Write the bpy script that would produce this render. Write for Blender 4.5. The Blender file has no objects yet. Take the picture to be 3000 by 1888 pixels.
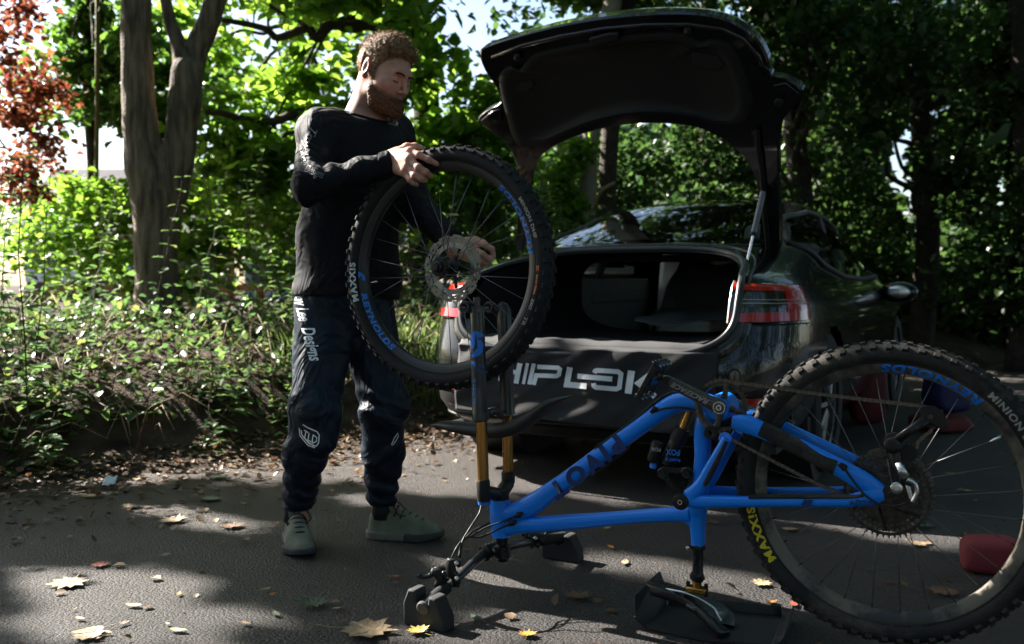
import bpy, bmesh, math, random
import numpy as np
from mathutils import Vector, Matrix, noise

random.seed(7); rng = np.random.default_rng(7)
sc = bpy.context.scene; COL = sc.collection
R = math.radians
# ------------------------------------------------------------------ camera
F, CH = 2753.0, 0.91                      # focal length in photo pixels (3000 wide), camera height
PITCH = math.atan(119 / F)
cam = bpy.data.cameras.new('camera'); camo = bpy.data.objects.new('camera', cam); COL.objects.link(camo)
camo.location = (0, 0, CH); camo.rotation_euler = (math.pi/2 - PITCH, 0, 0)
cam.sensor_width = 36; cam.lens = 36 * F / 3000; cam.clip_end = 400; cam.clip_start = .05
cam.dof.use_dof = True; cam.dof.focus_distance = 2.72; cam.dof.aperture_fstop = 3.4
sc.camera = camo
# ------------------------------------------------------------------ sky, sun, exposure
SUN_EL = R(36); SUN_AZ = math.atan2(-.85, .53)
SUN = Vector((math.sin(SUN_AZ)*math.cos(SUN_EL), math.cos(SUN_AZ)*math.cos(SUN_EL), math.sin(SUN_EL)))
w = bpy.data.worlds.new('World'); sc.world = w; w.use_nodes = True
nt = w.node_tree; bg = nt.nodes['Background']; sky = nt.nodes.new('ShaderNodeTexSky')
sky.sky_type = 'NISHITA'; sky.sun_disc = False; sky.sun_elevation = SUN_EL; sky.sun_rotation = SUN_AZ % (2*math.pi)
sky.air_density = 1.0; sky.dust_density = 1.5
nt.links.new(sky.outputs[0], bg.inputs[0]); bg.inputs[1].default_value = .05
sl = bpy.data.lights.new('sun', 'SUN'); sl.energy = 5; sl.angle = R(.55); sl.color = (1, .94, .85)
slo = bpy.data.objects.new('sun', sl); COL.objects.link(slo)
slo.rotation_euler = (-SUN).to_track_quat('-Z', 'Y').to_euler()
sc.view_settings.view_transform = 'Standard'; sc.view_settings.look = 'None'
sc.view_settings.exposure = 2.55; sc.view_settings.gamma = 1; sc.view_settings.use_curve_mapping = False
sc.render.engine = 'CYCLES'
cy = sc.cycles; cy.max_bounces = 7; cy.diffuse_bounces = 3; cy.glossy_bounces = 4; cy.transmission_bounces = 4
cy.transparent_max_bounces = 8; cy.sample_clamp_indirect = 6; cy.use_denoising = True
cy.caustics_reflective = False; cy.caustics_refractive = False
# ------------------------------------------------------------------ pixel helpers (photo pixels -> points in the place)
CP, SP = math.cos(PITCH), math.sin(PITCH)
CAM = Vector((0, 0, CH))
def ray(px, py):
    a = (px-1500)/F; b = -(py-944)/F
    return Vector((a, CP + SP*b, -SP + CP*b))
def at(px, py, Y):
    r = ray(px, py); return CAM + r*(Y/r.y)
def on_ground(px, py, z=0.0):
    r = ray(px, py); return CAM + r*((z-CH)/r.z)
def on_plane(px, py, p, n):
    r = ray(px, py); return CAM + r*((Vector(p)-CAM).dot(n)/r.dot(n))
def crop(x0, y0, s):
    return lambda x, y: (x0 + x/s, y0 + y/s)
VW = crop(0, 0, 1/1.2463)
# ------------------------------------------------------------------ mesh helpers
class MB:
    def __init__(s): s.v = []; s.f = []; s.m = []
    def add(s, vs, fs, mi=0):
        b = len(s.v); s.v += [Vector(p) for p in vs]
        for q in fs: s.f.append(tuple(b+i for i in q)); s.m.append(mi)
        return s
    def box(s, c, d, rot=None, mi=0):
        c = Vector(c); x, y, z = [k/2 for k in d]
        vs = [Vector(q) for q in ((-x,-y,-z),(x,-y,-z),(x,y,-z),(-x,y,-z),(-x,-y,z),(x,-y,z),(x,y,z),(-x,y,z))]
        if rot is not None: vs = [rot @ q for q in vs]
        return s.add([c+q for q in vs], [(3,2,1,0),(4,5,6,7),(0,1,5,4),(1,2,6,5),(2,3,7,6),(3,0,4,7)], mi)
    def tube(s, path, r, n=10, cap=True, ref=None, r2=None, power=2.0, closed=False, mi=0):
        P = [Vector(p) for p in path]; N = len(P)
        rr = [r]*N if not hasattr(r, '__len__') else list(r)
        r2 = rr if r2 is None else ([r2]*N if not hasattr(r2, '__len__') else list(r2))
        ref = Vector(ref) if ref is not None else None
        vs = []; prev = None
        for i in range(N):
            if closed: t = P[(i+1) % N]-P[i-1]
            else: t = P[min(i+1, N-1)]-P[max(i-1, 0)]
            t.normalize()
            if ref is not None: a = ref - t*ref.dot(t)
            elif prev is None:
                a = t.orthogonal()
            else: a = prev - t*prev.dot(t)
            a.normalize(); prev = a; b = t.cross(a)
            for k in range(n):
                th = 2*math.pi*k/n; cc, ss = math.cos(th), math.sin(th)
                if power != 2:
                    cc = math.copysign(abs(cc)**(2/power), cc); ss = math.copysign(abs(ss)**(2/power), ss)
                vs.append(P[i] + a*(r2[i]*cc) + b*(rr[i]*ss))
        fs = []
        for i in range(N if closed else N-1):
            j = (i+1) % N
            for k in range(n):
                l = (k+1) % n; fs.append((i*n+k, i*n+l, j*n+l, j*n+k))
        if cap and not closed:
            fs.append(tuple(range(n-1, -1, -1))); fs.append(tuple((N-1)*n+k for k in range(n)))
        return s.add(vs, fs, mi)
    def lathe(s, prof, o, axis, n=24, mi=0, closed=False):
        o = Vector(o); ax = Vector(axis).normalized(); a = ax.orthogonal().normalized(); b = ax.cross(a)
        vs = []
        for (r, h) in prof:
            for k in range(n):
                th = 2*math.pi*k/n; vs.append(o + ax*h + (a*math.cos(th)+b*math.sin(th))*max(r, 1e-5))
        fs = []; N = len(prof)
        for i in range(N if closed else N-1):
            j = (i+1) % N
            for k in range(n):
                l = (k+1) % n; fs.append((i*n+k, i*n+l, j*n+l, j*n+k))
        if not closed:
            fs.append(tuple(range(n-1, -1, -1))); fs.append(tuple((N-1)*n+k for k in range(n)))
        return s.add(vs, fs, mi)
    def grid(s, fn, nu, nv, mi=0, cu=False, cv=False):
        vs = [fn(i/(nu if cu else nu-1), j/(nv if cv else nv-1)) for i in range(nu) for j in range(nv)]
        fs = []
        for i in range(nu if cu else nu-1):
            for j in range(nv if cv else nv-1):
                a, b = (i+1) % nu, (j+1) % nv; fs.append((i*nv+j, a*nv+j, a*nv+b, i*nv+b))
        return s.add(vs, fs, mi)
    def sphere(s, c, r, n=12, mi=0):
        c = Vector(c); r = Vector(r) if hasattr(r, '__len__') else Vector((r, r, r))
        return s.grid(lambda u, v: c + Vector((r.x*math.cos(2*math.pi*u)*math.sin(math.pi*(.002+.996*v)), r.y*math.sin(2*math.pi*u)*math.sin(math.pi*(.002+.996*v)), -r.z*math.cos(math.pi*v))), n, n//2+2, mi, cu=True)
    def prism(s, poly, d, mi=0):               # poly: 3-D points of one face, d: extrusion vector
        n = len(poly); P = [Vector(p) for p in poly]; d = Vector(d)
        return s.add(P+[p+d for p in P], [tuple(range(n)), tuple(range(2*n-1, n-1, -1))]+[(i, n+i, n+(i+1) % n, (i+1) % n) for i in range(n)], mi)
    def build(s, name, mat, parent=None, smooth=40, bevel=0, sub=0, label=None, world=True):
        me = bpy.data.meshes.new(name)
        M = PW.get(parent.name) if parent is not None else None
        vs = s.v
        if M is not None and world: Mi = M.inverted(); vs = [Mi @ q for q in vs]
        me.from_pydata([tuple(q) for q in vs], [], s.f)
        return fin(name, me, mat, parent, smooth, bevel, sub, label, s.m)
PW = {}
def fin(name, me, mat, parent=None, smooth=40, bevel=0, sub=0, label=None, mi=None, fixn=True):
    for m_ in (mat if isinstance(mat, (list, tuple)) else [mat]): me.materials.append(m_)
    if mi and any(mi): me.polygons.foreach_set('material_index', mi)
    if fixn:
        bm = bmesh.new(); bm.from_mesh(me); bmesh.ops.recalc_face_normals(bm, faces=bm.faces); bm.to_mesh(me); bm.free()
    if smooth:
        me.polygons.foreach_set('use_smooth', [True]*len(me.polygons))
        if smooth < 180: me.set_sharp_from_angle(angle=R(smooth))
    me.update()
    o = bpy.data.objects.new(name, me); COL.objects.link(o)
    if parent is not None:
        o.parent = parent; PW[o.name] = PW[parent.name].copy()
    else: PW[o.name] = Matrix()
    if bevel:
        b = o.modifiers.new('bevel', 'BEVEL'); b.width = bevel; b.segments = 2; b.limit_method = 'ANGLE'; b.angle_limit = R(40)
    if sub:
        b = o.modifiers.new('sub', 'SUBSURF'); b.levels = sub; b.render_levels = sub
    if label: o['label'] = label
    return o
def tag(o, label, cat, group=None):
    o['label'] = label; o['category'] = cat
    if group: o['group'] = group
    return o
def thing(name, label, cat, loc=(0,0,0), rotz=0.0, group=None, mat=None):
    o = bpy.data.objects.new(name, None); COL.objects.link(o); o.empty_display_size = .1
    M = mat if mat is not None else Matrix.Translation(Vector(loc)) @ Matrix.Rotation(rotz, 4, 'Z')
    o.matrix_world = M; PW[o.name] = M
    return tag(o, label, cat, group) if label else o
def part_empty(name, parent, M):               # an empty that is itself a part (world matrix M)
    o = bpy.data.objects.new(name, None); COL.objects.link(o); o.empty_display_size = .05
    o.parent = parent; o.matrix_local = PW[parent.name].inverted() @ M; PW[o.name] = M
    return o
def fastmesh(name, V, Fq, mat, smooth=False):   # numpy verts (n,3), faces (m,k)
    me = bpy.data.meshes.new(name); V = np.asarray(V, np.float32); Fq = np.asarray(Fq, np.int32); k = Fq.shape[1]
    me.vertices.add(len(V)); me.vertices.foreach_set('co', V.ravel())
    me.loops.add(Fq.size); me.loops.foreach_set('vertex_index', Fq.ravel())
    me.polygons.add(len(Fq)); me.polygons.foreach_set('loop_start', np.arange(0, Fq.size, k, dtype=np.int32))
    me.update(calc_edges=True)
    if smooth: me.polygons.foreach_set('use_smooth', np.ones(len(Fq), bool))
    me.materials.append(mat); return me
def place(name, me, parent=None, loc=(0,0,0), rot=(0,0,0), scale=1):
    o = bpy.data.objects.new(name, me); COL.objects.link(o); o.location = loc; o.rotation_euler = rot
    o.scale = (scale,)*3 if not hasattr(scale, '__len__') else scale
    if parent is not None: o.parent = parent
    return o
def text_mesh(s, size=1.0, bold=0.0, shear=0.0, extrude=0.0, spacing=1.0, res=3):
    cu = bpy.data.curves.new('t', 'FONT'); cu.body = s; cu.size = size; cu.offset = bold; cu.shear = shear
    cu.extrude = extrude; cu.align_x = 'CENTER'; cu.align_y = 'CENTER'; cu.space_character = spacing; cu.resolution_u = res
    o = bpy.data.objects.new('t', cu); COL.objects.link(o); bpy.context.view_layer.update()
    dg = bpy.context.evaluated_depsgraph_get(); me = bpy.data.meshes.new_from_object(o.evaluated_get(dg))
    bpy.data.objects.remove(o); bpy.data.curves.remove(cu)
    return me
def split_long(me, L):                          # subdivide so that letters can bend
    bm = bmesh.new(); bm.from_mesh(me); bmesh.ops.triangulate(bm, faces=bm.faces)
    for _ in range(5):
        es = [e for e in bm.edges if e.calc_length() > L]
        if not es: break
        bmesh.ops.subdivide_edges(bm, edges=es, cuts=1); bmesh.ops.triangulate(bm, faces=bm.faces)
    bm.to_mesh(me); bm.free(); return me
def text(name, s, mat, parent, warp, size=1.0, bold=0.0, shear=0.0, spacing=1.0, L=None, sx=1.0, world=True):
    me = text_mesh(s, size, bold, shear, 0, spacing)
    if L: split_long(me, L)
    Mi = PW[parent.name].inverted() if (parent is not None and world) else Matrix()
    for v in me.vertices: v.co = Mi @ Vector(warp(v.co.x*sx, v.co.y))
    me.materials.clear()
    return fin(name, me, mat, parent, 0, fixn=False)
# ------------------------------------------------------------------ materials
MATS = {}
def new_mat(name):
    m = bpy.data.materials.new(name); m.use_nodes = True; MATS[name] = m
    return m, m.node_tree.nodes, m.node_tree.links, m.node_tree.nodes['Principled BSDF']
def C4(c): return (c[0], c[1], c[2], 1)
def pbr(name, col, rough=.5, metal=0.0, col2=None, nscale=20, bump=0.0, bscale=200, spec=.5, coat=0.0, sheen=0.0, wear=None, wscale=6, wth=.55, bdetail=3, rvar=0.0, sss=0.0, fold=0.0, fscale=9, stretch=None):
    m, N, Lk, b = new_mat(name)
    b.inputs['Base Color'].default_value = C4(col); b.inputs['Roughness'].default_value = rough; b.inputs['Metallic'].default_value = metal
    b.inputs['Specular IOR Level'].default_value = spec; b.inputs['Coat Weight'].default_value = coat; b.inputs['Coat Roughness'].default_value = .04
    b.inputs['Sheen Weight'].default_value = sheen
    tc = N.new('ShaderNodeTexCoord'); out = None
    if sss:
        b.inputs['Subsurface Weight'].default_value = sss; b.inputs['Subsurface Radius'].default_value = (1, .25, .12); b.inputs['Subsurface Scale'].default_value = .012
    if col2 is not None or rvar:
        n = N.new('ShaderNodeTexNoise'); n.inputs['Scale'].default_value = nscale; n.inputs['Detail'].default_value = 6
        if stretch:
            ms = N.new('ShaderNodeMapping'); ms.inputs['Scale'].default_value = stretch; Lk.new(tc.outputs['Object'], ms.inputs[0]); Lk.new(ms.outputs[0], n.inputs['Vector'])
        else: Lk.new(tc.outputs['Object'], n.inputs['Vector'])
        if col2 is not None:
            r = N.new('ShaderNodeValToRGB'); r.color_ramp.elements[0].position = .35; r.color_ramp.elements[1].position = .68
            r.color_ramp.elements[0].color = C4(col); r.color_ramp.elements[1].color = C4(col2)
            Lk.new(n.outputs[0], r.inputs[0]); out = r.outputs[0]
        if rvar:
            mr = N.new('ShaderNodeMapRange'); mr.inputs[1].default_value = .3; mr.inputs[2].default_value = .7
            mr.inputs[3].default_value = max(0, rough-rvar); mr.inputs[4].default_value = rough+rvar
            Lk.new(n.outputs[0], mr.inputs[0]); Lk.new(mr.outputs[0], b.inputs['Roughness'])
    if wear is not None:                        # dried mud / dust patches
        n = N.new('ShaderNodeTexNoise'); n.inputs['Scale'].default_value = wscale; n.inputs['Detail'].default_value = 9; n.inputs['Roughness'].default_value = .7
        Lk.new(tc.outputs['Object'], n.inputs['Vector'])
        r = N.new('ShaderNodeValToRGB'); r.color_ramp.elements[0].position = wth; r.color_ramp.elements[1].position = wth+.1
        Lk.new(n.outputs[0], r.inputs[0]); mx = N.new('ShaderNodeMix'); mx.data_type = 'RGBA'
        Lk.new(r.outputs[0], mx.inputs['Factor'])
        if out is None: mx.inputs['A'].default_value = C4(col)
        else: Lk.new(out, mx.inputs['A'])
        mx.inputs['B'].default_value = C4(wear); out = mx.outputs['Result']
    if out is not None: Lk.new(out, b.inputs['Base Color'])
    if fold:                                    # broad cloth creases or bark ridges under the fine grain
        mp_ = N.new('ShaderNodeMapping'); mp_.inputs['Scale'].default_value = stretch or (1,1,1); Lk.new(tc.outputs['Object'], mp_.inputs[0])
        n0 = N.new('ShaderNodeTexNoise'); n0.inputs['Scale'].default_value = fscale; n0.inputs['Detail'].default_value = 3; n0.inputs['Distortion'].default_value = 1.4; Lk.new(mp_.outputs[0], n0.inputs['Vector'])
        b0 = N.new('ShaderNodeBump'); b0.inputs['Strength'].default_value = fold; b0.inputs['Distance'].default_value = .25/fscale; Lk.new(n0.outputs[0], b0.inputs['Height']); Lk.new(b0.outputs[0], b.inputs['Normal'])
    if bump:
        n = N.new('ShaderNodeTexNoise'); n.inputs['Scale'].default_value = bscale; n.inputs['Detail'].default_value = bdetail
        Lk.new(tc.outputs['Object'], n.inputs['Vector']); bu = N.new('ShaderNodeBump'); bu.inputs['Strength'].default_value = bump; bu.inputs['Distance'].default_value = 1.2/bscale
        Lk.new(n.outputs[0], bu.inputs['Height']); Lk.new(bu.outputs[0], b.inputs['Normal'])
        if fold: Lk.new(b0.outputs[0], bu.inputs['Normal'])
    return m
def leaf_mat(name, cols, trans=.5, rough=.45, tval=2.2, spec=.5):
    m, N, Lk, b = new_mat(name)
    g = N.new('ShaderNodeNewGeometry'); r = N.new('ShaderNodeValToRGB'); cr = r.color_ramp
    while len(cr.elements) < len(cols): cr.elements.new(.5)
    for i, c in enumerate(cols): cr.elements[i].position = i/(len(cols)-1); cr.elements[i].color = C4(c)
    Lk.new(g.outputs['Random Per Island'], r.inputs[0]); Lk.new(r.outputs[0], b.inputs['Base Color'])
    b.inputs['Roughness'].default_value = rough; b.inputs['Specular IOR Level'].default_value = spec
    t = N.new('ShaderNodeBsdfTranslucent'); hs = N.new('ShaderNodeHueSaturation')
    hs.inputs['Hue'].default_value = .488; hs.inputs['Saturation'].default_value = .98; hs.inputs['Value'].default_value = tval
    Lk.new(r.outputs[0], hs.inputs['Color']); Lk.new(hs.outputs[0], t.inputs[0])
    mx = N.new('ShaderNodeMixShader'); mx.inputs[0].default_value = trans
    Lk.new(b.outputs[0], mx.inputs[1]); Lk.new(t.outputs[0], mx.inputs[2]); Lk.new(mx.outputs[0], N['Material Output'].inputs[0])
    return m
def thin_glass(name, tint, ior_refl=.08):
    m, N, Lk, b = new_mat(name)
    t = N.new('ShaderNodeBsdfTransparent'); t.inputs[0].default_value = C4(tint); gl = N.new('ShaderNodeBsdfGlossy'); gl.inputs['Roughness'].default_value = .02
    fr = N.new('ShaderNodeFresnel'); fr.inputs[0].default_value = 1.5; mx = N.new('ShaderNodeMixShader')
    Lk.new(fr.outputs[0], mx.inputs[0]); Lk.new(t.outputs[0], mx.inputs[1]); Lk.new(gl.outputs[0], mx.inputs[2])
    Lk.new(mx.outputs[0], N['Material Output'].inputs[0]); return m

rubber = pbr('tyre_rubber', (.012,.0125,.014), .75, spec=.25, col2=(.020,.020,.021), nscale=9, bump=.3, bscale=300, wear=(.042,.038,.034), wscale=9, wth=.64)
rubber_mud = pbr('muddy_tyre_rubber', (.016,.016,.017), .8, spec=.25, col2=(.028,.027,.026), nscale=7, bump=.4, bscale=250, wear=(.062,.054,.045), wscale=5, wth=.50)
rim_black = pbr('satin_black_rim', (.010,.010,.011), .4, col2=(.018,.018,.018), nscale=12, wear=(.045,.04,.035), wscale=14, wth=.66)
rim_mud = pbr('muddy_rim', (.016,.016,.017), .5, wear=(.13,.11,.085), wscale=4, wth=.45)
black_plastic = pbr('black_plastic', (.008,.008,.009), .5, spec=.3, bump=.15, bscale=400, rvar=.12, nscale=30)
black_metal = pbr('black_anodised_metal', (.02,.02,.022), .3, metal=.6, rvar=.12, nscale=40, wear=(.08,.07,.06), wscale=30, wth=.68)
dark_metal = pbr('dirty_dark_steel', (.09,.085,.08), .38, metal=.9, col2=(.035,.03,.027), nscale=70, bump=.2, bscale=500)
chain_steel = pbr('chain_steel', (.22,.2,.19), .38, metal=1, col2=(.09,.075,.06), nscale=50)
carrier_alloy = pbr('rotor_carrier_alloy', (.24,.24,.25), .35, metal=1, rvar=.1)
spoke_steel = pbr('dark_steel_spoke', (.16,.16,.17), .35, metal=.8)
silver = pbr('polished_alloy', (.62,.62,.63), .22, metal=1, rvar=.08)
steel_rotor = pbr('brake_rotor_steel', (.26,.25,.235), .4, metal=.9, col2=(.17,.155,.135), nscale=25)
gold = pbr('gold_coated_stanchion', (.42,.22,.055), .22, metal=.9, col2=(.36,.18,.045), nscale=15)
bike_blue = pbr('blue_frame_paint', (.001,.21,.86), .36, coat=.25, wear=(.13,.12,.10), wscale=15, wth=.625, spec=.4, bump=.05, bscale=80)
bike_navy = pbr('dark_blue_decal', (.004,.025,.12), .4)
decal_blue = pbr('bright_blue_decal', (.006,.15,.62), .45, col2=(.01,.19,.68), nscale=30)
decal_white = pbr('white_decal', (.7,.7,.69), .5, col2=(.55,.55,.55), nscale=60)
decal_grey = pbr('grey_tyre_print', (.34,.33,.31), .6, col2=(.24,.23,.22), nscale=50)
decal_yellow = pbr('yellow_tyre_print', (.72,.55,.01), .6, col2=(.55,.42,.02), nscale=40)
decal_orange = pbr('orange_tyre_print', (.6,.14,.03), .6)
print_white = pbr('white_cloth_print', (.86,.87,.9), .6)
gloss_print = pbr('gloss_sheen_print', (.16,.16,.17), .2)  # black sleeve print, coloured grey to show its gloss
carbon = pbr('carbon_crank', (.02,.02,.022), .2, coat=.6, col2=(.05,.05,.052), nscale=300)
# ================================================================== ground, road, verge
VA = Vector((-2.12, 4.19, 0)); VE = Vector((.758, .652, 0)); VN = Vector((-.652, .758, 0))
def sstep(a, b, x):
    t = min(1, max(0, (x-a)/(b-a))); return t*t*(3-2*t)
def verge_d(x, y):
    d = (x-VA.x)*VN.x + (y-VA.y)*VN.y
    return d + .10*noise.noise((x*1.3, y*1.3, 0)) + .05*noise.noise((x*4, y*4, 3))
def ground_z(x, y):
    d = verge_d(x, y)
    h = -.03 + .06*sstep(-.35, .1, d) + .30*sstep(.1, .75, d) + .22*sstep(.6, 2.0, d)
    if d > .05: h += .05*noise.noise((x*2.5, y*2.5, 1)) * min(1, d) + .02*noise.noise((x*7, y*7, 2))*min(1, d*2)
    h -= .1*sstep(9, 16, y)*sstep(-1.5, -5, x)
    return h
def soil_material():
    m, N, Lk, b = new_mat('bank_soil')
    tc = N.new('ShaderNodeTexCoord'); n = N.new('ShaderNodeTexNoise'); n.inputs['Scale'].default_value = 6; n.inputs['Detail'].default_value = 9
    Lk.new(tc.outputs['Object'], n.inputs['Vector']); r = N.new('ShaderNodeValToRGB'); e = r.color_ramp.elements
    e[0].position = .3; e[0].color = (.018,.012,.008,1); e[1].position = .72; e[1].color = (.085,.06,.04,1)
    Lk.new(n.outputs[0], r.inputs[0]); Lk.new(r.outputs[0], b.inputs['Base Color']); b.inputs['Roughness'].default_value = .95; b.inputs['Specular IOR Level'].default_value = .15
    n2 = N.new('ShaderNodeTexNoise'); n2.inputs['Scale'].default_value = 45; n2.inputs['Detail'].default_value = 6; Lk.new(tc.outputs['Object'], n2.inputs['Vector'])
    bu = N.new('ShaderNodeBump'); bu.inputs['Strength'].default_value = .9; bu.inputs['Distance'].default_value = .03
    Lk.new(n2.outputs[0], bu.inputs['Height']); Lk.new(bu.outputs[0], b.inputs['Normal']); return m
def asphalt_material():
    m, N, Lk, b = new_mat('old_asphalt')
    tc = N.new('ShaderNodeTexCoord')
    vo = N.new('ShaderNodeTexVoronoi'); vo.inputs['Scale'].default_value = 120; vo.inputs['Randomness'].default_value = 1
    wn = N.new('ShaderNodeTexNoise'); wn.inputs['Scale'].default_value = 40; wn.inputs['Detail'].default_value = 3
    ad = N.new('ShaderNodeVectorMath'); ad.operation = 'MULTIPLY_ADD'; ad.inputs[1].default_value = (.004,.004,.004)
    Lk.new(tc.outputs['Object'], wn.inputs['Vector']); Lk.new(wn.outputs['Color'], ad.inputs[0]); Lk.new(tc.outputs['Object'], ad.inputs[2])
    Lk.new(ad.outputs[0], vo.inputs['Vector'])
    n = N.new('ShaderNodeTexNoise'); n.inputs['Scale'].default_value = 2.2; n.inputs['Detail'].default_value = 8; Lk.new(tc.outputs['Object'], n.inputs['Vector'])
    r = N.new('ShaderNodeValToRGB'); e = r.color_ramp.elements; e[0].position = .3; e[0].color = (.021,.0185,.018,1); e[1].position = .7; e[1].color = (.056,.049,.046,1)
    Lk.new(n.outputs[0], r.inputs[0])
    cv = N.new('ShaderNodeMix'); cv.data_type = 'RGBA'; cv.blend_type = 'MULTIPLY'; cv.inputs['Factor'].default_value = .75
    sep = N.new('ShaderNodeMapRange'); sep.inputs[3].default_value = .30; sep.inputs[4].default_value = 1.75
    Lk.new(vo.outputs['Color'], sep.inputs[0]); cmb = N.new('ShaderNodeCombineColor')
    for k in range(3): Lk.new(sep.outputs[0], cmb.inputs[k])
    Lk.new(r.outputs[0], cv.inputs['A']); Lk.new(cmb.outputs[0], cv.inputs['B'])
    # soil and crumbled leaf dirt washed on to the road by the verge
    gm = N.new('ShaderNodeTexNoise'); gm.inputs['Scale'].default_value = 3.3; gm.inputs['Detail'].default_value = 8; Lk.new(tc.outputs['Object'], gm.inputs['Vector'])
    dt = N.new('ShaderNodeVectorMath'); dt.operation = 'DOT_PRODUCT'; dt.inputs[1].default_value = (-.652, .758, 0); Lk.new(tc.outputs['Object'], dt.inputs[0])
    mr = N.new('ShaderNodeMapRange'); c0 = VA.dot(VN); mr.inputs[1].default_value = c0-2.0; mr.inputs[2].default_value = c0+.1; Lk.new(dt.outputs['Value'], mr.inputs[0])
    am = N.new('ShaderNodeMath'); am.operation = 'MULTIPLY_ADD'; am.inputs[1].default_value = 1.6; am.inputs[2].default_value = -.7; Lk.new(gm.outputs[0], am.inputs[0])
    a2 = N.new('ShaderNodeMath'); a2.operation = 'ADD'; a2.use_clamp = True; Lk.new(mr.outputs[0], a2.inputs[0]); Lk.new(am.outputs[0], a2.inputs[1])
    a3 = N.new('ShaderNodeMath'); a3.operation = 'MULTIPLY'; a3.use_clamp = True; Lk.new(a2.outputs[0], a3.inputs[0]); Lk.new(mr.outputs[0], a3.inputs[1])
    mx = N.new('ShaderNodeMix'); mx.data_type = 'RGBA'; Lk.new(a3.outputs[0], mx.inputs['Factor']); Lk.new(cv.outputs['Result'], mx.inputs['A']); mx.inputs['B'].default_value = (.055,.037,.025,1)
    Lk.new(mx.outputs['Result'], b.inputs['Base Color']); b.inputs['Roughness'].default_value = .44; b.inputs['Specular IOR Level'].default_value = .5
    n3 = N.new('ShaderNodeTexNoise'); n3.inputs['Scale'].default_value = 150; n3.inputs['Detail'].default_value = 6; n3.inputs['Roughness'].default_value = .75; Lk.new(tc.outputs['Object'], n3.inputs['Vector'])
    hm = N.new('ShaderNodeMath'); hm.operation = 'MULTIPLY_ADD'; hm.inputs[1].default_value = -1.5; Lk.new(vo.outputs['Distance'], hm.inputs[0])
    h2 = N.new('ShaderNodeMath'); h2.operation = 'MULTIPLY'; h2.inputs[1].default_value = 1.9; Lk.new(n3.outputs[0], h2.inputs[0]); Lk.new(h2.outputs[0], hm.inputs[2])
    bu = N.new('ShaderNodeBump'); bu.inputs['Strength'].default_value = 1; bu.inputs['Distance'].default_value = .0085
    Lk.new(hm.outputs[0], bu.inputs['Height']); Lk.new(bu.outputs[0], b.inputs['Normal']); return m
soil = soil_material(); asphalt = asphalt_material()
def axis_pts(a, b, fa, fb, fine, coarse):
    p = []; x = a
    while x < b: p.append(x); x += fine if fa <= x <= fb else coarse
    return p+[b]
xs = axis_pts(-60, 60, -5, 2, .09, 1.4); ys = axis_pts(-20, 130, 3.4, 9.5, .09, 1.6)
gm_ = MB(); nx, ny = len(xs), len(ys)
gm_.add([(x, y, ground_z(x, y)) for x in xs for y in ys], [(i*ny+j, (i+1)*ny+j, (i+1)*ny+j+1, i*ny+j+1) for i in range(nx-1) for j in range(ny-1)])
g = gm_.build('ground', soil); g['kind'] = 'structure'
rd = MB()
rd.grid(lambda u, v: Vector((-14+30*u, -6+20*v, 0)), 2, 2)
r_ = rd.build('road', asphalt); r_['kind'] = 'structure'
# the road stops at the wood behind the car
# ================================================================== black car with its boot open
car_paint = pbr('black_car_paint', (.003,.003,.004), .25, coat=.8, spec=.2)
car_trim = pbr('matt_black_trim', (.012,.012,.013), .5, bump=.1, bscale=600)
car_liner = pbr('black_boot_carpet', (.013,.013,.014), .95, bump=.3, bscale=500, spec=.2)
lid_liner = pbr('grained_lid_liner', (.010,.010,.0105), .55, spec=.25, bump=.25, bscale=700)
seal_rub = pbr('boot_seal_rubber', (.03,.03,.032), .35)
car_glass = thin_glass('tinted_car_glass', (.70,.74,.72)); roof_glass = thin_glass('tinted_rear_glass', (.60,.65,.63)); seat_cloth = pbr('lit_sheen_seat_cover', (.06,.066,.066), .7, bump=.3, bscale=700)  # seat cover: black fabric coloured grey for its lit sheen
dark_glass = pbr('dark_roof_glass', (.004,.005,.005), .04, coat=.6)
lamp_red = pbr('tail_lamp_red', (.42,.012,.008), .12, coat=1)
lamp_dark = pbr('tail_lamp_smoked_lens', (.02,.018,.016), .08, coat=1)
lamp_clear = pbr('tail_lamp_clear_strip', (.30,.29,.26), .15, coat=1)
seat_white = pbr('white_seat_leather', (.62,.62,.6), .45)
door_grey = pbr('grey_door_card', (.22,.22,.22), .6)
cover_cloth = pbr('black_cover_cloth', (.011,.0108,.013), .75, bump=.35, bscale=900, sheen=.06)
CYAW = R(28.1); CLOC = Vector((.281, 4.061, 0))
car = thing('car', 'black four door saloon car with its boot lid raised', 'car', CLOC, -CYAW)
CM = PW[car.name]
def cw(x, y, z): return CM @ Vector((x, y, z))
ZS = .97
def lerp_tab(tab, z):
    for (a, b), (c, d) in zip(tab[:-1], tab[1:]):
        if z <= c: return b + (d-b)*max(0, (z-a))/(c-a)
    return tab[-1][1]
W_T = [(.18,.80),(.26,.875),(.36,.905),(.5,.918),(.66,.922),(.76,.918),(.84,.905),(.90,.88),(.95,.845),(1.0,.81),(1.06,.785),(1.12,.755),(1.2,.71),(1.28,.655),(1.34,.61),(1.40,.55),(1.45,.45),(1.485,.27),(1.495,.05)]
YR_T = [(.18,.28),(.26,.10),(.34,.02),(.45,0),(.6,.01),(.72,.05),(.84,.09),(.92,.13),(.97,.20),(1.02,.38),(1.06,.55),(1.10,.70),(1.14,.82),(1.2,1.02),(1.28,1.32),(1.34,1.55),(1.40,1.80),(1.45,2.1),(1.485,2.35),(1.495,2.5)]
YF_T = [(.18,4.5),(.4,4.69),(.6,4.68),(.75,4.5),(.85,4.1),(.95,3.62),(1.06,3.35),(1.2,3.02),(1.3,2.8),(1.40,2.7),(1.45,2.62),(1.485,2.55),(1.495,2.51)]
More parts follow.
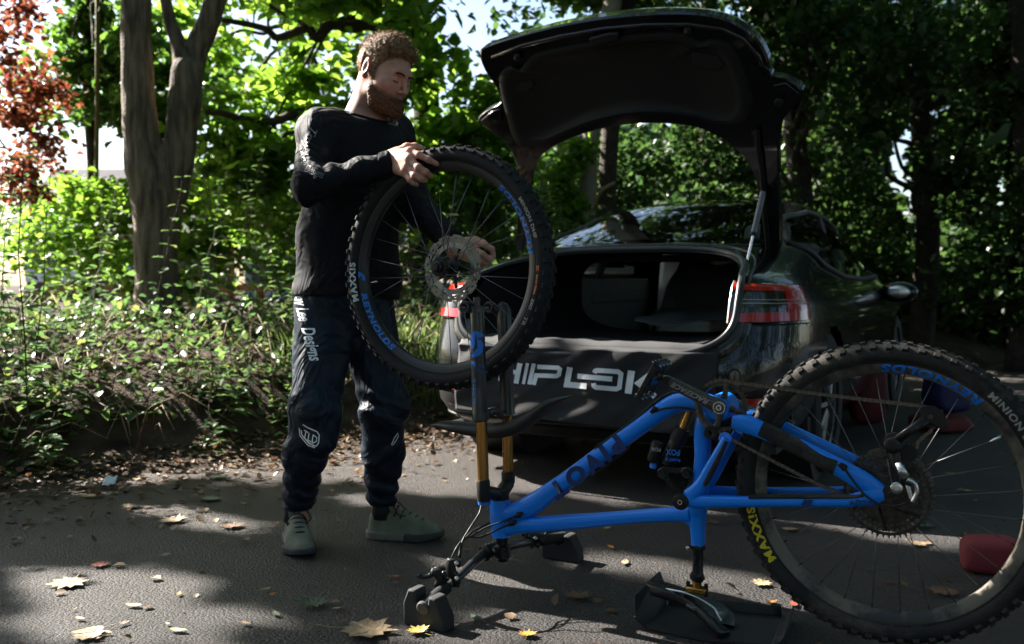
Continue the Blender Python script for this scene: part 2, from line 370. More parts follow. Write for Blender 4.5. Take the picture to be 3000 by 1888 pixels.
def plan(x_or, z, side='rear'):
    """surface of the shell: side 'rear' gives y for x, 'flank' gives x for y"""
    wv = lerp_tab(W_T, z); y0 = lerp_tab(YR_T, z); y1 = lerp_tab(YF_T, z); L = (y1-y0)/2; ym = (y0+y1)/2
    g_ = sstep(.92, 1.15, z); a = 6-2.6*g_; b = 10-4*g_
    if side == 'rear':
        t = min(.9999, abs(x_or)/wv); return ym - L*(1-t**a)**(1/b)
    t = min(.9999, abs(x_or-ym)/L); return wv*(1-t**b)**(1/a)
def loop(z):
    wv = lerp_tab(W_T, z); y0 = lerp_tab(YR_T, z); y1 = lerp_tab(YF_T, z)
    xs_ = [wv*k/26 for k in range(26)]+[wv*q for q in (.975,.988,.996)]
    half = [(x, plan(x, z)) for x in xs_]
    ylast = half[-1][1]; ym = (y0+y1)/2
    for k in range(1, 25):
        y = ylast + (ym-ylast)*(k/24)**1.5; half.append((plan(y, z, 'flank'), y))
    front = [(x, y0+y1-y) for (x, y) in half[:-1]][::-1]
    right = half+front
    left = [(-x, y) for (x, y) in right[1:-1]][::-1]
    return right+left
OPC = (0.02, .855, .655, .25, 3.4)                 # boot opening: centre x, centre z, half width, half height, exponent
def in_open(x, z): return (abs((x-OPC[0])/OPC[2]))**OPC[4] + (abs((z-OPC[1])/OPC[3]))**OPC[4] < 1
ZL = [.18,.22,.26,.3,.34,.39,.45,.5,.55]+[.6+.02*k for k in range(28)]+[1.16,1.18,1.2,1.23,1.26,1.29,1.32,1.34,1.36,1.38,1.40,1.42,1.44,1.455,1.47,1.48,1.487,1.495]
WIN = [(1.02,1.135),(1.22,1.225),(1.5,1.30),(1.85,1.345),(2.35,1.345),(2.75,1.25),(3.3,1.02),(3.35,.975),(2.4,.955),(1.7,.965),(1.25,1.03)]
def in_poly(x, y, P):
    c = False; j = len(P)-1
    for i in range(len(P)):
        if (P[i][1] > y) != (P[j][1] > y) and x < (P[j][0]-P[i][0])*(y-P[i][1])/(P[j][1]-P[i][1])+P[i][0]: c = not c
        j = i
    return c
WHEEL_Y = (.90, 3.77)
body = MB(); loops = [[Vector((x, y, z*ZS)) for (x, y) in loop(z)] for z in ZL]; nl = len(loops[0])
vs = [p for l in loops for p in l]; fs = []
for i in range(len(ZL)-1):
    for k in range(nl):
        q = (i*nl+k, i*nl+(k+1) % nl, (i+1)*nl+(k+1) % nl, (i+1)*nl+k)
        c = sum((vs[t] for t in q), Vector())/4; z = c.z/ZS
        if c.y < 1.1 and in_open(c.x, z): continue
        if abs(c.x) > .4 and in_poly(c.y, z, WIN): continue
        if z > 1.15 and c.y < 2.3 and abs(c.x) < .80*lerp_tab(W_T, z): continue
        if any((c.y-wy)**2+(c.z-.33)**2 < .37**2 for wy in WHEEL_Y) and abs(c.x) > .6: continue
        fs.append(q)
fs.append(tuple((len(ZL)-1)*nl+k for k in range(nl)))
body.add(vs, fs); body.build('body', car_paint, car, 50, world=False)
def shell(x, z, off=0.0):                       # point on the rear of the shell
    return Vector((x, plan(x, z)-off, z*ZS))
def shell_flank(y, z, side=1, off=0.0): return Vector((side*(plan(y, z, 'flank')+off), y, z*ZS))
# floor pan and dark cabin
fp = MB(); fp.box((0, 2.35, .2), (1.6, 4.2, .03)); fp.build('floor_pan', car_trim, car, world=False)
# boot seal: rubber bead round the opening + painted channel
def op_pt(th, grow, off):
    c, s = math.cos(th), math.sin(th); e = 2/OPC[4]
    x = OPC[0]+(OPC[2]+grow)*math.copysign(abs(c)**e, c); z = OPC[1]+(OPC[3]+grow)*math.copysign(abs(s)**e, s)
    return shell(x, z, off)
ths = [2*math.pi*k/120 for k in range(120)]
ch = MB(); ch.grid(lambda u, v: op_pt(2*math.pi*u, .055-.075*v, .006+.014*math.sin(v*math.pi)*(1)), 120, 6, cu=True)
ch.grid(lambda u, v: op_pt(2*math.pi*u, -.02-.01*v, .006-.10*v), 120, 3, cu=True)
ch.build('boot_channel', car_paint, car, 180, world=False)
se = MB(); se.tube([op_pt(t, -.004, .024) for t in ths], .013, 10, closed=True, r2=.016)
se.tube([op_pt(t, .022, .016) for t in ths], .006, 8, closed=True)
se.build('boot_seal', seal_rub, car, 180, world=False)
# boot tub
tb = MB()
def tub(u, v):
    th = 2*math.pi*u; p = op_pt(th, -.03, -.05); y = p.y + (1.25-p.y)*v
    x = p.x*(1-.12*v) ; z = p.z
    if p.z < .82: z = p.z + .02*v
    else: z = p.z + .02*v
    return Vector((x, y, z))
tb.grid(tub, 64, 6, cu=True); tb.build('boot_tub', car_liner, car, 60, world=False)
# rear glass (dark roof and rear window in one) and its black border line
gl = MB()
def rg(u, v):
    z = 1.115 + .36*v; wv = lerp_tab(W_T, z); x = (2*u-1)*wv*.86
    p = shell(x, z, .004); p.z += .004; return p
gl.grid(rg, 30, 22); gl.build('rear_window', roof_glass, car, 180, world=False)
wb = MB(); wb.tube([rg(u/29, 0)+Vector((0,-.004,-.004)) for u in range(30)], .008, 8); wb.build('window_trim', car_trim, car, world=False)
# side windows: frame trim and glass for both flanks
for sd in (1, -1):
    fr = MB(); pts = [shell_flank(y, z, sd, .004) for y, z in WIN]
    dense = []
    for i in range(len(WIN)):
        a, b = WIN[i], WIN[(i+1) % len(WIN)]
        for k in range(6): dense.append((a[0]+(b[0]-a[0])*k/6, a[1]+(b[1]-a[1])*k/6))
    fr.tube([shell_flank(y, z, sd, .004) for y, z in dense], .016, 8, closed=True)
    fr.build('window_frame', car_trim, car, 180, world=False)
    gp = MB(); cy_, cz_ = 2.15, 1.1
    gp.add([shell_flank(cy_, cz_, sd, -.004)]+[shell_flank(y, z, sd, -.004) for y, z in dense]+[shell_flank(cy_+(y-cy_)*.6, cz_+(z-cz_)*.6, sd, -.004) for y, z in dense],
           [(0, 1+len(dense)+i, 1+len(dense)+(i+1) % len(dense)) for i in range(len(dense))]+[(1+i, 1+(i+1) % len(dense), 1+len(dense)+(i+1) % len(dense), 1+len(dense)+i) for i in range(len(dense))])
    gp.build('side_window', car_glass, car, 180, world=False)
    pl = MB(); pl.box((sd*.70, 2.02, 1.14*ZS), (.02, .09, .36), Matrix.Rotation(sd*-.30, 3, 'Y')); pl.build('door_pillar', car_trim, car, world=False)
# tail lights
def along(s):                                   # walk the plan curve at height z: s<0 rear x, s>0 flank y
    return s
def lamp_pt(sd, t, z, off):
    xr = .635; 
    wv = lerp_tab(W_T, z); xm = wv*.972
    tot = (xm-xr); y0 = plan(xm, z)
    if t < .55:
        x = xr + tot*t/.55; p = Vector((sd*x, plan(x, z), z*ZS))
    else:
        y = y0 + (.40-y0)*(t-.55)/.45; p = Vector((sd*plan(y, z, 'flank'), y, z*ZS))
    n = Vector((sd*(.25+.75*t), -(1.0-.75*t), 0)).normalized()
    return p + n*off
def lamp_z(t, v):                               # outline: lower edge flat, upper edge dropping at the tip
    lo = .762+.012*t; hi = .938 - .02*t - .10*sstep(.62, 1.0, t); return lo + (hi-lo)*v
for sd in (1, -1):
    base = MB(); base.grid(lambda u, v: lamp_pt(sd, u, lamp_z(u, v), .004+.016*min(1, 6*min(u+.05, 1-u+.02, v, 1-v))), 28, 12)
    lo = base.build('tail_light', lamp_dark, car, 180, world=False)
    band = MB()
    def bnd(u, v):                              # C-shaped red band
        q = u*3
        if q < 1: t = .02+.80*q; vv = .03+.23*v
        elif q < 2: t = .82+(q-1)*0+ .16*(1-v) - .0; vv = .03+.94*(q-1); t = .97-.17*v
        else: t = .80-(q-2)*.78; vv = .97-.20*v
        return lamp_pt(sd, t, lamp_z(t, vv), .0225)
    for a0, a1, b0, b1 in ((.0,.80,.02,.25),(.43,.80,.25,.80),(.0,.80,.80,.97)):
        band.grid(lambda u, v: lamp_pt(sd, a0+(a1-a0)*u, lamp_z(a0+(a1-a0)*u, b0+(b1-b0)*v), .0225), 22, 5)
    band.build('red_band', lamp_red, lo, 180, world=False)
    cs = MB()
    for vv in (.47,.56):
        cs.grid(lambda u, v: lamp_pt(sd, .03+.66*u, lamp_z(.03+.60*u, vv+.022*v), .023), 16, 2)
    cs.build('clear_strip', lamp_clear, lo, 180, world=False)
    ch_ = MB(); ch_.tube([lamp_pt(sd, .0, lamp_z(0, v/8), .014) for v in range(9)], .006, 8); ch_.build('lamp_edge', silver, lo, world=False)
# charge-port outline, bumper shut line
sh = MB()
sh.tube([lamp_pt(1, t/12, .755, .003) for t in range(13)], .0035, 6); sh.tube([lamp_pt(-1, t/12, .755, .003) for t in range(13)], .0035, 6)
sh.tube([lamp_pt(1, 1, .755, .002)+Vector((-.002, .03*k, -.04*k*k*.12-.02*k)) for k in range(8)], .0035, 6)
sh.build('shut_line', car_trim, car, world=False)
# lower bumper, reflectors
lb = MB(); lb.grid(lambda u, v: shell((2*u-1)*.80, .20+.20*v, .006), 40, 5); lb.build('bumper_diffuser', car_trim, car, 180, world=False)
ls = MB(); ls.tube([shell((2*u/39-1)*.80, .285, .012) for u in range(40)], .006, 6); ls.build('bumper_crease', seal_rub, car, world=False)
for sd in (1, -1):
    rf = MB(); rf.grid(lambda u, v: shell(sd*(.55+.28*u), .415+.035*v, .010), 14, 3); rf.build('reflector', lamp_red, car, 180, world=False)
# right mirror
for sd in (1, -1):
    mm = MB(); mm.sphere((sd*1.0, 2.93, .84), (.118, .075, .072), 16); mo = mm.build('wing_mirror', car_paint, car, 180, world=False)
    ar = MB(); ar.tube([(sd*.84, 2.98, .80), (sd*.93, 2.95, .81)], .028, 8, r2=.018); ar.build('mirror_arm', car_liner, mo, world=False)
    mg = MB(); mg.sphere((sd*1.0, 2.868, .84), (.072, .012, .043), 16); mg.build('mirror_glass', silver, mo, 180, world=False)
# wheels
tyre_car = pbr('car_tyre', (.015,.015,.016), .8, bump=.2)
alloy = pbr('dark_alloy_wheel', (.10,.10,.105), .35, metal=.8)
for wy in WHEEL_Y:
    for sd in (1, -1):
        we = part_empty('wheel', car, CM @ Matrix.Translation((sd*.80, wy, .335)))
        t = MB(); t.lathe([(.24,-.11),(.29,-.118),(.325,-.10),(.335,-.06),(.335,.06),(.325,.10),(.29,.118),(.24,.11)], (0,0,0), (1,0,0), 40, closed=True); t.build('tyre', tyre_car, we, world=False)
        rm = MB(); rm.lathe([(.245,-.10),(.245,.10),(.225,.09),(.22,-.02)], (0,0,0), (sd,0,0), 32)
        for k in range(10):
            a = 2*math.pi*k/10; rm.tube([(sd*.09, .05*math.cos(a), .05*math.sin(a)), (sd*.075, .23*math.cos(a), .23*math.sin(a))], .018, 6)
        rm.build('rim', alloy, we, world=False)
for wy in WHEEL_Y:
    for sd in (1, -1): wl = MB(); wl.lathe([(.40,0),(.40,.30)], (sd*.58, wy, .33), (sd,0,0), 24); wl.build('wheel_well', car_trim, car, world=False)
# ---- cabin seen through the boot
cb = MB(); cb.box((.42, 1.62, .86), (.60, .16, .52), Matrix.Rotation(-.15, 3, 'X')); cb.box((.42, 1.70, 1.17), (.26, .09, .13))
cb.build('rear_seat', seat_white, car, bevel=.04, world=False)
cb = MB(); cb.box((-.36, 2.85, .80), (.52, .16, .66), Matrix.Rotation(-.2, 3, 'X')); cb.box((-.36, 2.98, 1.17), (.26, .10, .16)); cb.build('front_seat', seat_white, car, bevel=.05, world=False)
cb = MB(); cb.box((.40, 2.85, .80), (.52, .16, .66), Matrix.Rotation(-.2, 3, 'X')); cb.box((.40, 2.98, 1.17), (.26, .10, .16)); cb.build('front_seat', seat_white, car, bevel=.05, world=False)
cb = MB(); cb.box((-.76, 2.3, .74), (.06, 1.3, .38)); cb.box((-.73, 2.3, .80), (.03, .9, .07)); cb.build('door_card', door_grey, car, bevel=.015, world=False)
cb = MB(); cb.box((.76, 2.3, .74), (.06, 1.3, .38)); cb.build('door_card', door_grey, car, bevel=.015, world=False)
cb = MB(); cb.box((0, 1.45, 1.04), (1.3, .5, .03)); cb.build('parcel_shelf', pbr('brown_headliner', (.05,.035,.025), .9), car, world=False)
cb = MB(); cb.box((0, 2.4, .28), (1.5, 2.6, .05)); cb.build('cabin_floor', car_liner, car, world=False)
# ---- boot lid, raised
LP = cw(0, .42, 1.62); lt = Vector((0, -.56, .83)).normalized()        # lid plane: leans back over the bumper
ln = (CM.to_3x3() @ Vector((0, -.83, -.56))).normalized()
def lidp(vx, vy, off=0.0): return on_plane(*VW(vx, vy), LP, ln) + ln*off
def spline(P, n=6, closed=True):
    out = []; N = len(P); P = [Vector(p) for p in P]
    for i in range(N if closed else N-1):
        if closed: a, b, c, d = P[i-1], P[i], P[(i+1) % N], P[(i+2) % N]
        else: a, b, c, d = P[max(i-1,0)], P[i], P[i+1], P[min(i+2,N-1)]
        for k in range(n):
            t = k/n; out.append(.5*((2*b)+(c-a)*t+(2*a-5*b+4*c-d)*t*t+(3*b-a-3*c+d)*t**3))
    if not closed: out.append(P[-1])
    return out
outer = [(1128,128),(1140,110),(1210,86),(1300,62),(1400,42),(1500,31),(1600,28),(1680,36),(1740,58),(1785,95),(1808,140),(1815,175),(1850,185),(1888,212),(1868,246),(1842,280),(1833,320),(1832,400),(1833,470),(1836,540),(1832,600),(1800,596),(1790,560),(1793,500),(1785,440),(1772,398),(1745,360),(1700,325),(1640,300),(1560,290),(1480,292),(1400,306),(1330,330),(1280,358),(1256,392),(1246,430),(1238,500),(1234,580),(1214,584),(1218,500),(1224,440),(1216,392),(1195,345),(1160,312),(1124,284),(1140,262),(1176,240),(1166,205),(1140,165)]
oc = [lidp(x, y) for x, y in spline([(a, b, 0) for a, b in outer], 3) and [(p.x, p.y) for p in spline([(a, b, 0) for a, b in outer], 3)]]
lid = MB(); n_ = len(oc)
ctr = lidp(1500, 190)
back = -ln
def backp(p, k):                                # outer skin bulges away from the liner side
    q = p - (p-ctr)*(.02*k); return q + back*(.035*k)
rings = [oc, [p+ln*.006-(p-ctr)*.006 for p in oc]]
vs = []; fs = []
for ring in ([p - (p-ctr).normalized()*.0 + back*.045 for p in oc], oc, [p+ln*.008-(p-ctr).normalized()*.010 for p in oc]): vs += ring
for r0 in range(2):
    for k in range(n_): fs.append((r0*n_+k, r0*n_+(k+1) % n_, (r0+1)*n_+(k+1) % n_, (r0+1)*n_+k))
fs.append(tuple(2*n_+k for k in range(n_))); fs.append(tuple(n_-1-k for k in range(n_)))
lid.add(vs, fs)
lido = lid.build('boot_lid', car_paint, car, 30)
# outer skin: top deck and rear face, curved
sk = MB()
def skin(u, v):
    # along the upper outline, from left tip to right shoulder, sweeping back and down
    a = [(1128,128),(1140,110),(1210,86),(1300,62),(1400,42),(1500,31),(1600,28),(1680,36),(1740,58),(1785,95),(1808,140)]
    t = u*(len(a)-1); i = min(int(t), len(a)-2); f_ = t-i; x = a[i][0]+(a[i+1][0]-a[i][0])*f_; y = a[i][1]+(a[i+1][1]-a[i][1])*f_
    p = lidp(x, y, -.045); return p + back*(.20*math.sin(v*math.pi/2)) + (ctr-p)*(.50*v**1.5)
sk.grid(skin, 50, 10); sk.build('lid_outer_skin', car_paint, lido, 180)
# raised lip under the top edge
lp = MB(); lp.tube([lidp(x, y, .014) for x, y in ((1160,132),(1230,106),(1320,84),(1420,66),(1520,57),(1620,56),(1700,66),(1750,90),(1785,130),(1800,175))], .011, 8); lp.build('lid_seam', car_paint, lido, 180)
# liner panel (moulded)
inner = [(1176,176),(1200,152),(1224,160),(1260,124),(1340,104),(1410,92),(1480,78),(1560,72),(1620,76),(1650,92),(1690,88),(1725,104),(1752,150),(1768,210),(1772,250),(1750,284),(1700,286),(1640,272),(1560,262),(1480,266),(1400,284),(1330,312),(1270,338),(1226,340),(1206,316),(1190,260),(1178,210)]
ip = [(p.x, p.y) for p in spline([(a, b, 0) for a, b in inner], 4)]
icx = sum(p[0] for p in ip)/len(ip); icy = sum(p[1] for p in ip)/len(ip)
li = MB(); vs = []; fs = []; ni = len(ip)
for k, (sh_, of) in enumerate(((1.0,.006),(.985,.030),(.93,.036),(.89,.028),(.86,.020),(.5,.012))):
    for (x, y) in ip: vs.append(lidp(icx+(x-icx)*sh_, icy+(y-icy)*(sh_ if k < 2 else sh_-.05), of))
for r0 in range(5):
    for k in range(ni): fs.append((r0*ni+k, r0*ni+(k+1) % ni, (r0+1)*ni+(k+1) % ni, (r0+1)*ni+k))
fs.append(tuple(5*ni+k for k in range(ni)))
li.add(vs, fs); lio = li.build('liner_panel', lid_liner, lido, 60)
def patch_lid(pts, off, thick): return MB().prism([lidp(x, y, off) for x, y in pts], ln*thick)
for pts in ([(1632,118),(1690,126),(1706,146),(1694,160),(1650,158),(1630,140)], [(1216,196),(1254,184),(1262,198),(1238,214),(1216,212)]):
    patch_lid(pts, .016, .008).build('grab_recess', pbr('recess_shade', (.004,.004,.004), .9) if 'recess_shade' not in MATS else MATS['recess_shade'], lio, bevel=.003)  # near-black plates paint the shade inside the grab recesses
patch_lid([(1393,82),(1440,70),(1462,70),(1460,86),(1400,98)], .02, .03).build('lid_latch', black_plastic, lido, bevel=.004)
for (x, y) in ((1621,68),(1222,130)):
    m_ = MB(); p = lidp(x, y, .02); m_.lathe([(.012,0),(.018,.004),(.018,.012),(.008,.016),(.010,.030),(.006,.036)], p, ln, 14); m_.build('rubber_stop', black_plastic, lido)
for pts in ([(1795,148),(1812,160),(1812,178),(1800,172)], [(1820,196),(1850,190),(1880,214),(1862,236),(1836,214)], [(1134,280),(1160,258),(1180,252),(1184,280),(1160,300)]):
    patch_lid(pts, .010, .012).build('lamp_back', car_paint, lido, bevel=.004)
for (x, y, r0) in ((1833,238,.02),(1170,285,.016),(1776,308,.014)):
    m_ = MB(); m_.lathe([(r0,0),(r0,.006),(r0*.7,.012)], lidp(x, y, .012), ln, 16); m_.build('rubber_plug', black_plastic, lido)
# wiring loom and gas struts
lm = MB(); pth = spline([lidp(1782,300,.03), lidp(1786,340,.035), lidp(1792,380,.03), lidp(1797,440,.025), lidp(1800,500,.02), lidp(1806,560,.02), lidp(1806,600,.0)], 14, False)
lm.tube(pth, [.0105 if k % 2 else .0135 for k in range(len(pth))], 10); lm.build('wiring_loom', black_plastic, lido, 180)
for (a, b) in (((1794,452),(1757,612)),):
    A = on_plane(*VW(*a), cw(.6,.52,1.4), ln); B = cw(.60, .60, 1.0)
    B = on_plane(*VW(*b), cw(.62,.45,1.05), ln)
    g_ = MB(); g_.tube([A, A.lerp(B, .62)], .0135, 12); go = g_.build('gas_strut', pbr('grey_strut', (.12,.12,.13), .3, metal=.7), car)
    g_ = MB(); g_.tube([A.lerp(B, .6), B], .006, 8); g_.build('strut_rod', silver, go)
    g_ = MB(); g_.tube([A.lerp(B, .60), A.lerp(B, .64)], .016, 12); g_.build('strut_collar', black_plastic, go)
hg = MB()
for (x0, y0, x1, y1) in ((1815,590,1806,660),(1800,560,1796,650)):
    hg.tube(spline([lidp(x0, y0), lidp(x0-4, y0+30, -.05), on_plane(*VW(x1, y1), cw(.65,.55,1.0), ln)], 6, False), .022, 8)
hg.build('hinge_arm', car_paint, car, 180)
# ---- bumper cover cloth with its printed word, and the cloth over the seat
cover = MB()
def cov(u, v):
    x = -.60+1.22*u; wv_ = noise.noise((x*2.6, v*3, 5))
    if v < .38:                                  # lying in the boot
        t = v/.38; y = .52-.50*t; z = .625+.030*sstep(.6, 1, t)+.035*noise.noise((x*3.2, t*3.0, 1))*(1-t*.6)+.012*noise.noise((x*9, t*8, 4))
        return Vector((x, plan(x, .66)+y-.0, z))
    if v < .46:
        t = (v-.38)/.08; return Vector((x, plan(x, .66)+.02-.05*math.sin(t*math.pi/2), .655+.012*noise.noise((x*5, 0, 1))-.035*(1-math.cos(t*math.pi/2))))
    t = (v-.46)/.54; fold = .020*noise.noise((x*4.0, t*1.6, 7))+.010*noise.noise((x*9+t*4, t*3, 9))
    return Vector((x+.02*t*wv_, plan(x, .6)-.032-.02*t+fold*(1.2-.5*t), .62-(.30+.04*u)*t))
cover.grid(lambda u, v: cov(u, v), 110, 90)
cv = MB(); cv.v = [CM @ p for p in cover.v]; cv.f = cover.f; cv.m = cover.m
co = cv.build('boot_cover', cover_cloth, None, 180)
tag(co, 'black cloth bumper cover with big white lettering draped out of the open boot', 'boot cover')
sol = co.modifiers.new('solid', 'SOLIDIFY'); sol.thickness = .004; sol.offset = -1
# the printed word: letters drawn in crop units, laid on the hanging cloth
def cov_world(px, py):                           # point of the hanging cloth seen at this photo pixel, pushed 3 mm out
    return None
from mathutils.bvhtree import BVHTree
bv = BVHTree.FromPolygons([tuple(p) for p in cv.v], cv.f)
def on_cloth(px, py, off=.004):
    r = ray(px, py).normalized(); hit = bv.ray_cast(CAM, r)
    if hit[0] is None: return CAM + r*3.9
    return hit[0] - r*off
K1 = crop(1350, 550, 2.02)
def wstroke(P, w):                              # mitred ribbon along a centre line, optionally closed: quads
    cl = P[0] == P[-1]; P = [Vector((a, b)) for a, b in (P[:-1] if cl else P)]; n = len(P); L_, R_ = [], []
    for i, p in enumerate(P):
        d0 = (p-P[i-1]).normalized() if (cl or i) else (P[1]-p).normalized(); d1 = (P[(i+1) % n]-p).normalized() if (cl or i < n-1) else d0
        m = Vector((d0.y+d1.y, -d0.x-d1.x)).normalized(); k = w/2/max(.45, m.dot(Vector((d0.y, -d0.x)))); L_.append(p+m*k); R_.append(p-m*k)
    return [[L_[i], L_[(i+1) % n], R_[(i+1) % n], R_[i]] for i in range(n if cl else n-1)]
GLY = []
GLY += wstroke([(262,1034),(238,1146)], 36) + wstroke([(256,1086),(330,1094)], 26) + wstroke([(350,1040),(326,1160)], 30)
GLY += wstroke([(395,1040),(370,1163)], 19) + wstroke([(432,1042),(405,1165)], 24)
GLY += wstroke([(452,1061),(574,1067),(586,1076),(580,1108),(566,1116),(446,1112),(430,1168)], 26)
GLY += wstroke([(646,1064),(627,1166),(744,1176)], 34)
GLY += wstroke([(690,1116),(896,1134)], 30)
GLY += wstroke([(790,1098),(796,1086),(806,1082),(930,1090),(948,1104),(938,1184),(920,1193),(800,1183),(788,1174),(786,1158)], 28)
GLY += wstroke([(1010,1084),(990,1220)], 42)
GLY += wstroke([(1142,1092),(1052,1158),(1150,1238)], 34)
lt_ = MB()
for gq in GLY:
    nU = max(2, int((gq[1]-gq[0]).length/14)+1); nV = 3
    lt_.grid(lambda u, v: on_cloth(*K1(*((gq[0].lerp(gq[1], u)).lerp(gq[3].lerp(gq[2], u), v)))), nU, nV)
lt_.build('printed_lettering', print_white, co, 0)
stc = MB()
def seatc(u, v):
    x = -.05+.80*u
    if v < .5: t = v/.5; y = 1.72-.50*t; z = 1.10-.22*t-.12*t*t
    else: t = (v-.5)/.5; y = 1.22-.40*t; z = .76-.06*t
    return Vector((x, y+.05*noise.noise((x*5, v*6, 2)), z*1.0+.045*noise.noise((x*4, v*5, 8))))
stc.grid(seatc, 40, 40); sv = MB(); sv.v = [CM @ p for p in stc.v]; sv.f = stc.f; sv.m = stc.m
so = sv.build('seat_cover', seat_cloth, None, 180); tag(so, 'dark creased cloth draped over the rear seat inside the boot', 'seat cover')
so.modifiers.new('solid', 'SOLIDIFY').thickness = .004
# ================================================================== mountain bike, upside down
BYAW = R(27); UB = Vector((math.cos(BYAW), -math.sin(BYAW), 0)); NB = Vector((math.sin(BYAW), math.cos(BYAW), 0))
RAX = Vector((.894, 2.215, .409)); BL = RAX - UB*.5; BL.z = 0
bike = thing('mountain_bike', 'blue mountain bike standing upside down on its saddle and handlebar without its front wheel', 'bicycle', BL, -BYAW)
def Bp(px, py, off=0.0): return on_plane(px, py, BL - NB*off, NB)
K4 = crop(1150, 1100, 1.923); K5 = crop(1800, 1000, 3.03); K6 = crop(2000, 900, 1.533); K3 = crop(1250, 750, 2.164); K7 = crop(1800, 1550, 4.378); KB = crop(1180, 1500, 3.905)
def mmpx(p): return (p-CAM).y/F                 # metres per photo pixel at a point
def btube(K, pts, off, dep, name, mat, parent=None, n=24, power=2.6, sub=5, smooth=180):
    """tube in a plane parallel to the bike; pts = (x, y, half width) in crop pixels, dep = half depth"""
    s = K(1, 0)[0]-K(0, 0)[0]
    P = spline([Bp(*K(x, y), off) for x, y, h in pts], sub, False)
    H = [q.x for q in spline([(h*s, 0, 0) for x, y, h in pts], sub, False)]
    dp = [dep]*len(P) if not hasattr(dep, '__len__') else [q.x for q in spline([(d, 0, 0) for d in dep], sub, False)]
    H = [1.05*h*mmpx(p) for h, p in zip(H, P)]
    m = MB(); m.tube(P, H, n, True, ref=NB, r2=dp, power=power); return m
frame = part_empty('frame', bike, PW[bike.name])
bb = Bp(*K5(955, 580))
btube(K4, [(603,700,54),(606,760,54),(610,850,52),(613,907,50)], 0, .027, '', 0).build('head_tube', bike_blue, frame, 60)
btube(K4, [(615,790,44),(700,768,52),(790,726,56),(900,648,50),(1010,572,48),(1250,392,47),(1420,270,48),(1520,200,52),(1610,152,56),(1720,150,54),(1830,185,56)], 0, [.022,.024,.025,.025,.025,.025,.025,.027,.03,.033,.036], '', 0).build('down_tube', bike_blue, frame, 60)
btube(K4, [(620,870,40),(720,845,44),(850,838,42),(1000,827,42),(1200,811,38),(1400,794,37),(1560,784,40),(1680,778,48)], 0, [.021,.021,.02,.019,.018,.018,.02,.022], '', 0).build('top_tube', bike_blue, frame, 60)
btube(K4, [(1722,955,37),(1721,890,39),(1716,810,48),(1716,740,56),(1728,650,52),(1742,540,44),(1748,440,42),(1750,340,46),(1775,240,56),(1840,190,60)], 0, [.019,.019,.02,.022,.022,.022,.024,.026,.03,.036], '', 0).build('seat_tube', bike_blue, frame, 60)
gs = MB()                                       # gusset fillets between the tubes
for P in ([(1600,760),(1690,770),(1690,870),(1640,835),(1560,822)], ):
    gs.prism([Bp(*K4(x, y), .016) for x, y in P], NB*.032)
gs.build('gusset', bike_blue, frame, 30, bevel=.006)
m = MB(); m.lathe([(.028,-.046),(.034,-.040),(.034,.040),(.028,.046)], bb, NB, 24); m.build('bottom_bracket_shell', bike_blue, frame)
m = btube(K4, [(1150,406,8),(1280,316,9),(1400,226,9),(1500,140,10),(1580,98,10),(1680,98,10)], 0, .018, '', 0); m.build('tube_guard', rubber_mud, frame, 60)
m = btube(K4, [(1120,560,8),(1200,500,13),(1280,440,15),(1330,400,8)], 0, .010, '', 0); m.build('cable_port', black_plastic, frame, 60)
# swingarm: both sides
sw = part_empty('swingarm', bike, PW[bike.name])
def mir(m):
    o = MB(); M = PW[bike.name]; Mi = M.inverted()
    for p in m.v:
        q = Mi @ p; q.y = -q.y; o.v.append(M @ q)
    o.f = [tuple(reversed(f)) for f in m.f]; o.m = list(m.m); return o
SO = .058
lower = btube(K6, [(-5,868,27),(90,873,28),(300,874,24),(500,874,22),(700,872,25),(800,862,33),(860,842,46),(905,838,34)], SO, [.012,.012,.011,.011,.011,.012,.012,.010], '', 0)
upper = btube(K6, [(225,515,30),(290,528,40),(370,560,36),(520,628,34),(640,688,36),(740,742,40),(820,790,44),(890,832,34)], SO, [.014,.014,.013,.013,.013,.013,.012,.010], '', 0)
strut = btube(K6, [(200,590,22),(165,650,22),(120,730,24),(80,800,27),(35,850,36)], SO, .013, '', 0)
for m, nme in ((lower,'seat_stay'), (upper,'chain_stay'), (strut,'stay_strut')):
    m.build(nme, bike_blue, sw, 60); mir(m).build(nme, bike_blue, sw, 60)
br = MB(); br.tube([Bp(*K6(40, 850), .06), Bp(*K6(40, 850), -.06)], .022, 12); br.build('stay_bridge', bike_blue, sw); br = MB(); br.tube([Bp(*K6(190, 590), .06), Bp(*K6(190, 590), -.06)], .016, 12); br.build('stay_bridge', bike_blue, sw)
g_ = btube(K6, [(352,548,35),(440,590,36),(540,640,35),(620,684,35),(690,716,36)], SO, .0148, '', 0); g_.build('chainstay_guard', rubber_mud, sw, 60, label='black scuffed rubber guard')
g_ = btube(K6, [(300,852,8),(420,850,9),(600,850,9),(760,850,10),(815,840,12)], SO, .0135, '', 0); g_.build('seatstay_guard', rubber_mud, sw, 60)
g_ = btube(K6, [(200,600,10),(160,680,12),(110,780,12),(100,800,6)], SO+.002, .013, '', 0); g_.build('strut_guard', rubber_mud, sw, 60)
for (x, y, r0) in ((588,1425,.0185),):
    p = Bp(*K5(x, y), SO+.012); q = MB(); q.lathe([(.021,0),(.021,.004),(.016,.006),(.0,.0065)], p, -NB, 24); q.build('pivot_cap', black_plastic, sw)
    q = MB(); q.lathe([(.004,.006),(.0065,.006),(.0065,.0085),(.004,.0085)], p, -NB, 14, closed=True); q.build('pivot_bolt', silver, sw)
q = MB(); q.prism([Bp(*K6(x, y), SO+.0135) for x, y in ((545,866),(585,866),(575,893),(530,893))], NB*.002); q.build('stay_stripe', bike_navy, sw, 0)
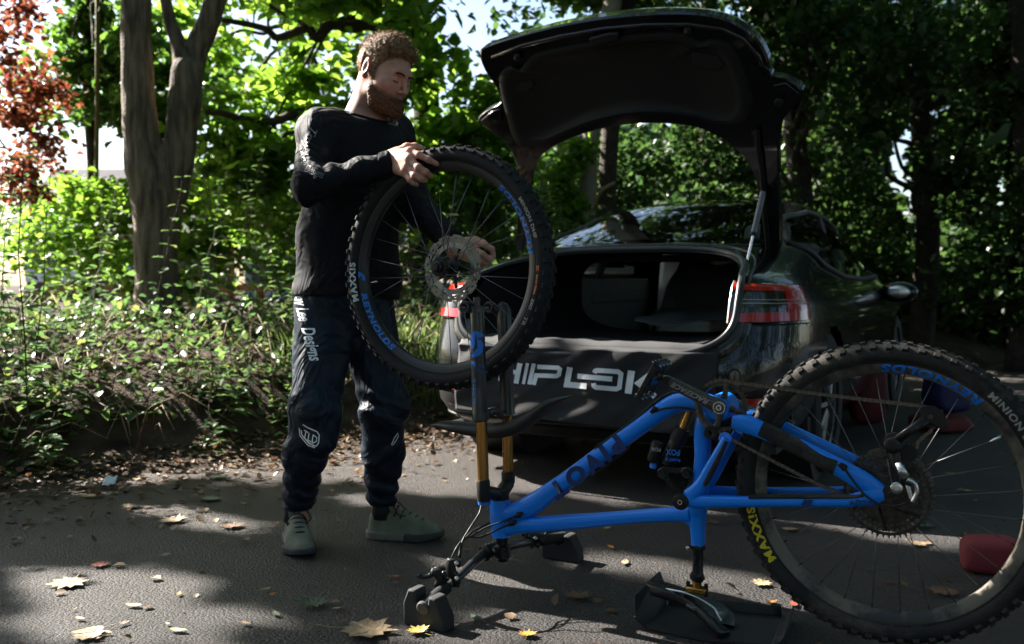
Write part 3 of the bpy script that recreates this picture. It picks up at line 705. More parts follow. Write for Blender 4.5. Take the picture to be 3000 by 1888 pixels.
# decals: down tube word and stay word, upside down as the bike stands
pa, pb = Bp(*K4(850,700), .026), Bp(*K4(1345,322), .026)
dx = (pa-pb).normalized(); dy = dx.cross(NB); dy = dy if dy.z < 0 else -dy
def on_tube(c, dx, dy, off): return lambda x, y: c + dx*x + dy*y - NB*off
text('frame_lettering', 'PIVOT', bike_navy, frame, on_tube((pa+pb)/2 + Vector((0,0,.0)), dx, dy, .0012), size=.064, bold=.0034, shear=0, spacing=1.35, sx=1.16)
c_ = Bp(*K6(812, 882), SO+.0135); text('stay_lettering', 'PLUS+', bike_navy, sw, on_tube(c_, -UB, Vector((0,0,-1)), .0006), size=.022, bold=.0006, shear=.3)
# rear wheel ------------------------------------------------------------
def make_wheel(holder, M, rear, rub, rimm):
    """wheel in its own frame: axle along y, near side is -y; holder is the object that owns the parts"""
    RO = .348 if True else 0
    def part(mb, name, mat, par=holder, sm=180, **k):
        o = mb.build(name, mat, par, sm, world=False, **k); return o
    t = MB(); prof = []
    for k in range(28):
        a = 2*math.pi*k/28; prof.append((.3295+.0285*math.cos(a)*(1 if math.cos(a) > 0 else .8), .0305*math.sin(a)))
    t.lathe(prof, (0,0,0), (0,1,0), 96, closed=True); tyre = part(t, 'tyre', rub)
    bead = MB()
    for sd in (-1, 1): bead.lathe([(.3095,sd*.0205),(.3125,sd*.0225),(.3145,sd*.021)], (0,0,0), (0,1,0), 96, closed=True)
    part(bead, 'bead_line', rub, holder)
    kn = MB(); nk = 62; knme = {}
    def knob(name, y, tilt, w_, l_, h_, r_):
        b = MB(); rot = Matrix.Rotation(tilt, 3, 'X')
        for sgn in (1,):
            x0, y0 = l_/2, w_/2
            vs = [(-x0,-y0,-h_),(x0,-y0,-h_),(x0,y0,-h_),(-x0,y0,-h_),(-x0*.78,-y0*.82,h_),(x0*.78,-y0*.82,h_),(x0*.78,y0*.82,h_),(-x0*.78,y0*.82,h_)]
            b.add([rot @ Vector(q) + Vector((0, y, r_)) for q in vs], [(4,5,6,7),(0,1,5,4),(1,2,6,5),(2,3,7,6),(3,0,4,7)])
        me = bpy.data.meshes.new('knob'); me.from_pydata([tuple(q) for q in b.v], [], b.f); me.materials.append(rub); return me
    rows = [(knob('k', -.0270, .85, .0125, .0155, .0042, .3475), 0, nk), (knob('k', .0270, -.85, .0125, .0155, .0042, .3475), .5, nk),
            (knob('k', -.0095, .2, .0125, .015, .0045, .3572), .25, nk), (knob('k', .0095, -.2, .0125, .015, .0045, .3572), .75, nk)]
    for me, ph, cnt in rows:
        for k in range(cnt):
            a = 2*math.pi*(k+ph)/cnt + random.uniform(-.006,.006)
            o = bpy.data.objects.new('knob', me); COL.objects.link(o); o.parent = tyre; o.rotation_euler = (0, a, 0)
    rim = MB(); rim.lathe([(.313,-.0195),(.3125,-.0165),(.305,-.0165),(.300,0),(.305,.0165),(.3125,.0165),(.313,.0195),(.300,.0185),(.287,.010),(.284,0),(.287,-.010),(.300,-.0185)], (0,0,0), (0,1,0), 96, closed=True)
    rimo = part(rim, 'rim', rimm, sm=30)
    hub = MB(); hub.lathe([(.006,-.056),(.0105,-.056),(.0105,-.047),(.017,-.044),(.017,-.036),(.028,-.034),(.028,-.029),(.015,-.024),(.0135,0),(.015,.024),(.028,.029),(.028,.034),(.017,.037),(.017,.045),(.0105,.048),(.0105,.056),(.006,.056)], (0,0,0), (0,1,0), 28)
    part(hub, 'hub', black_metal, sm=35)
    ns = 28
    for k in range(ns):
        sd = -1 if k % 2 else 1; ar = 2*math.pi*(k+.5)/ns; ah = ar + (.95 if (k//2) % 2 else -.95)
        p0 = Vector((.026*math.sin(ah), sd*.0315, .026*math.cos(ah))); p1 = Vector((.287*math.sin(ar), sd*.004, .287*math.cos(ar)))
        s_ = MB(); s_.tube([p0, p1], .00115, 6); part(s_, 'spoke', spoke_steel)
        s_ = MB(); s_.tube([p0.lerp(p1, .955), p1], .0017, 6); part(s_, 'spoke_nipple', black_metal)
    vl = MB(); av = 4.55 if not rear else 1.0; dv = Vector((math.sin(av), 0, math.cos(av)))
    vl.tube([dv*.286, dv*.270, dv*.262, dv*.252], [.0032,.0032,.0038,.0022], 8); part(vl, 'valve', silver)
    def arc(r0, a0, ccw, yoff, slope=0.0):       # angle measured clockwise from the top as seen from the near side
        def f(x, y):
            if ccw: rr = r0-y; a = a0 - x/r0
            else: rr = r0+y; a = a0 + x/r0
            return Vector((rr*math.sin(a), yoff(rr), rr*math.cos(a)))
        return f
    tyy = lambda rr: -(.0305*math.sqrt(max(0, 1-((rr-.3295)/(.0285 if rr > .3295 else .0228))**2))+.0009)
    rmy = lambda rr: -(.0195 - .0085*max(0, (.300-rr))/.013 + .0009)
    A = R
    def arctext(s, mat, r0, adeg, ccw, yf, size, bold, sx=1.0, spacing=1.0, shear=0.0, par=tyre, nm='tyre_lettering'):
        me = text_mesh(s, size, bold, shear, 0, spacing); split_long(me, .012); f = arc(r0, A(adeg), ccw, yf)
        for v in me.vertices: v.co = f(v.co.x*sx, v.co.y)
        me.materials.clear(); o = fin(nm, me, mat, par, 0, fixn=False)
    if rear:
        arctext('MAXXIS', decal_yellow, .3235, 246, False, tyy, .026, .0012, 1.35, 1.2)
        arctext('REYNOLDS', decal_blue, .2985, 19, True, rmy, .0255, .0012, 1.62, 1.15, .15, rimo, 'rim_lettering')
        arctext('MINION DHR', decal_grey, .3255, 55, False, tyy, .021, .0007, 1.2, 1.15)
    else:
        arctext('MAXXIS', decal_white, .3235, 262, False, tyy, .024, .0011, 1.25, 1.2)
        arctext('REYNOLDS', decal_blue, .2985, 235, True, rmy, .0215, .0010, 1.75, 1.15, .15, rimo, 'rim_lettering')
        arctext('REYNOLDS', decal_blue, .2985, 62, True, rmy, .0215, .0010, 1.9, 1.15, .15, rimo, 'rim_lettering')
        arctext('MINION DHF', decal_grey, .3245, 65, False, tyy, .0165, .0005, 1.25, 1.05)
        arctext('3C', decal_orange, .324, 91, False, tyy, .013, .0006); arctext('MAXX TERRA', decal_orange, .324, 99, False, tyy, .009, .0004)
        arctext('EXO', decal_grey, .324, 109, False, tyy, .015, .0004); arctext('TR', decal_grey, .324, 118, False, tyy, .017, .0004, 1.3)
        sq = MB(); f = arc(.2985, A(265), True, rmy)
        sq.add([f(x, y) for x, y in ((-.014,-.010),(.0,-.010),(.014,.004),(.014,.010),(-.002,.010),(-.014,-.004))], [(0,1,2,3,4,5)]); part(sq, 'rim_emblem', decal_blue, rimo, 0)
    # brake rotor
    sd = 1; y0 = sd*.040
    ro = MB(); nR = 72
    def ring(r0, r1, cond):
        for k in range(nR):
            if not cond(k): continue
            a, b = 2*math.pi*k/nR, 2*math.pi*(k+1)/nR
            q = [(rr*math.sin(t), yy, rr*math.cos(t)) for yy in (y0-.001, y0+.001) for rr, t in ((r0,a),(r1,a),(r1,b),(r0,b))]
            ro.add(q, [(0,1,2,3),(7,6,5,4),(0,3,7,4),(1,5,6,2),(0,4,5,1),(3,2,6,7)])
    ring(.0965,.101,lambda k: k % 6 < 4); ring(.092,.0965,lambda k: True); ring(.087,.092,lambda k: k % 3 != 1); ring(.0825,.087,lambda k: True); ring(.078,.0825,lambda k: k % 6 in (0,1))
    roo = part(ro, 'brake_rotor', steel_rotor, sm=30)
    cr = MB(); y1 = y0+sd*.0012
    cr.lathe([(.063,y1),(.078,y1),(.078,y1+sd*.003),(.063,y1+sd*.003)], (0,0,0), (0,1,0), 48, closed=True)
    part(cr, 'rotor_carrier', carrier_alloy, roo, 30)
    sp_ = MB()
    for k in range(5):
        a = 2*math.pi*k/5+.4; sp_.tube([(.018*math.sin(a-.25), y1, .018*math.cos(a-.25)), (.062*math.sin(a), y1, .062*math.cos(a))], [.007,.0055], 8, r2=[.003,.003], ref=(0,1,0))
    sp_.lathe([(.014,y1-.003),(.022,y1-.003),(.022,y1+.003),(.014,y1+.003)], (0,0,0), (0,1,0), 24, closed=True)
    part(sp_, 'rotor_spider', black_metal, roo, 40)
    return tyre
RM = Matrix.Translation(RAX) @ Matrix.Rotation(-BYAW, 4, 'Z')
rw = part_empty('rear_wheel', bike, RM)
make_wheel(rw, RM, True, rubber_mud, rim_mud)
# cassette
cas = part_empty('cassette', bike, RM)
sizes = [50,42,36,32,28,24,21,18,16,14,12,10]
for i, T in enumerate(sizes):
    r = T*.0127/2/math.pi; y = -.024-.0036*i; c = MB(); ri = max(.012, r-.011)
    outl = []
    for k in range(T):
        for (f_, rr) in ((0, r-.0035), (.28, r-.0035), (.42, r+.0035), (.58, r+.0035), (.72, r-.0035)):
            a = 2*math.pi*(k+f_)/T; outl.append((a, rr))
    n = len(outl); vs = []
    for yy in (y-.0011, y+.0011):
        vs += [(rr*math.sin(a), yy, rr*math.cos(a)) for a, rr in outl]; vs += [(ri*math.sin(a), yy, ri*math.cos(a)) for a, rr in outl]
    fs = []
    for k in range(n):
        l = (k+1) % n; fs += [(k, l, n+l, n+k), (2*n+l, 2*n+k, 3*n+k, 3*n+l), (k, 2*n+k, 2*n+l, l), (n+k, n+l, 3*n+l, 3*n+k)]
    c.add(vs, fs); c.build('cog', dark_metal, cas, 20, world=False)
c = MB()
for k in range(6):
    a = 2*math.pi*k/6
    c.tube([(.085*math.sin(a), -.0245, .085*math.cos(a)), (.03*math.sin(a+.5), -.05, .03*math.cos(a+.5))], .004, 6)
c.lathe([(.012,-.066),(.018,-.066),(.02,-.03),(.02,-.02),(.012,-.02)], (0,0,0), (0,1,0), 24); c.build('cassette_carrier', dark_metal, cas, world=False)
# crank, chainring, pedals
CO = .052
cre = part_empty('crankset', bike, PW[bike.name])
rc = Bp(*K5(958, 578), CO); rr0 = .0655; cc = MB()
outl = []
T = 32
ex = NB.cross(Vector((0,0,1))).normalized()
def pol(c, r, a, off=0.0): return c + UB*(r*math.sin(a)) + Vector((0,0,1))*(r*math.cos(a)) - NB*off
for k in range(T):
    for f_, q in ((0,-.003),(.3,-.003),(.45,.004),(.55,.004),(.7,-.003)): outl.append((2*math.pi*(k+f_)/T, rr0+q))
n = len(outl); vs = []
for of in (.0015, -.0015):
    vs += [pol(rc, q, a, of) for a, q in outl]; vs += [pol(rc, .0525, a, of) for a, q in outl]
fs = []
for k in range(n):
    l = (k+1) % n; fs += [(k, l, n+l, n+k), (2*n+l, 2*n+k, 3*n+k, 3*n+l), (k, 2*n+k, 2*n+l, l), (n+k, n+l, 3*n+l, 3*n+k)]
cc.add(vs, fs); cro = cc.build('chainring', dark_metal, cre, 25)
for k in range(4):
    a = 2*math.pi*k/4+.2; q = MB(); q.tube([pol(rc, .02, a, .003), pol(rc, .038, a+.03, .003), pol(rc, .056, a+.05, .002)], [.010,.0065,.011], 10, r2=.003, ref=NB); q.build('chainring_arm', dark_metal, cro)
ax_ = Bp(*K5(937, 588), .088); pe = Bp(*K5(455, 345), .098)
ca = MB(); ca.tube([ax_.lerp(pe, t) for t in (-.10,-.06,0,.1,.5,.85,.98,1.05,1.09)], [.010,.016,.0195,.0185,.0155,.0145,.0145,.010,.004], 20, ref=NB, r2=[.006,.008,.009,.009,.008,.0075,.0075,.006,.004], power=2.6)
cao = ca.build('crank_arm', carbon, cre, 180)
q = MB(); q.lathe([(.013,.0),(.0155,.0),(.0155,.003),(.013,.003)], ax_-NB*.0075, -NB, 24, closed=True); q.lathe([(.0035,0),(.0075,0),(.0075,.005),(.0035,.005)], ax_-NB*.0085, -NB, 18, closed=True); q.build('crank_bolt', silver, cao)
dxc = (pe-ax_).normalized(); dyc = -(dxc.cross(NB)); dyc = dyc if dyc.z < 0 else -dyc
text('crank_lettering', 'RACEFACE', decal_grey, cao, lambda x, y: ax_.lerp(pe, .52) + dxc*x + dyc*y - NB*.0092, size=.018, bold=.0006, shear=.3, sx=1.15)
fa = MB(); fpx = bb*2-pe; fpx = fpx  # far crank mirrored through the axle
axf = bb + NB*.085; pef = axf + (axf-NB*0 - axf) + ((bb+ (ax_-pe)) - bb); pef.z = axf.z + (ax_.z-pe.z)
fa.tube([axf.lerp(pef, t) for t in (-.08,0,.1,.5,.95,1.06)], [.010,.019,.018,.015,.014,.006], 16, ref=NB, r2=.008); fa.build('crank_arm', carbon, cre, 180)
def pedal(c, ang):
    pm = part_empty('pedal', bike, Matrix.Translation(c) @ Matrix.Rotation(-BYAW, 4, 'Z') @ Matrix.Rotation(ang, 4, 'Y'))
    b = MB()
    for x in (-.046, .046): b.box((x, 0, 0), (.011, .098, .016))
    for y in (-.046, .046): b.box((0, y, 0), (.082, .010, .014))
    b.box((0, 0, 0), (.022, .082, .018)); b.box((-.024, 0, 0), (.036, .008, .009)); b.box((.024, .0, 0), (.036, .008, .009))
    po = b.build('pedal_body', black_metal, pm, world=False, bevel=.002)
    for x in (-.046, .046):
        for y in (-.04, -.014, .014, .04):
            for z in (1, -1):
                b = MB(); b.tube([(x, y, z*.008), (x, y, z*.0135)], .0018, 6); b.build('pedal_pin', silver, po, world=False)
    b = MB(); b.tube([(0, .046, 0), (0, .066, 0)], .007, 10); b.build('pedal_axle', silver, po, world=False)
    return pm
pedal(Bp(*K5(345, 335), .160), R(118))
pf = pef + NB*.06; pedal(pf, R(80))
# chain
chn = part_empty('chain', bike, PW[bike.name])
path = [Bp(*K6(x, y), CO) for x, y in ((1082,446),(960,431),(800,414),(600,389),(420,364),(300,346),(230,340))]
arcp = [pol(rc, rr0+.0005, R(a)) for a in range(18, -172, -12)]
low = [Bp(*K5(x, y), CO) for x, y in ((905,792),(960,828),(1200,955),(1500,1112),(1750,1240),(1990,1358))]
full = path + arcp[0:] + low
up = [Bp(*K6(x, y), .058) for x, y in ((1020,520),(985,560),(1010,610),(1040,640))]
def links(P, pitch=.0127):
    P = [Vector(p) for p in P]; out = [P[0].copy()]; acc = 0; cur = P[0]
    for a, b in zip(P[:-1], P[1:]):
        d = (b-a).length; t = pitch-acc
        while t <= d: out.append(a.lerp(b, t/d)); t += pitch
        acc = d-(t-pitch)
    return out
def link_mesh(outer):
    b = MB(); w_ = .0032 if outer else .0023; th = .0009
    for s in (-1, 1):
        pts = []
        for k in range(9): a = math.pi/2+math.pi*k/8; pts.append((-.00635+.0043*math.cos(a), .0043*math.sin(a)))
        pts.append((0, -.0029))
        for k in range(9): a = -math.pi/2+math.pi*k/8; pts.append((.00635+.0043*math.cos(a), .0043*math.sin(a)))
        pts.append((0, .0029)); b.prism([(x, s*w_-th/2, z) for x, z in pts], (0, th, 0))
    for x in (-.00635, .00635): b.tube([(x, -w_-.0008, 0), (x, w_+.0008, 0)], .0022, 8)
    me = bpy.data.meshes.new('chain_link'); me.from_pydata([tuple(q) for q in b.v], [], b.f); me.materials.append(chain_steel); return me
LM = [link_mesh(True), link_mesh(False)]; Bi = PW[bike.name].inverted()
def lay(P):
    L = [Bi @ p for p in links(P)]
    for i, (a, b) in enumerate(zip(L[:-1], L[1:])):
        o = place('chain_link', LM[i % 2], chn, (a+b)/2, (0, -math.atan2(b.z-a.z, b.x-a.x), 0))
lay(full)
casp = [RAX - NB*.045 + UB*(.05*math.sin(R(a))) + Vector((0,0,.05*math.cos(R(a)))) for a in range(200, 20, -12)]
lay([Bp(*K6(1160, 470), .055), Bp(*K6(1120, 553), .058), Bp(*K6(1060, 600), .058), Bp(*K6(1045, 650), .058), Bp(*K6(1000, 690), .055)])
# guide idler by the chainring
q = MB(); p = Bp(*K5(858, 812), CO+.004); q.lathe([(.006,-.004),(.0185,-.004),(.0185,.004),(.006,.004)], p, -NB, 20, closed=True); q.prism([Bp(*K5(x, y), CO-.004) for x, y in ((800,770),(860,750),(1010,830),(1000,890),(930,900),(850,870),(800,850))], NB*.006); q.build('chain_guide', black_plastic, cre, bevel=.002)
# derailleur
dr = part_empty('derailleur', bike, PW[bike.name])
def dprism(K, pts, off, th, name, mat, par, bev=.002):
    return MB().prism([Bp(*K(x, y), off) for x, y in pts], NB*th).build(name, mat, par, 40, bevel=bev)
dprism(K6, [(1062,448),(1090,442),(1130,444),(1165,470),(1196,525),(1192,545),(1170,552),(1130,530),(1098,520),(1072,500)], .074, .004, 'cage_plate', black_metal, dr, .0015)
dprism(K6, [(1062,448),(1130,444),(1196,525),(1170,552),(1098,520)], .050, .003, 'cage_plate', black_metal, dr, .001)
q = MB(); q.tube([Bp(*K6(950, 606), .076), Bp(*K6(1010, 562), .076), Bp(*K6(1100, 502), .074)], [.011,.009,.011], 12, ref=NB, r2=.0045); q.build('cage_arm', black_metal, dr, 180)
def cyl(K, x, y, off, r, h, name, mat, par=None):
    q = MB(); p = Bp(*K(x, y), off); q.lathe([(r*.5,-h*.1),(r*.85,0),(r,.1*h),(r,.9*h),(r*.85,h),(r*.4,h*1.03)], p, -NB, 22); return q.build(name, mat, par or dr)
cyl(K6, 945, 618, .062, .0185, .022, 'clutch_cap', black_metal); cyl(K6, 948, 598, .056, .020, .014, 'clutch_body', black_metal)
cyl(K6, 1113, 496, .0745, .0062, .004, 'pulley_bolt', dark_metal)
for (x, y, r0) in ((1118, 505, .021), (1015, 655, .022)):
    q = MB(); p = Bp(*K6(x, y), .060); vs = []; T = 14; ol = []
    for k in range(T):
        for f_, dq in ((0,-.003),(.35,-.003),(.45,.002),(.55,.002),(.65,-.003)): ol.append((2*math.pi*(k+f_)/T, r0+dq))
    q.prism([pol(p, rr, a) for a, rr in ol], -NB*.004); q.build('jockey_wheel', black_plastic, dr, 25)
q = MB(); q.tube(spline([Bp(*K6(952, 648), .066), Bp(*K6(958, 690), .068), Bp(*K6(985, 760), .072), Bp(*K6(1000, 800), .070)], 5, False), [.014]*10+[.012]*6, 14, ref=NB, r2=.011); q.build('linkage_body', black_metal, dr, 180)
q = MB(); q.tube([Bp(*K6(968, 700), .082), Bp(*K6(1000, 770), .086)], [.008,.011], 10, ref=NB, r2=.004); q.build('linkage_plate', silver, dr, 180)
cyl(K6, 962, 810, .070, .0135, .012, 'mounting_bolt', silver)
q = MB(); q.tube(spline([Bp(*K6(1008, 775), .084), Bp(*K6(1040, 790), .082), Bp(*K6(1052, 830), .080), Bp(*K6(1030, 878), .080)], 5, False), .005, 8); q.build('cable_anchor', silver, dr, 180)
dprism(K6, [(1000,800),(1022,806),(1035,860),(1042,872),(1030,880),(1015,860)], .082, .004, 'linkage_finger', silver, dr)
dprism(K6, [(890,820),(925,832),(950,805),(975,815),(955,850),(910,862)], .068, .008, 'hanger', black_metal, dr)
q = MB(); q.tube(spline([Bp(*K6(725, 720), .075), Bp(*K6(765, 780), .075), Bp(*K6(820, 845), .08), Bp(*K6(890, 888), .085), Bp(*K6(960, 893), .088), Bp(*K6(1010, 880), .088)], 6, False), .0026, 8); q.build('shift_cable', black_plastic, bike, 180)
dprism(K6, [(692,710),(712,698),(740,712),(738,730),(720,740)], SO+.016, .006, 'cable_clip', black_plastic, dr)
# shock
shk = part_empty('shock', bike, PW[bike.name])
def sh_t(pts, off, name, mat, n=18):
    P = [Bp(*K5(x, y), off) for x, y, h in pts]; q = MB(); q.tube(P, [h/3.03*mmpx(p) for p, (x, y, h) in zip(P, pts)], n); return q.build(name, mat, shk, 40)
sh_t([(672,600,40),(600,795,40)], 0, 'shock_shaft', gold)
sh_t([(606,775,66),(598,795,74),(570,850,74),(556,885,74)], 0, 'air_sleeve_cap', black_plastic); sh_t([(556,885,64),(520,970,66),(470,1088,66)], 0, 'air_sleeve', black_metal)
sh_t([(388,895,48),(382,912,56),(345,1050,56),(340,1065,46)], .014, 'reservoir', black_plastic)
sh_t([(346,1085,30),(344,1120,33),(342,1130,20)], .02, 'rebound_knob', decal_blue)
pc = Bp(*K5(520, 985), .0285); dxs = (Bp(*K5(540, 930))-Bp(*K5(500, 1040))).normalized(); dys = dxs.cross(NB)
text('shock_label', 'FOX', decal_blue, shk, lambda x, y: pc - UB*.98*x*.9 + Vector((0,0,-1))*y, size=.021, bold=.0006)
text('shock_label', 'FLOAT X', decal_blue, shk, lambda x, y: pc + Vector((0,0,-.020)) - UB*x - Vector((0,0,1))*y, size=.010, bold=.0003)
text('reservoir_label', 'FOX', decal_grey, shk, lambda x, y: Bp(*K5(370, 960), .034) - UB*x - Vector((0,0,1))*y, size=.013, bold=.0004)
lk = part_empty('rocker_link', bike, PW[bike.name])
for off in (.020, -.026):
    outer_l = [(395,1130),(440,1112),(560,1130),(640,1112),(695,1150),(698,1200),(680,1300),(640,1360),(560,1370),(500,1290),(420,1215),(392,1175)]
    inn = [(500,1190),(590,1192),(655,1215),(640,1290),(600,1320),(545,1290)]
    b = bmesh.new(); q = MB(); no = len(outer_l)
    hole = [inn[min(range(6), key=lambda k: (inn[k][0]-x)**2+(inn[k][1]-y)**2)] for x, y in outer_l]
    hole = [(x+(hx-x)*.72, y+(hy-y)*.72) for (x, y), (hx, hy) in zip(outer_l, hole)]
    vs = [Bp(*K5(x, y), off+d) for d in (.005, -.001) for x, y in outer_l] + [Bp(*K5(x, y), off+d) for d in (.005, -.001) for x, y in hole]
    fs = []
    for k in range(no):
        l = (k+1) % no; fs += [(k, l, 2*no+l, 2*no+k), (no+k, 3*no+k, 3*no+l, no+l), (k, no+k, no+l, l), (2*no+k, 2*no+l, 3*no+l, 3*no+k)]
    q.add(vs, fs); q.build('link_plate', black_metal, lk, 40, bevel=.001)
for (x, y) in ((435,1170),(648,1165)):
    q = MB(); p = Bp(*K5(x, y), .018); q.lathe([(.0145,0),(.0145,.010),(.012,.012),(.011,.011),(.0085,.010),(.0085,.012),(.004,.012)], p, -NB, 22); q.build('link_bolt', black_metal, lk, 30)
# cables and ports on the frame
q = MB(); q.tube(spline([Bp(*K5(385, 612), .03), Bp(*K5(480, 592), .034), Bp(*K5(600, 590), .036), Bp(*K5(720, 615), .034)], 6, False), .0026, 8); q.build('brake_hose', black_plastic, bike, 180)
q = MB(); q.tube([Bp(*K5(325, 632), .026), Bp(*K5(360, 600), .028), Bp(*K5(395, 612), .026)], [.005,.009,.004], 12, ref=NB, r2=.004); q.build('hose_guide', black_plastic, frame, 180)
# seat post and saddle
def stube(pts, name, mat, off=0.0, par=bike, n=20):
    P = [Bp(*K7(x, y), off) for x, y, h in pts]; q = MB(); q.tube(P, [h/4.378*mmpx(p) for p, (x, y, h) in zip(P, pts)], n); return q.build(name, mat, par, 35)
stube([(1075,195,98),(1075,215,102),(1075,255,102),(1075,262,85)], 'seat_clamp', black_metal)
q = MB(); q.lathe([(.003,0),(.005,0),(.005,.012),(.003,.013)], Bp(*K7(955, 232), .012), -NB, 12); q.build('clamp_bolt', silver, bike)
sp = stube([(1072,230,72),(1070,560,70),(1065,570,84),(1065,600,86),(1063,602,98),(1063,632,98),(1062,636,86),(1062,655,84),(1060,668,66)], 'seat_post', black_metal)
stube([(1060,660,60),(1060,790,60)], 'post_shaft', gold, par=sp)
q = MB(); P_ = Bp(*K7(1060, 780)); q.box(P_, (.052,.030,.016), Matrix.Rotation(-BYAW, 3, 'Z')); q.build('rail_clamp', gold, sp, bevel=.004)
for dx_ in (-.024, .024):
    q = MB(); q.tube([P_+UB*dx_+Vector((0,0,-.014)), P_+UB*dx_+Vector((0,0,.018))], .0055, 10); q.build('clamp_bolt', black_metal, sp)
# saddle: upside down, nose to the left and up on the tray, tail wings low on the right
sd_ = part_empty('saddle', bike, PW[bike.name])
nose = Bp(*K7(430, 755)); tail = Bp(*K7(1500, 1250))
ax1 = (tail-nose); Ls = ax1.length; ax1.normalize(); lat = NB; upn = lat.cross(ax1).normalized(); upn = upn if upn.z > 0 else -upn
def sadl(u, v):
    t = u; wd = .020+.012*sstep(0,.25,t)+.044*sstep(.42,.92,t); 
    if t > .93: wd *= .94
    a = math.pi*(v*2-1); x = math.sin(a); edge = abs(x)
    y = wd*math.copysign(edge**.8, x)
    hgt = -.030*math.cos(a) if math.cos(a) > 0 else .004-.010*(1-edge)*0
    tend = min(1, 10*t+.15, 12*(1-t)+.15)
    curve = .014*math.sin(t*math.pi*1.1) - .012*sstep(.7,1,t)
    split = .030*sstep(.78,1,t)*(1-min(1, edge*1.5))   # notch between the tail wings
    return nose + ax1*(Ls*(t*1.04-.02) - split) + lat*(y*min(1,tend+.2)) + upn*(hgt*tend + curve + .012)
q = MB(); q.grid(sadl, 36, 36, cv=True); sado = q.build('saddle_shell', pbr('black_saddle_leather', (.012,.012,.014), .3, rvar=.1, nscale=30, bump=.08, bscale=300), sd_, 180)
for s in (-1, 1):
    q = MB(); P = [Bp(*K7(x, y), s*o) for x, y, o in ((600,765,.010),(760,790,.016),(900,820,.020),(1060,880,.020),(1180,950,.022),(1290,1030,.026),(1330,1110,.032),(1370,1180,.036))]
    q.tube(spline(P, 5, False), .0036, 10); q.build('saddle_rail', silver, sd_, 180)
text('saddle_lettering', 'PIVOT', decal_grey, sd_, lambda x, y: Bp(*K7(1000, 1015), .045) + ax1*x - upn*y*-1, size=.012, bold=.0002)
# handlebar, stem, lever
hb = part_empty('handlebar', bike, PW[bike.name])
barp = [at(*KB(x, y), D) for x, y, D in ((232,1095,2.425),(360,985,2.475),(500,860,2.525),(640,745,2.575),(780,610,2.64),(900,505,2.70),(1000,450,2.73),(1120,415,2.765),(1250,385,2.80),(1400,352,2.86),(1560,330,2.93),(1720,305,3.0),(1850,288,3.06))]
bs = spline(barp, 4, False); rads = [.0118+.0042*math.exp(-((i-24)/7)**2) for i in range(len(bs))]
q = MB(); q.tube(bs, rads, 18); q.build('bar', pbr('dark_carbon_bar', (.014,.015,.018), .35, coat=.3), hb, 180)
def grip(P, ridged=True):
    pp = spline(P, 16, False); q = MB(); q.tube(pp, [.0165 + (.0012 if i % 2 else -.0004) for i in range(len(pp))], 22); return q
q = grip(barp[:3]); q.build('grip', rubber, hb, 60); q = grip(barp[-3:]); q.build('grip', rubber, hb, 60)
d0 = (barp[0]-barp[1]).normalized(); q = MB(); q.lathe([(.0165,-.004),(.0178,-.002),(.0178,.004),(.014,.007),(.002,.0065)], barp[0], d0, 24); q.build('grip_end', pbr('grey_bar_end', (.06,.06,.062), .6), hb)
st = part_empty('stem', bike, PW[bike.name])
s0 = at(*KB(1135, 270), 2.70); s1 = at(*KB(1142, 545), 2.70)
q = MB(); q.tube([s0, s0.lerp(s1, .05), s0.lerp(s1, .35)], [.020,.0185,.0175], 20); q.build('headset_spacer', black_metal, st)
q = MB(); q.tube([s0.lerp(s1, .35), s0.lerp(s1, .42), s0.lerp(s1, .9), s0.lerp(s1, .96)], [.017,.0225,.0225,.017], 20); q.tube([s0.lerp(s1, .65), barp[6]], [.019,.021], 14, r2=.015, ref=Vector((0,0,1))); q.build('stem_body', black_metal, st, 40)
bd = (barp[7]-barp[5]).normalized(); q = MB(); q.tube([barp[6]-bd*.026, barp[6]-bd*.024, barp[6]+bd*.024, barp[6]+bd*.026], [.020,.0235,.0235,.020], 20); q.build('bar_clamp', black_metal, st, 40)
for s in (-1, 1):
    q = MB(); q.tube([barp[6]+bd*s*.018+Vector((0,0,.018)), barp[6]+bd*s*.018+Vector((0,0,.031))], .004, 10); q.build('clamp_bolt', silver, st)
q = MB(); q.tube([s0.lerp(s1, .95), s0.lerp(s1, 1.06)], [.018,.015], 18); q.build('top_cap', black_metal, st)
def lever(c, sgn, K, pts, D):
    lv = part_empty('brake_lever', bike, PW[bike.name])
    q = MB(); q.tube(spline([at(*K(x, y), D) for x, y in pts['body']], 5, False), [.013]*3+[.017]*(5*(len(pts['body'])-1)+1-6)+[.012]*3, 14, r2=.012); q.build('lever_body', black_plastic, lv, 180)
    q = MB(); q.tube(spline([at(*K(x, y), D+.01) for x, y in pts['blade']], 5, False), .0052, 10, r2=.0075); q.build('lever_blade', black_metal, lv, 180)
    q = MB(); P = [at(*K(x, y), D-.012) for x, y in pts['shift']]; q.tube(spline(P, 4, False), .009, 12, r2=.013); q.build('shifter', black_plastic, lv, 180)
    for (x, y) in pts['bits']:
        q = MB(); q.sphere(at(*K(x, y), D-.016), (.008,.006,.010), 10); q.build('lever_clamp', black_metal, lv, 180)
    for (x, y) in pts['chrome']:
        q = MB(); q.lathe([(.002,0),(.006,0),(.006,.006),(.002,.007)], at(*K(x, y), D-.03), (-.4,-.9,.2), 12); q.build('adjuster', silver, lv)
lever(None, 1, KB, dict(body=[(560,545),(545,610),(560,690),(600,770),(600,850)], blade=[(175,720),(230,742),(310,728),(335,690),(390,650),(480,640),(540,640)], shift=[(400,850),(430,770),(400,700),(330,690)], bits=[(470,720),(500,760),(610,720),(390,840),(640,600)], chrome=[(625,760),(622,585)]), 2.53)
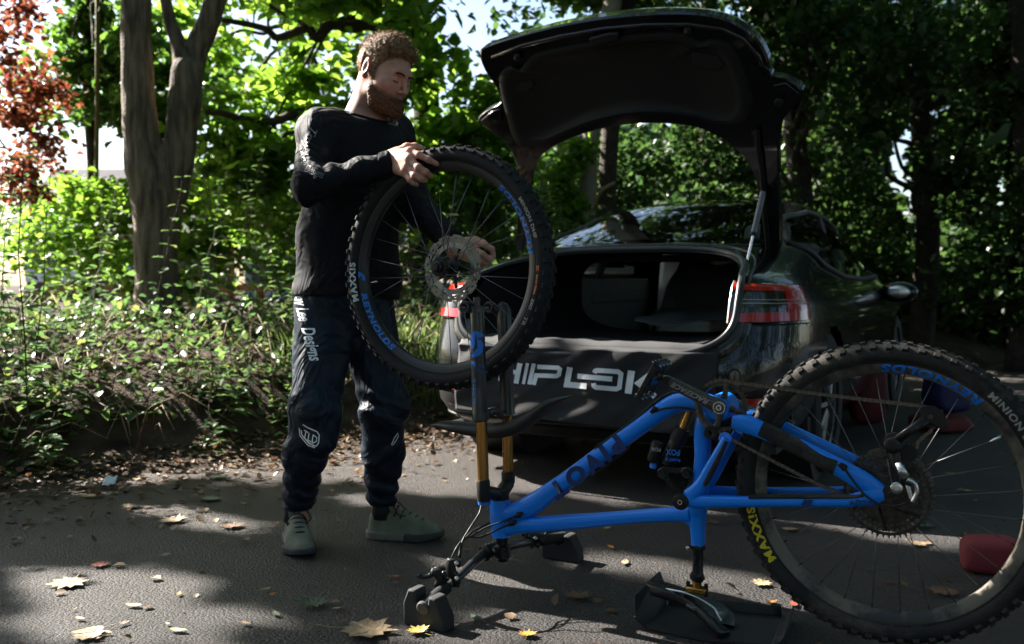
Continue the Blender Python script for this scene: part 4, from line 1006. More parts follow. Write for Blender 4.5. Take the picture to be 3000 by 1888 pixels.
lever(None, -1, KB, dict(body=[(1400,270),(1480,300),(1560,300),(1600,340)], blade=[(1360,255),(1420,262),(1500,262),(1580,275)], shift=[(1440,300),(1480,360),(1500,395)], bits=[(1580,330),(1540,380),(1460,290)], chrome=[(1525,300)]), 2.90)
def cable(K, pts, name='cable', r=.0026, mat=None):
    q = MB(); q.tube(spline([at(*K(x, y), D) for x, y, D in pts], 7, False), r, 8); q.build(name, mat or black_plastic, bike, 180)
cable(KB, [(560,530,2.52),(610,420,2.53),(690,320,2.56),(800,270,2.60),(950,180,2.63),(1150,110,2.64),(1310,40,2.65)])
cable(KB, [(655,530,2.53),(665,420,2.54),(690,330,2.56),(760,290,2.59),(880,290,2.62),(1050,220,2.64),(1240,130,2.65)])
cable(KB, [(640,520,2.52),(680,340,2.55),(760,200,2.58),(850,60,2.59),(885,-10,2.60),(905,-110,2.62),(930,-200,2.64)], 'brake_hose')
cable(KB, [(690,330,2.56),(790,230,2.60),(900,170,2.66),(1020,115,2.74)], 'cable')
for (x, y) in ((1330,35),(1255,125)):
    q = MB(); q.tube([Bp(*KB(x-60, y+25), .028), Bp(*KB(x, y), .030), Bp(*KB(x+42, y-18), .026)], [.004,.009,.004], 12, r2=.005, ref=NB); q.build('cable_guide', black_plastic, frame, 180)
# fork ------------------------------------------------------------------
fk = part_empty('fork', bike, PW[bike.name])
DN, DF = 2.625, 2.775
def ftube(pts, D, name, mat, par=fk, n=24, K=K3):
    P = [at(*K(x, y), D) for x, y, h in pts]; q = MB(); q.tube(P, [h/2.164*mmpx(p) if K is K3 else h/1.923*mmpx(p) for p, (x, y, h) in zip(P, pts)], n); return q.build(name, mat, par, 30)
fork_black = pbr('black_fork_paint', (.018,.018,.020), .38, coat=.3, wear=(.06,.06,.06), wscale=25, wth=.68, spec=.4)
lw = ftube([(317,262,22),(318,318,23),(319,322,42),(320,345,46),(325,560,46),(332,800,48),(338,985,50),(339,992,54),(344,1040,54),(345,1048,45)], DN, 'fork_lower', fork_black)
ftube([(346,1040,36),(352,1200,36),(360,1430,36)], DN, 'stanchion', gold)
lwf = ftube([(462,300,20),(480,325,40),(490,345,46),(498,560,45),(506,800,45),(514,985,45),(516,1005,48)], DF, 'fork_lower', fork_black)
ftube([(510,990,34),(514,1130,34),(517,1375,34)], DF, 'stanchion', gold)
for (x0, y0, D, nm) in ((255,325,DN,0), (405,325,DF,0)):
    q = MB(); c_ = at(*K3(x0-5, y0), D); q.lathe([(.010,-.012),(.0155,-.012),(.0165,-.008),(.0165,.008),(.0155,.012),(.010,.012)], c_, NB, 22, closed=True)
    q.tube([c_+UB*.012, at(*K3(x0+55, y0+40), D)], [.011,.016], 10, ref=NB, r2=.010); q.build('dropout', fork_black, fk, 40)
ftube([(356,1418,40),(358,1430,44),(362,1530,44),(363,1560,40)], DN, 'crown_leg', black_plastic); ftube([(516,1365,40),(517,1375,44),(518,1440,42)], DF, 'crown_leg', black_plastic)
q = MB(); ca_, cb_ = at(*K4(515, 655), DN), at(*K4(650, 610), DF); cm = at(*K4(607, 672), 2.69)
q.tube(spline([ca_, ca_.lerp(cm, .6), cm, cm.lerp(cb_, .5), cb_], 5, False), .020, 14, r2=.018); q.tube([cm+Vector((0,0,.015)), at(*K4(605, 712), 2.69)], [.026,.027], 18); q.build('crown', black_plastic, fk, 60)
q = MB(); q.tube([at(*K3(365,1556), DN), at(*K3(366,1575), DN)], [.019,.017], 18); q.build('air_cap', decal_blue, fk)
q = MB(); q.tube(spline([at(*K3(385,1000), DN+.02), at(*K3(430,985), 2.70), at(*K3(470,1010), DF-.03), at(*K3(510,1000), DF-.01)], 5, False), [.014]*16, 10, r2=.012); q.build('fork_arch', fork_black, fk, 180)
# mudguard: a bent plastic strip lying along the fork arch
q = MB(); fd = Vector((math.cos(R(29)), -math.sin(R(29)), 0)); fn_ = Vector((math.sin(R(29)), math.cos(R(29)), 0)); fo_ = at(*K3(430,1060), 2.70)
mp = spline([on_plane(*K3(x, y), fo_, fn_) for x, y in ((40,1068),(110,1072),(200,1085),(300,1100),(400,1108),(500,1100),(600,1066),(700,1000),(770,945),(850,910),(935,886))], 4, False)
hw = [q_.x for q_ in spline([(a, 0, 0) for a in (.002,.012,.017,.020,.022,.022,.021,.018,.014,.007,.001)], 4, False)]
q.tube(mp, hw, 18, ref=fn_, r2=[.012+.022*min(1, 6*min(i/len(mp), 1-i/len(mp))) for i in range(len(mp))], power=2.3); q.build('mudguard', pbr('scuffed_mudguard_plastic', (.014,.014,.015), .5, wear=(.10,.10,.10), wscale=30, wth=.66, bump=.1), fk, 180)
# fork decals, wrapped on the near lower leg
def onleg(x, y, e=.0014):                        # crop-K3 pixel on the near leg -> point on its surface
    c = 319+(y-330)*.0285; h = 46.5; dx_ = max(-.999, min(.999, (x-c)/h)); p = at(*K3(c, y), DN); k = h/2.164*mmpx(p)
    return p + Vector((1,0,0))*(dx_*(k+e)) + Vector((0,-1,0))*(math.sqrt(1-dx_*dx_)*(k+e))
def leg_poly(P, name, mat):
    bm = bmesh.new(); bm.faces.new([bm.verts.new((x, y, 0)) for x, y in P]); bmesh.ops.triangulate(bm, faces=bm.faces)
    for _ in range(3):
        es = [e for e in bm.edges if e.calc_length() > 14]
        if es: bmesh.ops.subdivide_edges(bm, edges=es, cuts=1); bmesh.ops.triangulate(bm, faces=bm.faces)
    bm.verts.index_update(); q = MB(); q.add([onleg(v.co.x, v.co.y) for v in bm.verts], [tuple(v.index for v in f.verts) for f in bm.faces]); bm.free(); q.build(name, mat, lw, 0)
leg_poly([(284,500),(292,480),(318,474),(322,490),(312,508),(310,560),(300,588),(284,586),(279,560)], 'leg_emblem', decal_blue)
leg_poly([(320,476),(345,484),(362,500),(366,516),(350,510),(334,506),(326,520),(318,512)], 'leg_emblem', decal_blue)
leg_poly([(318,515),(330,530),(338,570),(344,530),(352,575),(346,602),(338,588),(332,600),(324,575)], 'leg_emblem', decal_blue)
leg_poly([(352,540),(360,560),(356,600),(340,625),(312,640),(284,642),(284,632),(310,630),(334,616),(348,596)], 'leg_emblem', decal_blue)
leg_poly([(286,668),(312,664),(313,702),(302,702),(301,690),(288,692)], 'leg_stripe', decal_blue)
leg_poly([(322,668),(378,702),(379,722),(322,690)], 'leg_stripe', bike_navy); leg_poly([(300,714),(322,700),(380,742),(381,762),(330,732)], 'leg_stripe', bike_navy)
def legtext(s, cx, cy, size, mat, up=True, bold=.6):
    me = text_mesh(s, size, bold, .2); split_long(me, 10)
    Mi = PW[fk.name].inverted()
    for v in me.vertices: v.co = Mi @ onleg(cx+v.co.y*-1*-1*(-1), cy - v.co.x)
    me.materials.clear(); fin('leg_lettering', me, mat, lw, 0, fixn=False)
legtext('FACTORY 36', 307, 855, 27, decal_blue); legtext('36', 333, 345, 20, decal_orange, bold=.3)
# ================================================================== rests under the bike
foam = pbr('black_foam', (.020,.020,.022), .8, bump=.3, bscale=500)
def rest(loc, yaw, label):
    t = MB(); P = [(-.062,0),(.068,0),(.066,.035),(.040,.085),(.018,.088),(.014,.060),(-.004,.048),(-.022,.060),(-.024,.098),(-.048,.098),(-.064,.060)]
    t.prism([Vector((x, -.026, z)) for x, z in P], (0, .052, 0))
    o = t.build('handlebar_rest', foam, None, 30, bevel=.005, world=False); o.location = loc; o.rotation_euler = (0, 0, yaw); PW[o.name] = Matrix.Translation(loc) @ Matrix.Rotation(yaw, 4, 'Z')
    return tag(o, label, 'handlebar rest', 'foam rests under the handlebar grips')
a_ = barp[0].lerp(barp[1], .45); rest(Vector((a_.x, a_.y, 0)), R(-30), 'black foam block under the near grip with the grey bar end')
a_ = barp[-1].lerp(barp[-2], .2); rest(Vector((a_.x, a_.y, 0)), R(-30), 'black foam block under the far grip behind the blue frame')
tr = thing('saddle_tray', 'black folded plastic tray on the ground under the upside down saddle', 'saddle tray', on_ground(*K7(1150, 1350)), -BYAW)
trm = pbr('black_corrugated_plastic', (.014,.014,.016), .6, bump=.15, bscale=150)
def gz(x, y, z=0.004): return on_ground(*K7(x, y), z)
q = MB(); base = [gz(385,1275), gz(1150,1440), gz(2020,1520), gz(2150,1150), gz(1700,1060), gz(640,1000)]
q.prism(base, (0,0,.006)); q.build('tray_floor', trm, tr, 30)
w0, w1 = gz(385,1275), gz(640,1000); 
q = MB(); hgt = Vector((-.03,.0,.10)); q.prism([w0, w1, at(*K7(635, 740), (w1.y)), at(*K7(565, 548), w1.y-.005), at(*K7(235, 850), (w0.y+w1.y)/2), at(*K7(245, 1130), w0.y)], NB.cross(Vector((0,0,1)))*.006); q.build('tray_wall', trm, tr, 30)
q = MB(); l0, l1 = gz(2020,1520), gz(2150,1150)
lip0 = [l0.lerp(l1, t) for t in (0,.25,.5,.75,1)]
q.grid(lambda u, v: l0.lerp(l1, v)+Vector((.035*math.sin(u*1.5), 0, .035*(1-math.cos(u*1.5)) + .002)), 8, 5); q.build('tray_lip', trm, tr, 60).modifiers.new('solid', 'SOLIDIFY').thickness = .006
q = MB(); q.grid(lambda u, v: gz(700,1010).lerp(gz(2150,1150), v)+Vector((0,.01*u,.030*u)), 4, 12); q.build('tray_lip', trm, tr, 60).modifiers.new('solid', 'SOLIDIFY').thickness = .006
# ================================================================== front wheel, held by the man
WS = .36/.37
WC = CAM + (Vector((-.203, 2.858, .952))-CAM)*WS; WYAW, WLEAN = R(29.3), R(-2.3)
WM = Matrix.Translation(WC) @ Matrix.Rotation(-WYAW, 4, 'Z') @ Matrix.Rotation(WLEAN, 4, 'X')
fwl = thing('bicycle_wheel', 'front bicycle wheel with knobbly tyre and blue rim lettering held up over the fork', 'bicycle wheel', mat=WM)
make_wheel(fwl, WM, False, rubber, rim_black)
# ================================================================== the man
def _v(p): return np.array(p, np.float32)
def cap(P, a, b, ra, rb):
    a, b = _v(a), _v(b); ba = b-a; h = np.clip(((P-a)@ba)/max(1e-9, ba@ba), 0, 1)
    return np.linalg.norm(P-a-h[..., None]*ba, axis=-1) - (ra+(rb-ra)*h)
def chain(P, pts, k=.01):
    d = None
    for (a, ra), (b, rb) in zip(pts[:-1], pts[1:]):
        e = cap(P, a, b, ra, rb); d = e if d is None else smin(d, e, k)
    return d
def ell(P, c, r, B=None):
    q = P-_v(c)
    if B is not None: q = q@B
    r = _v(r); k0 = np.linalg.norm(q/r, axis=-1); k1 = np.linalg.norm(q/(r*r), axis=-1)
    return k0*(k0-1)/np.maximum(k1, 1e-6)
def smin(a, b, k):
    h = np.clip(.5+.5*(b-a)/k, 0, 1); return b+(a-b)*h - k*h*(1-h)
def smax(a, b, k): return -smin(-a, -b, k)
_w = [(rng.normal(size=3), rng.uniform(0, 6.28)) for _ in range(24)]
def nz(P, f, n=8, s=0):
    o = 0
    for w_, ph in _w[s:s+n]: o = o + np.sin((P@(w_*f).astype(np.float32))+ph)
    return o/n
def net(fn, lo, hi, h):
    lo, hi = np.array(lo, float), np.array(hi, float); n = np.ceil((hi-lo)/h).astype(int)+1
    ax = [lo[i]+h*np.arange(n[i]) for i in range(3)]
    G = np.stack(np.meshgrid(*ax, indexing='ij'), -1).astype(np.float32); V = fn(G); ins = V < 0
    C = np.zeros(tuple(n-1)+(3,)); K = np.zeros(tuple(n-1))
    for d in range(3):
        a = [slice(None)]*3; b = [slice(None)]*3; a[d] = slice(0, -1); b[d] = slice(1, None)
        va, vb = V[tuple(a)], V[tuple(b)]; cr = (va < 0) != (vb < 0)
        t = np.where(cr, va/np.where(cr, va-vb, 1), 0)
        pos = G[tuple(a)].astype(float).copy(); pos[..., d] += t*h; pos *= cr[..., None]
        o = [q for q in range(3) if q != d]
        for s0 in (0, 1):
            for s1 in (0, 1):
                sl_ = [slice(None)]*3; sl_[d] = slice(None); sl_[o[0]] = slice(s0, n[o[0]]-1+s0); sl_[o[1]] = slice(s1, n[o[1]]-1+s1)
                C += pos[tuple(sl_)]; K += cr[tuple(sl_)]
    act = K > 0; idx = -np.ones(act.shape, int); idx[act] = np.arange(act.sum()); vs = C[act]/K[act][:, None]; fs = []
    for d in range(3):
        o = [(d+1) % 3, (d+2) % 3]; a = [slice(1, -1)]*3; a[d] = slice(0, -1); b = list(a); b[d] = slice(1, None)
        va, vb = ins[tuple(a)], ins[tuple(b)]; cr = np.argwhere(va != vb); 
        if len(cr) == 0: continue
        base = cr.copy(); base[:, o[0]] += 1; base[:, o[1]] += 1
        q = []
        for s0, s1 in ((0,0),(1,0),(1,1),(0,1)):
            c = base.copy(); c[:, o[0]] -= s0; c[:, o[1]] -= s1; q.append(idx[c[:,0], c[:,1], c[:,2]])
        q = np.stack(q, 1); fl = va[tuple(cr.T)]; q[fl] = q[fl][:, ::-1]; fs.append(q)
    return vs, np.concatenate(fs)
def net_obj(name, fn, lo, hi, h, mat, parent, smooth=True):
    V, Fq = net(fn, lo, hi, h); M = PW[parent.name].inverted() if parent is not None else Matrix()
    A_ = np.array(M)[:3, :3]; V = V@A_.T + np.array(M.translation)
    me = fastmesh(name, V, Fq, mat, smooth)
    bm = bmesh.new(); bm.from_mesh(me); bmesh.ops.recalc_face_normals(bm, faces=bm.faces); bm.to_mesh(me); bm.free()
    o = bpy.data.objects.new(name, me); COL.objects.link(o)
    if parent is not None: o.parent = parent; PW[o.name] = PW[parent.name].copy()
    return o
def T3(p): return (p.x, p.y, p.z)
skin = pbr('skin', (.60,.32,.24), .45, col2=(.52,.255,.185), nscale=45, sss=.12, bump=.12, bscale=700, spec=.35)
_nt = skin.node_tree; _b = _nt.nodes['Principled BSDF']; _src = _b.inputs['Base Color'].links[0].from_socket
for _nm, _c, _k in (('lip', (.42,.15,.12), .8), ('stubble', (.11,.055,.03), .85)):
    _a = _nt.nodes.new('ShaderNodeAttribute'); _a.attribute_name = _nm; _m = _nt.nodes.new('ShaderNodeMix'); _m.data_type = 'RGBA'; _q = _nt.nodes.new('ShaderNodeMath'); _q.operation = 'MULTIPLY'; _q.inputs[1].default_value = _k
    _nt.links.new(_a.outputs['Fac'], _q.inputs[0]); _nt.links.new(_q.outputs[0], _m.inputs['Factor']); _nt.links.new(_src, _m.inputs['A']); _m.inputs['B'].default_value = C4(_c); _src = _m.outputs['Result']
_nt.links.new(_src, _b.inputs['Base Color'])
hair_m = pbr('brown_hair', (.13,.072,.034), .6, col2=(.36,.215,.11), nscale=90, bump=.6, bscale=260, spec=.3)
beard_m = pbr('auburn_beard', (.06,.026,.012), .65, col2=(.17,.07,.03), nscale=110, bump=.6, bscale=320, spec=.25)
shirt_m = pbr('black_jersey', (.006,.0065,.009), .72, fold=1.0, fscale=6, bump=.25, bscale=900, spec=.15, col2=(.010,.011,.015), nscale=8)
trouser_m = pbr('navy_trousers', (.005,.012,.025), .5, fold=1.0, fscale=5, bump=.2, bscale=700, col2=(.007,.016,.031), nscale=6, spec=.25)
shoe_m = pbr('olive_shoe_suede', (.13,.14,.095), .8, col2=(.19,.19,.145), nscale=25, bump=.3, bscale=400)
shoe_d = pbr('dark_shoe_rubber', (.03,.033,.036), .7, wear=(.10,.095,.085), wscale=20, wth=.58)
sole_m = pbr('tan_sole_rubber', (.17,.165,.125), .7, col2=(.12,.12,.10), nscale=30)
lace_m = pbr('black_laces', (.012,.012,.014), .8)
LAT = np.array((.55,.835,0), np.float32); FAC = np.array((.835,-.55,0), np.float32)
hipc = at(1012, 880, 3.2)
man = thing('person', 'bearded man in black jersey and dark trousers lowering a bicycle wheel into the fork', 'person', (-.58, 3.2, 0))
# ---- head frame
hy, hp, hr = R(57), R(24), R(-4)
HF = Vector((math.sin(hy)*math.cos(hp), -math.cos(hy)*math.cos(hp), -math.sin(hp)))
HL = Vector((0,0,1)).cross(HF).normalized(); HU = HF.cross(HL)
rl = Matrix.Rotation(hr, 3, HF); HL = rl @ HL; HU = rl @ HU
HC = at(1124, 222, 3.15)
HB = np.array((T3(HF), T3(HL), T3(HU)), np.float32).T       # columns: fwd, left, up
HS = .95                                        # head scale
def hl(P): return ((P-_v(T3(HC)))@HB)/HS
neckb = at(1070, 350, 3.165)
def sph(Q, c, r): return np.linalg.norm(Q-_v(c), axis=-1)-r
def head_d(Q, ears=True):
    d = ell(Q, (-.014,0,.036), (.098,.077,.088))
    d = smin(d, ell(Q, (.036,0,-.028), (.060,.060,.092)), .035)
    d = smin(d, ell(Q, (.046,0,-.086), (.044,.047,.030)), .03)
    d = smin(d, cap(Q, (.020,-.05,-.06), (.06,-.03,-.088), .018, .018), .03); d = smin(d, cap(Q, (.020,.05,-.06), (.06,.03,-.088), .018, .018), .03)
    d = smin(d, cap(Q, (.081,-.030,.030), (.081,.030,.030), .012, .012), .022)
    for s in (-1, 1):
        d = smin(d, sph(Q, (.058,s*.043,-.020), .026), .03)
        d = smax(d, -sph(Q, (.101,s*.033,.007), .0190), .012)
        d = smin(d, sph(Q, (.0765,s*.031,.006), .0145), .005)
        d = smin(d, cap(Q, (.0885,s*.020,.000), (.0845,s*.042,.0005), .0028, .0022), .004)   # lowered lid edge
        d = smin(d, cap(Q, (.092,s*.012,.027), (.085,s*.046,.028), .0055, .004), .008)
    d = smin(d, cap(Q, (.090,0,.022), (.118,0,-.024), .0065, .0098), .010)
    for s in (-1, 1):
        d = smin(d, sph(Q, (.104,s*.0120,-.030), .0075), .006)
        d = smax(d, -sph(Q, (.110,s*.007,-.040), .004), .004)
    d = smin(d, cap(Q, (.097,-.017,-.058), (.097,.017,-.058), .0065, .0065), .010)
    d = smin(d, cap(Q, (.095,-.014,-.0695), (.095,.014,-.0695), .0075, .0075), .010)
    d = smax(d, -cap(Q, (.107,-.022,-.0637), (.107,.022,-.0637), .0022, .0022), .003)
    d = smin(d, sph(Q, (.080,0,-.099), .020), .028)
    if ears:
        for s in (-1, 1):
            a_ = R(22)*s; B = np.array(((math.cos(a_), -math.sin(a_), 0), (math.sin(a_), math.cos(a_), 0), (0,0,1)), np.float32)
            e = ell(Q, (-.016,s*.0825,.004), (.0205,.0075,.034), B); e = smax(e, -ell(Q, (-.010,s*.0925,.006), (.0125,.008,.022), B), .004)
            e = smin(e, ell(Q, (-.006,s*.078,-.024), (.010,.006,.011)), .006); e = smin(e, sph(Q, (.004,s*.0785,-.002), .006), .006)
            d = smin(d, e, .008)
    return d
def neck_d(P):
    return smin(cap(P, T3(HC-HF*.030-HU*.045), T3(neckb), .056, .064), cap(P, T3(neckb), T3(neckb-Vector((0,0,.10))), .064, .07), .03)
def head_w(P): return smin(head_d(hl(P)), neck_d(P), .022)
KW = crop(1000, 400, 2.02); K2 = crop(800, 50, 1.893)
def fing(K, pts, rs): return [(T3(at(*K(x, y), D)), r_) for (x, y, D), r_ in zip(pts, rs)]
RF = [fing(KW, ((405,92,2.812),(460,110,2.785),(515,138,2.775),(566,164,2.782)), (.0118,.0105,.0095,.0080)),
      fing(KW, ((402,135,2.800),(456,184,2.772),(500,212,2.772),(530,236,2.785)), (.0118,.0108,.0098,.0082)),
      fing(KW, ((392,178,2.802),(434,232,2.776),(470,250,2.778),(498,262,2.790)), (.0112,.0102,.0092,.0078)),
      fing(KW, ((374,212,2.812),(407,258,2.790),(428,275,2.790),(446,286,2.797)), (.0102,.0090,.0080,.0070)),
      fing(KW, ((330,98,2.868),(388,66,2.868),(436,62,2.876),(476,72,2.885)), (.0150,.0135,.0115,.0090))]
rwr = at(*KW(285, 150), 2.872)
def rhand(P):
    d = None
    for i, f_ in enumerate(RF):
        e = chain(P, f_, .004)
        for (c, r_) in f_[1:-1]: e = smin(e, np.linalg.norm(P-_v(c), axis=-1)-r_*1.06, .004)
        d = e if d is None else smin(d, e, .0045)
    pal = None
    for i in range(4):
        wp = rwr + (at(*KW(300, 118+22*i), 2.868)-rwr)*.9
        e = cap(P, T3(wp), RF[i][0][0], .0185, .0150); pal = e if pal is None else smin(pal, e, .012)
    pal = smin(pal, cap(P, T3(rwr), RF[4][0][0], .024, .017), .015)
    for i in range(4): pal = smin(pal, np.linalg.norm(P-_v(RF[i][0][0])-_v((0,-.002,.001)), axis=-1)-.0135, .006)
    return smin(smin(d, pal, .008), cap(P, T3(rwr), T3(at(1105, 488, 2.868)), .0275, .032), .02)
LFg = [fing(K2, ((1112,1248,2.955),(1172,1262,2.93),(1214,1288,2.925),(1222,1322,2.93)), (.0112,.0102,.0092,.0080)),
       fing(K2, ((1108,1282,2.945),(1162,1318,2.915),(1200,1345,2.92),(1222,1332,2.94)), (.0112,.0104,.0094,.0080)),
       fing(K2, ((1098,1312,2.945),(1142,1350,2.92),(1178,1366,2.93),(1200,1350,2.95)), (.0106,.0098,.0088,.0076)),
       fing(K2, ((1084,1336,2.955),(1118,1370,2.935),(1150,1378,2.945),(1166,1362,2.96)), (.0098,.0088,.0078,.0068)),
       fing(K2, ((1070,1250,2.98),(1122,1238,2.965),(1166,1254,2.955),(1196,1284,2.95)), (.0140,.0125,.0108,.0088))]
lwr = at(*K2(1010, 1290), 3.0)
def lhand(P):
    d = None
    for f_ in LFg:
        e = chain(P, f_, .004); d = e if d is None else smin(d, e, .0045)
    pal = None
    for i in range(4):
        e = cap(P, T3(lwr), LFg[i][0][0], .021, .0145); pal = e if pal is None else smin(pal, e, .012)
    pal = smin(pal, cap(P, T3(lwr), LFg[4][0][0], .022, .015), .015)
    return smin(smin(d, pal, .008), cap(P, T3(lwr), T3(at(1296, 691, 3.05)), .025, .025), .02)
# ---- joints
Rs, Re, Rw = at(938, 385, 3.06), at(908, 545, 2.875), at(1152, 479, 2.868)
Ls_, Le, Lw = at(1150, 395, 3.33), at(1217, 612, 3.19), at(1322, 716, 3.0)
Rh, Rk, Rm_, Ra = at(955, 905, 3.14), at(926, 1190, 3.05), at(894, 1330, 3.13), at(874, 1475, 3.25)
Lh, Lk, Lm_, La = at(1066, 905, 3.26), at(1126, 1190, 3.18), at(1124, 1330, 3.23), at(1118, 1462, 3.31)
ZT = np.array([.80,.86,1.0,1.2,1.33,1.40,1.455,1.49,1.52]); AT = np.array([.20,.20,.188,.192,.198,.18,.135,.095,.075]); BT = np.array([.168,.168,.158,.15,.138,.115,.09,.075,.066])
CX = np.interp(ZT, [.8,1.5], [hipc.x-.005, neckb.x-.012]); CY = np.interp(ZT, [.8,1.5], [hipc.y, neckb.y+.012])
def torso(P, g=0.0):
    z = P[..., 2]; a = np.interp(z, ZT, AT)+g; b = np.interp(z, ZT, BT)+g; x = P[..., 0]-np.interp(z, ZT, CX); y = P[..., 1]-np.interp(z, ZT, CY)
    l = x*LAT[0]+y*LAT[1]; f_ = x*FAC[0]+y*FAC[1]
    return (np.sqrt((l/a)**2+(f_/b)**2)-1)*np.minimum(a, b)*.85
def shirt_d(P):
    d = torso(P)
    d = smin(d, cap(P, T3(neckb+Vector((0,0,-.075))), T3(Rs), .07, .072), .05); d = smin(d, cap(P, T3(neckb+Vector((0,0,-.075))), T3(Ls_), .07, .072), .05)
    d = smin(d, ell(P, (np.interp(1.3,ZT,CX)+.05*FAC[0], np.interp(1.3,ZT,CY)+.05*FAC[1], 1.29), (.12,.12,.13)), .06)
    ra = smin(cap(P, T3(Rs), T3(Re), .066, .051), cap(P, T3(Re), T3(Rw), .052, .039), .03)
    la = smin(cap(P, T3(Ls_), T3(Le), .070, .056), cap(P, T3(Le), T3(Lw), .056, .040), .03)
    # creases: rings round the arms near the elbow, drapes on the body
    ax1 = _v(T3((Re-Rs).normalized())); ax2 = _v(T3((Rw-Re).normalized()))
    t2 = (P-_v(T3(Re)))@ax2
    ra = ra + .0065*np.sin(t2*95+2.2*nz(P, 14, 6)*1.5)*np.exp(-((t2-.03)/.09)**2) + .005*nz(P, 26, 8, 6) + .004*np.sin(t2*70+nz(P,10,5)*4)*(t2 > .02)
    la = la + .005*nz(P, 24, 8, 4)
    d = smin(d, ra, .035); d = smin(d, la, .035)
    z = P[..., 2]
    dr = np.sin((P@LAT)*26 + (P@FAC)*14 + z*16 + 3*nz(P, 6, 6))
    d = d + .0055*dr*np.clip((1.30-z)/.2, 0, 1) + .004*nz(P, 18, 8, 10) + .004*np.sin(z*60+3*nz(P, 8, 6, 3))*np.clip((1.0-z)/.12, 0, 1)
    hem = .853 + .012*np.sin((P@LAT)*9) - z; d = smax(d, hem, .006)
    nk = (P-_v(T3(neckb+Vector((0,0,.004)))))@_v((-.18*FAC[0]*-1.6, -.18*FAC[1]*-1.6, .96)); d = smax(d, np.where(np.linalg.norm(P[..., :2]-_v(T3(neckb))[:2], axis=-1) < .12, nk, -1), .006)
    wc = (P-_v(T3(Rw)))@ax2; d = smax(d, np.where(np.linalg.norm(P-_v(T3(Rw)), axis=-1) < .09, wc+.002, -1), .003)
    ax3 = _v(T3((Lw-Le).normalized())); wl_ = (P-_v(T3(Lw)))@ax3; d = smax(d, np.where(np.linalg.norm(P-_v(T3(Lw)), axis=-1) < .09, wl_+.002, -1), .003)
    return d
def shirt_shell(P):
    d = shirt_d(P); return d
lo = (-.95, 2.76, .83); hi = (-.08, 3.52, 1.56)
shirt = net_obj('jersey', shirt_shell, lo, hi, .0068, shirt_m, man)
# ribbed collar and cuffs
cn = FAC; q = MB(); cpts = []
for k in range(40):
    a = 2*math.pi*k/40; p = neckb + Vector(T3(Vector(LAT)))*(.069*math.cos(a)) + Vector(FAC)*(.066*math.sin(a)+.002) + Vector((0,0,.006-.022*math.sin(a))); cpts.append(p)
q.tube(cpts, .0065, 8, closed=True, r2=.009); q.build('collar', shirt_m, shirt, 180)
for (a, b, r_) in ((Re, Rw, .0395), (Le, Lw, .039)):
    d_ = (b-a).normalized(); q = MB(); q.tube([b-d_*.035, b-d_*.02, b-d_*.002, b+d_*.002, b-d_*.001], [r_+.0015,r_+.0035,r_+.002,r_-.001,r_-.006], 24, cap=False); q.build('cuff', shirt_m, shirt, 180)
def trous(P):
    d = ell(P, (hipc.x, hipc.y, .86), (.175,.135,.15), np.array((LAT, FAC, (0,0,1)), np.float32).T)
    def leg(h, k, m, a, s):
        e = smin(cap(P, T3(h), T3(k), .106, .079), cap(P, T3(k), T3(m), .079, .070), .03); e = smin(e, cap(P, T3(m), T3(a), .070, .052), .03)
        z = P[..., 2]
        e = e + .0065*np.sin(z*50+8.0*nz(P, 8, 6, s)+(P@LAT)*40)*np.exp(-((z-k.z+.02)/.10)**2) + .0055*np.sin(z*66+9*nz(P, 9, 6, s+2)+(P@FAC)*45)*np.clip((.36-z)/.1, 0, 1) + .005*nz(P, 16, 8, s+5)
        return smax(e, a.z-.022-z, .006)
    d = smin(d, leg(Rh, Rk, Rm_, Ra, 0), .025); d = smin(d, leg(Lh, Lk, Lm_, La, 3), .025)
    d = smin(d, cap(P, T3(Rk+Vector((.045,-.03,-.01))), T3(Rk+Vector((.03,-.03,-.11))), .04, .045), .04)
    d = smax(d, P[..., 2]-.93, .01); return d
trs = net_obj('trousers', trous, (-.93, 2.88, .10), (-.20, 3.50, .96), .0066, trouser_m, man)
# ---- body: head, neck, hands in fine pieces, the rest inside the clothes; fused into one mesh
def body_piece(fn, lo, hi, h): return net(fn, lo, hi, h)
def box_of(pts, m):
    A_ = np.array([T3(Vector(p)) for p in pts]); return A_.min(0)-m, A_.max(0)+m
parts_ = []
parts_.append(net(lambda P: smax(head_w(P), neckb.z-.06-P[..., 2], .01), *box_of([HC, neckb], (.15)), .0030))
bxr = box_of([c for f_ in RF for c, r_ in f_]+[rwr, at(1105,488,2.868)], .04); parts_.append(net(rhand, *bxr, .0025))
bxl = box_of([c for f_ in LFg for c, r_ in f_]+[lwr, at(1295,690,3.03)], .04); parts_.append(net(lhand, *bxl, .0026))
def inner(P):
    d = smax(smax(torso(P, -.05), P[..., 2]-1.40, .02), .80-P[..., 2], .02); d = smin(d, ell(P, (hipc.x, hipc.y, .84), (.12,.09,.10), np.array((LAT, FAC, (0,0,1)), np.float32).T), .03)
    d = smin(d, cap(P, T3(neckb), T3(neckb-Vector((0,0,.12))), .055, .06), .03)
    for a, b, c, r_ in ((Rs, Re, Rw, .033), (Ls_, Le, Lw, .031)): d = smin(d, chain(P, [(T3(a), r_+.008), (T3(b), r_), (T3(c), .028)], .02), .02)
    for a, b, m, c in ((Rh, Rk, Rm_, Ra), (Lh, Lk, Lm_, La)): d = smin(d, chain(P, [(T3(a), .078), (T3(b), .052), (T3(m), .046), (T3(c), .036), (T3(c-Vector((0,0,.06))), .036)], .02), .02)
    return d
parts_.append(net(inner, (-1.1, 2.65, -.10), (.05, 3.7, 1.62), .010))
Vb = np.concatenate([p[0] for p in parts_]); off = np.cumsum([0]+[len(p[0]) for p in parts_[:-1]]); Fb = np.concatenate([p[1]+o for p, o in zip(parts_, off)])
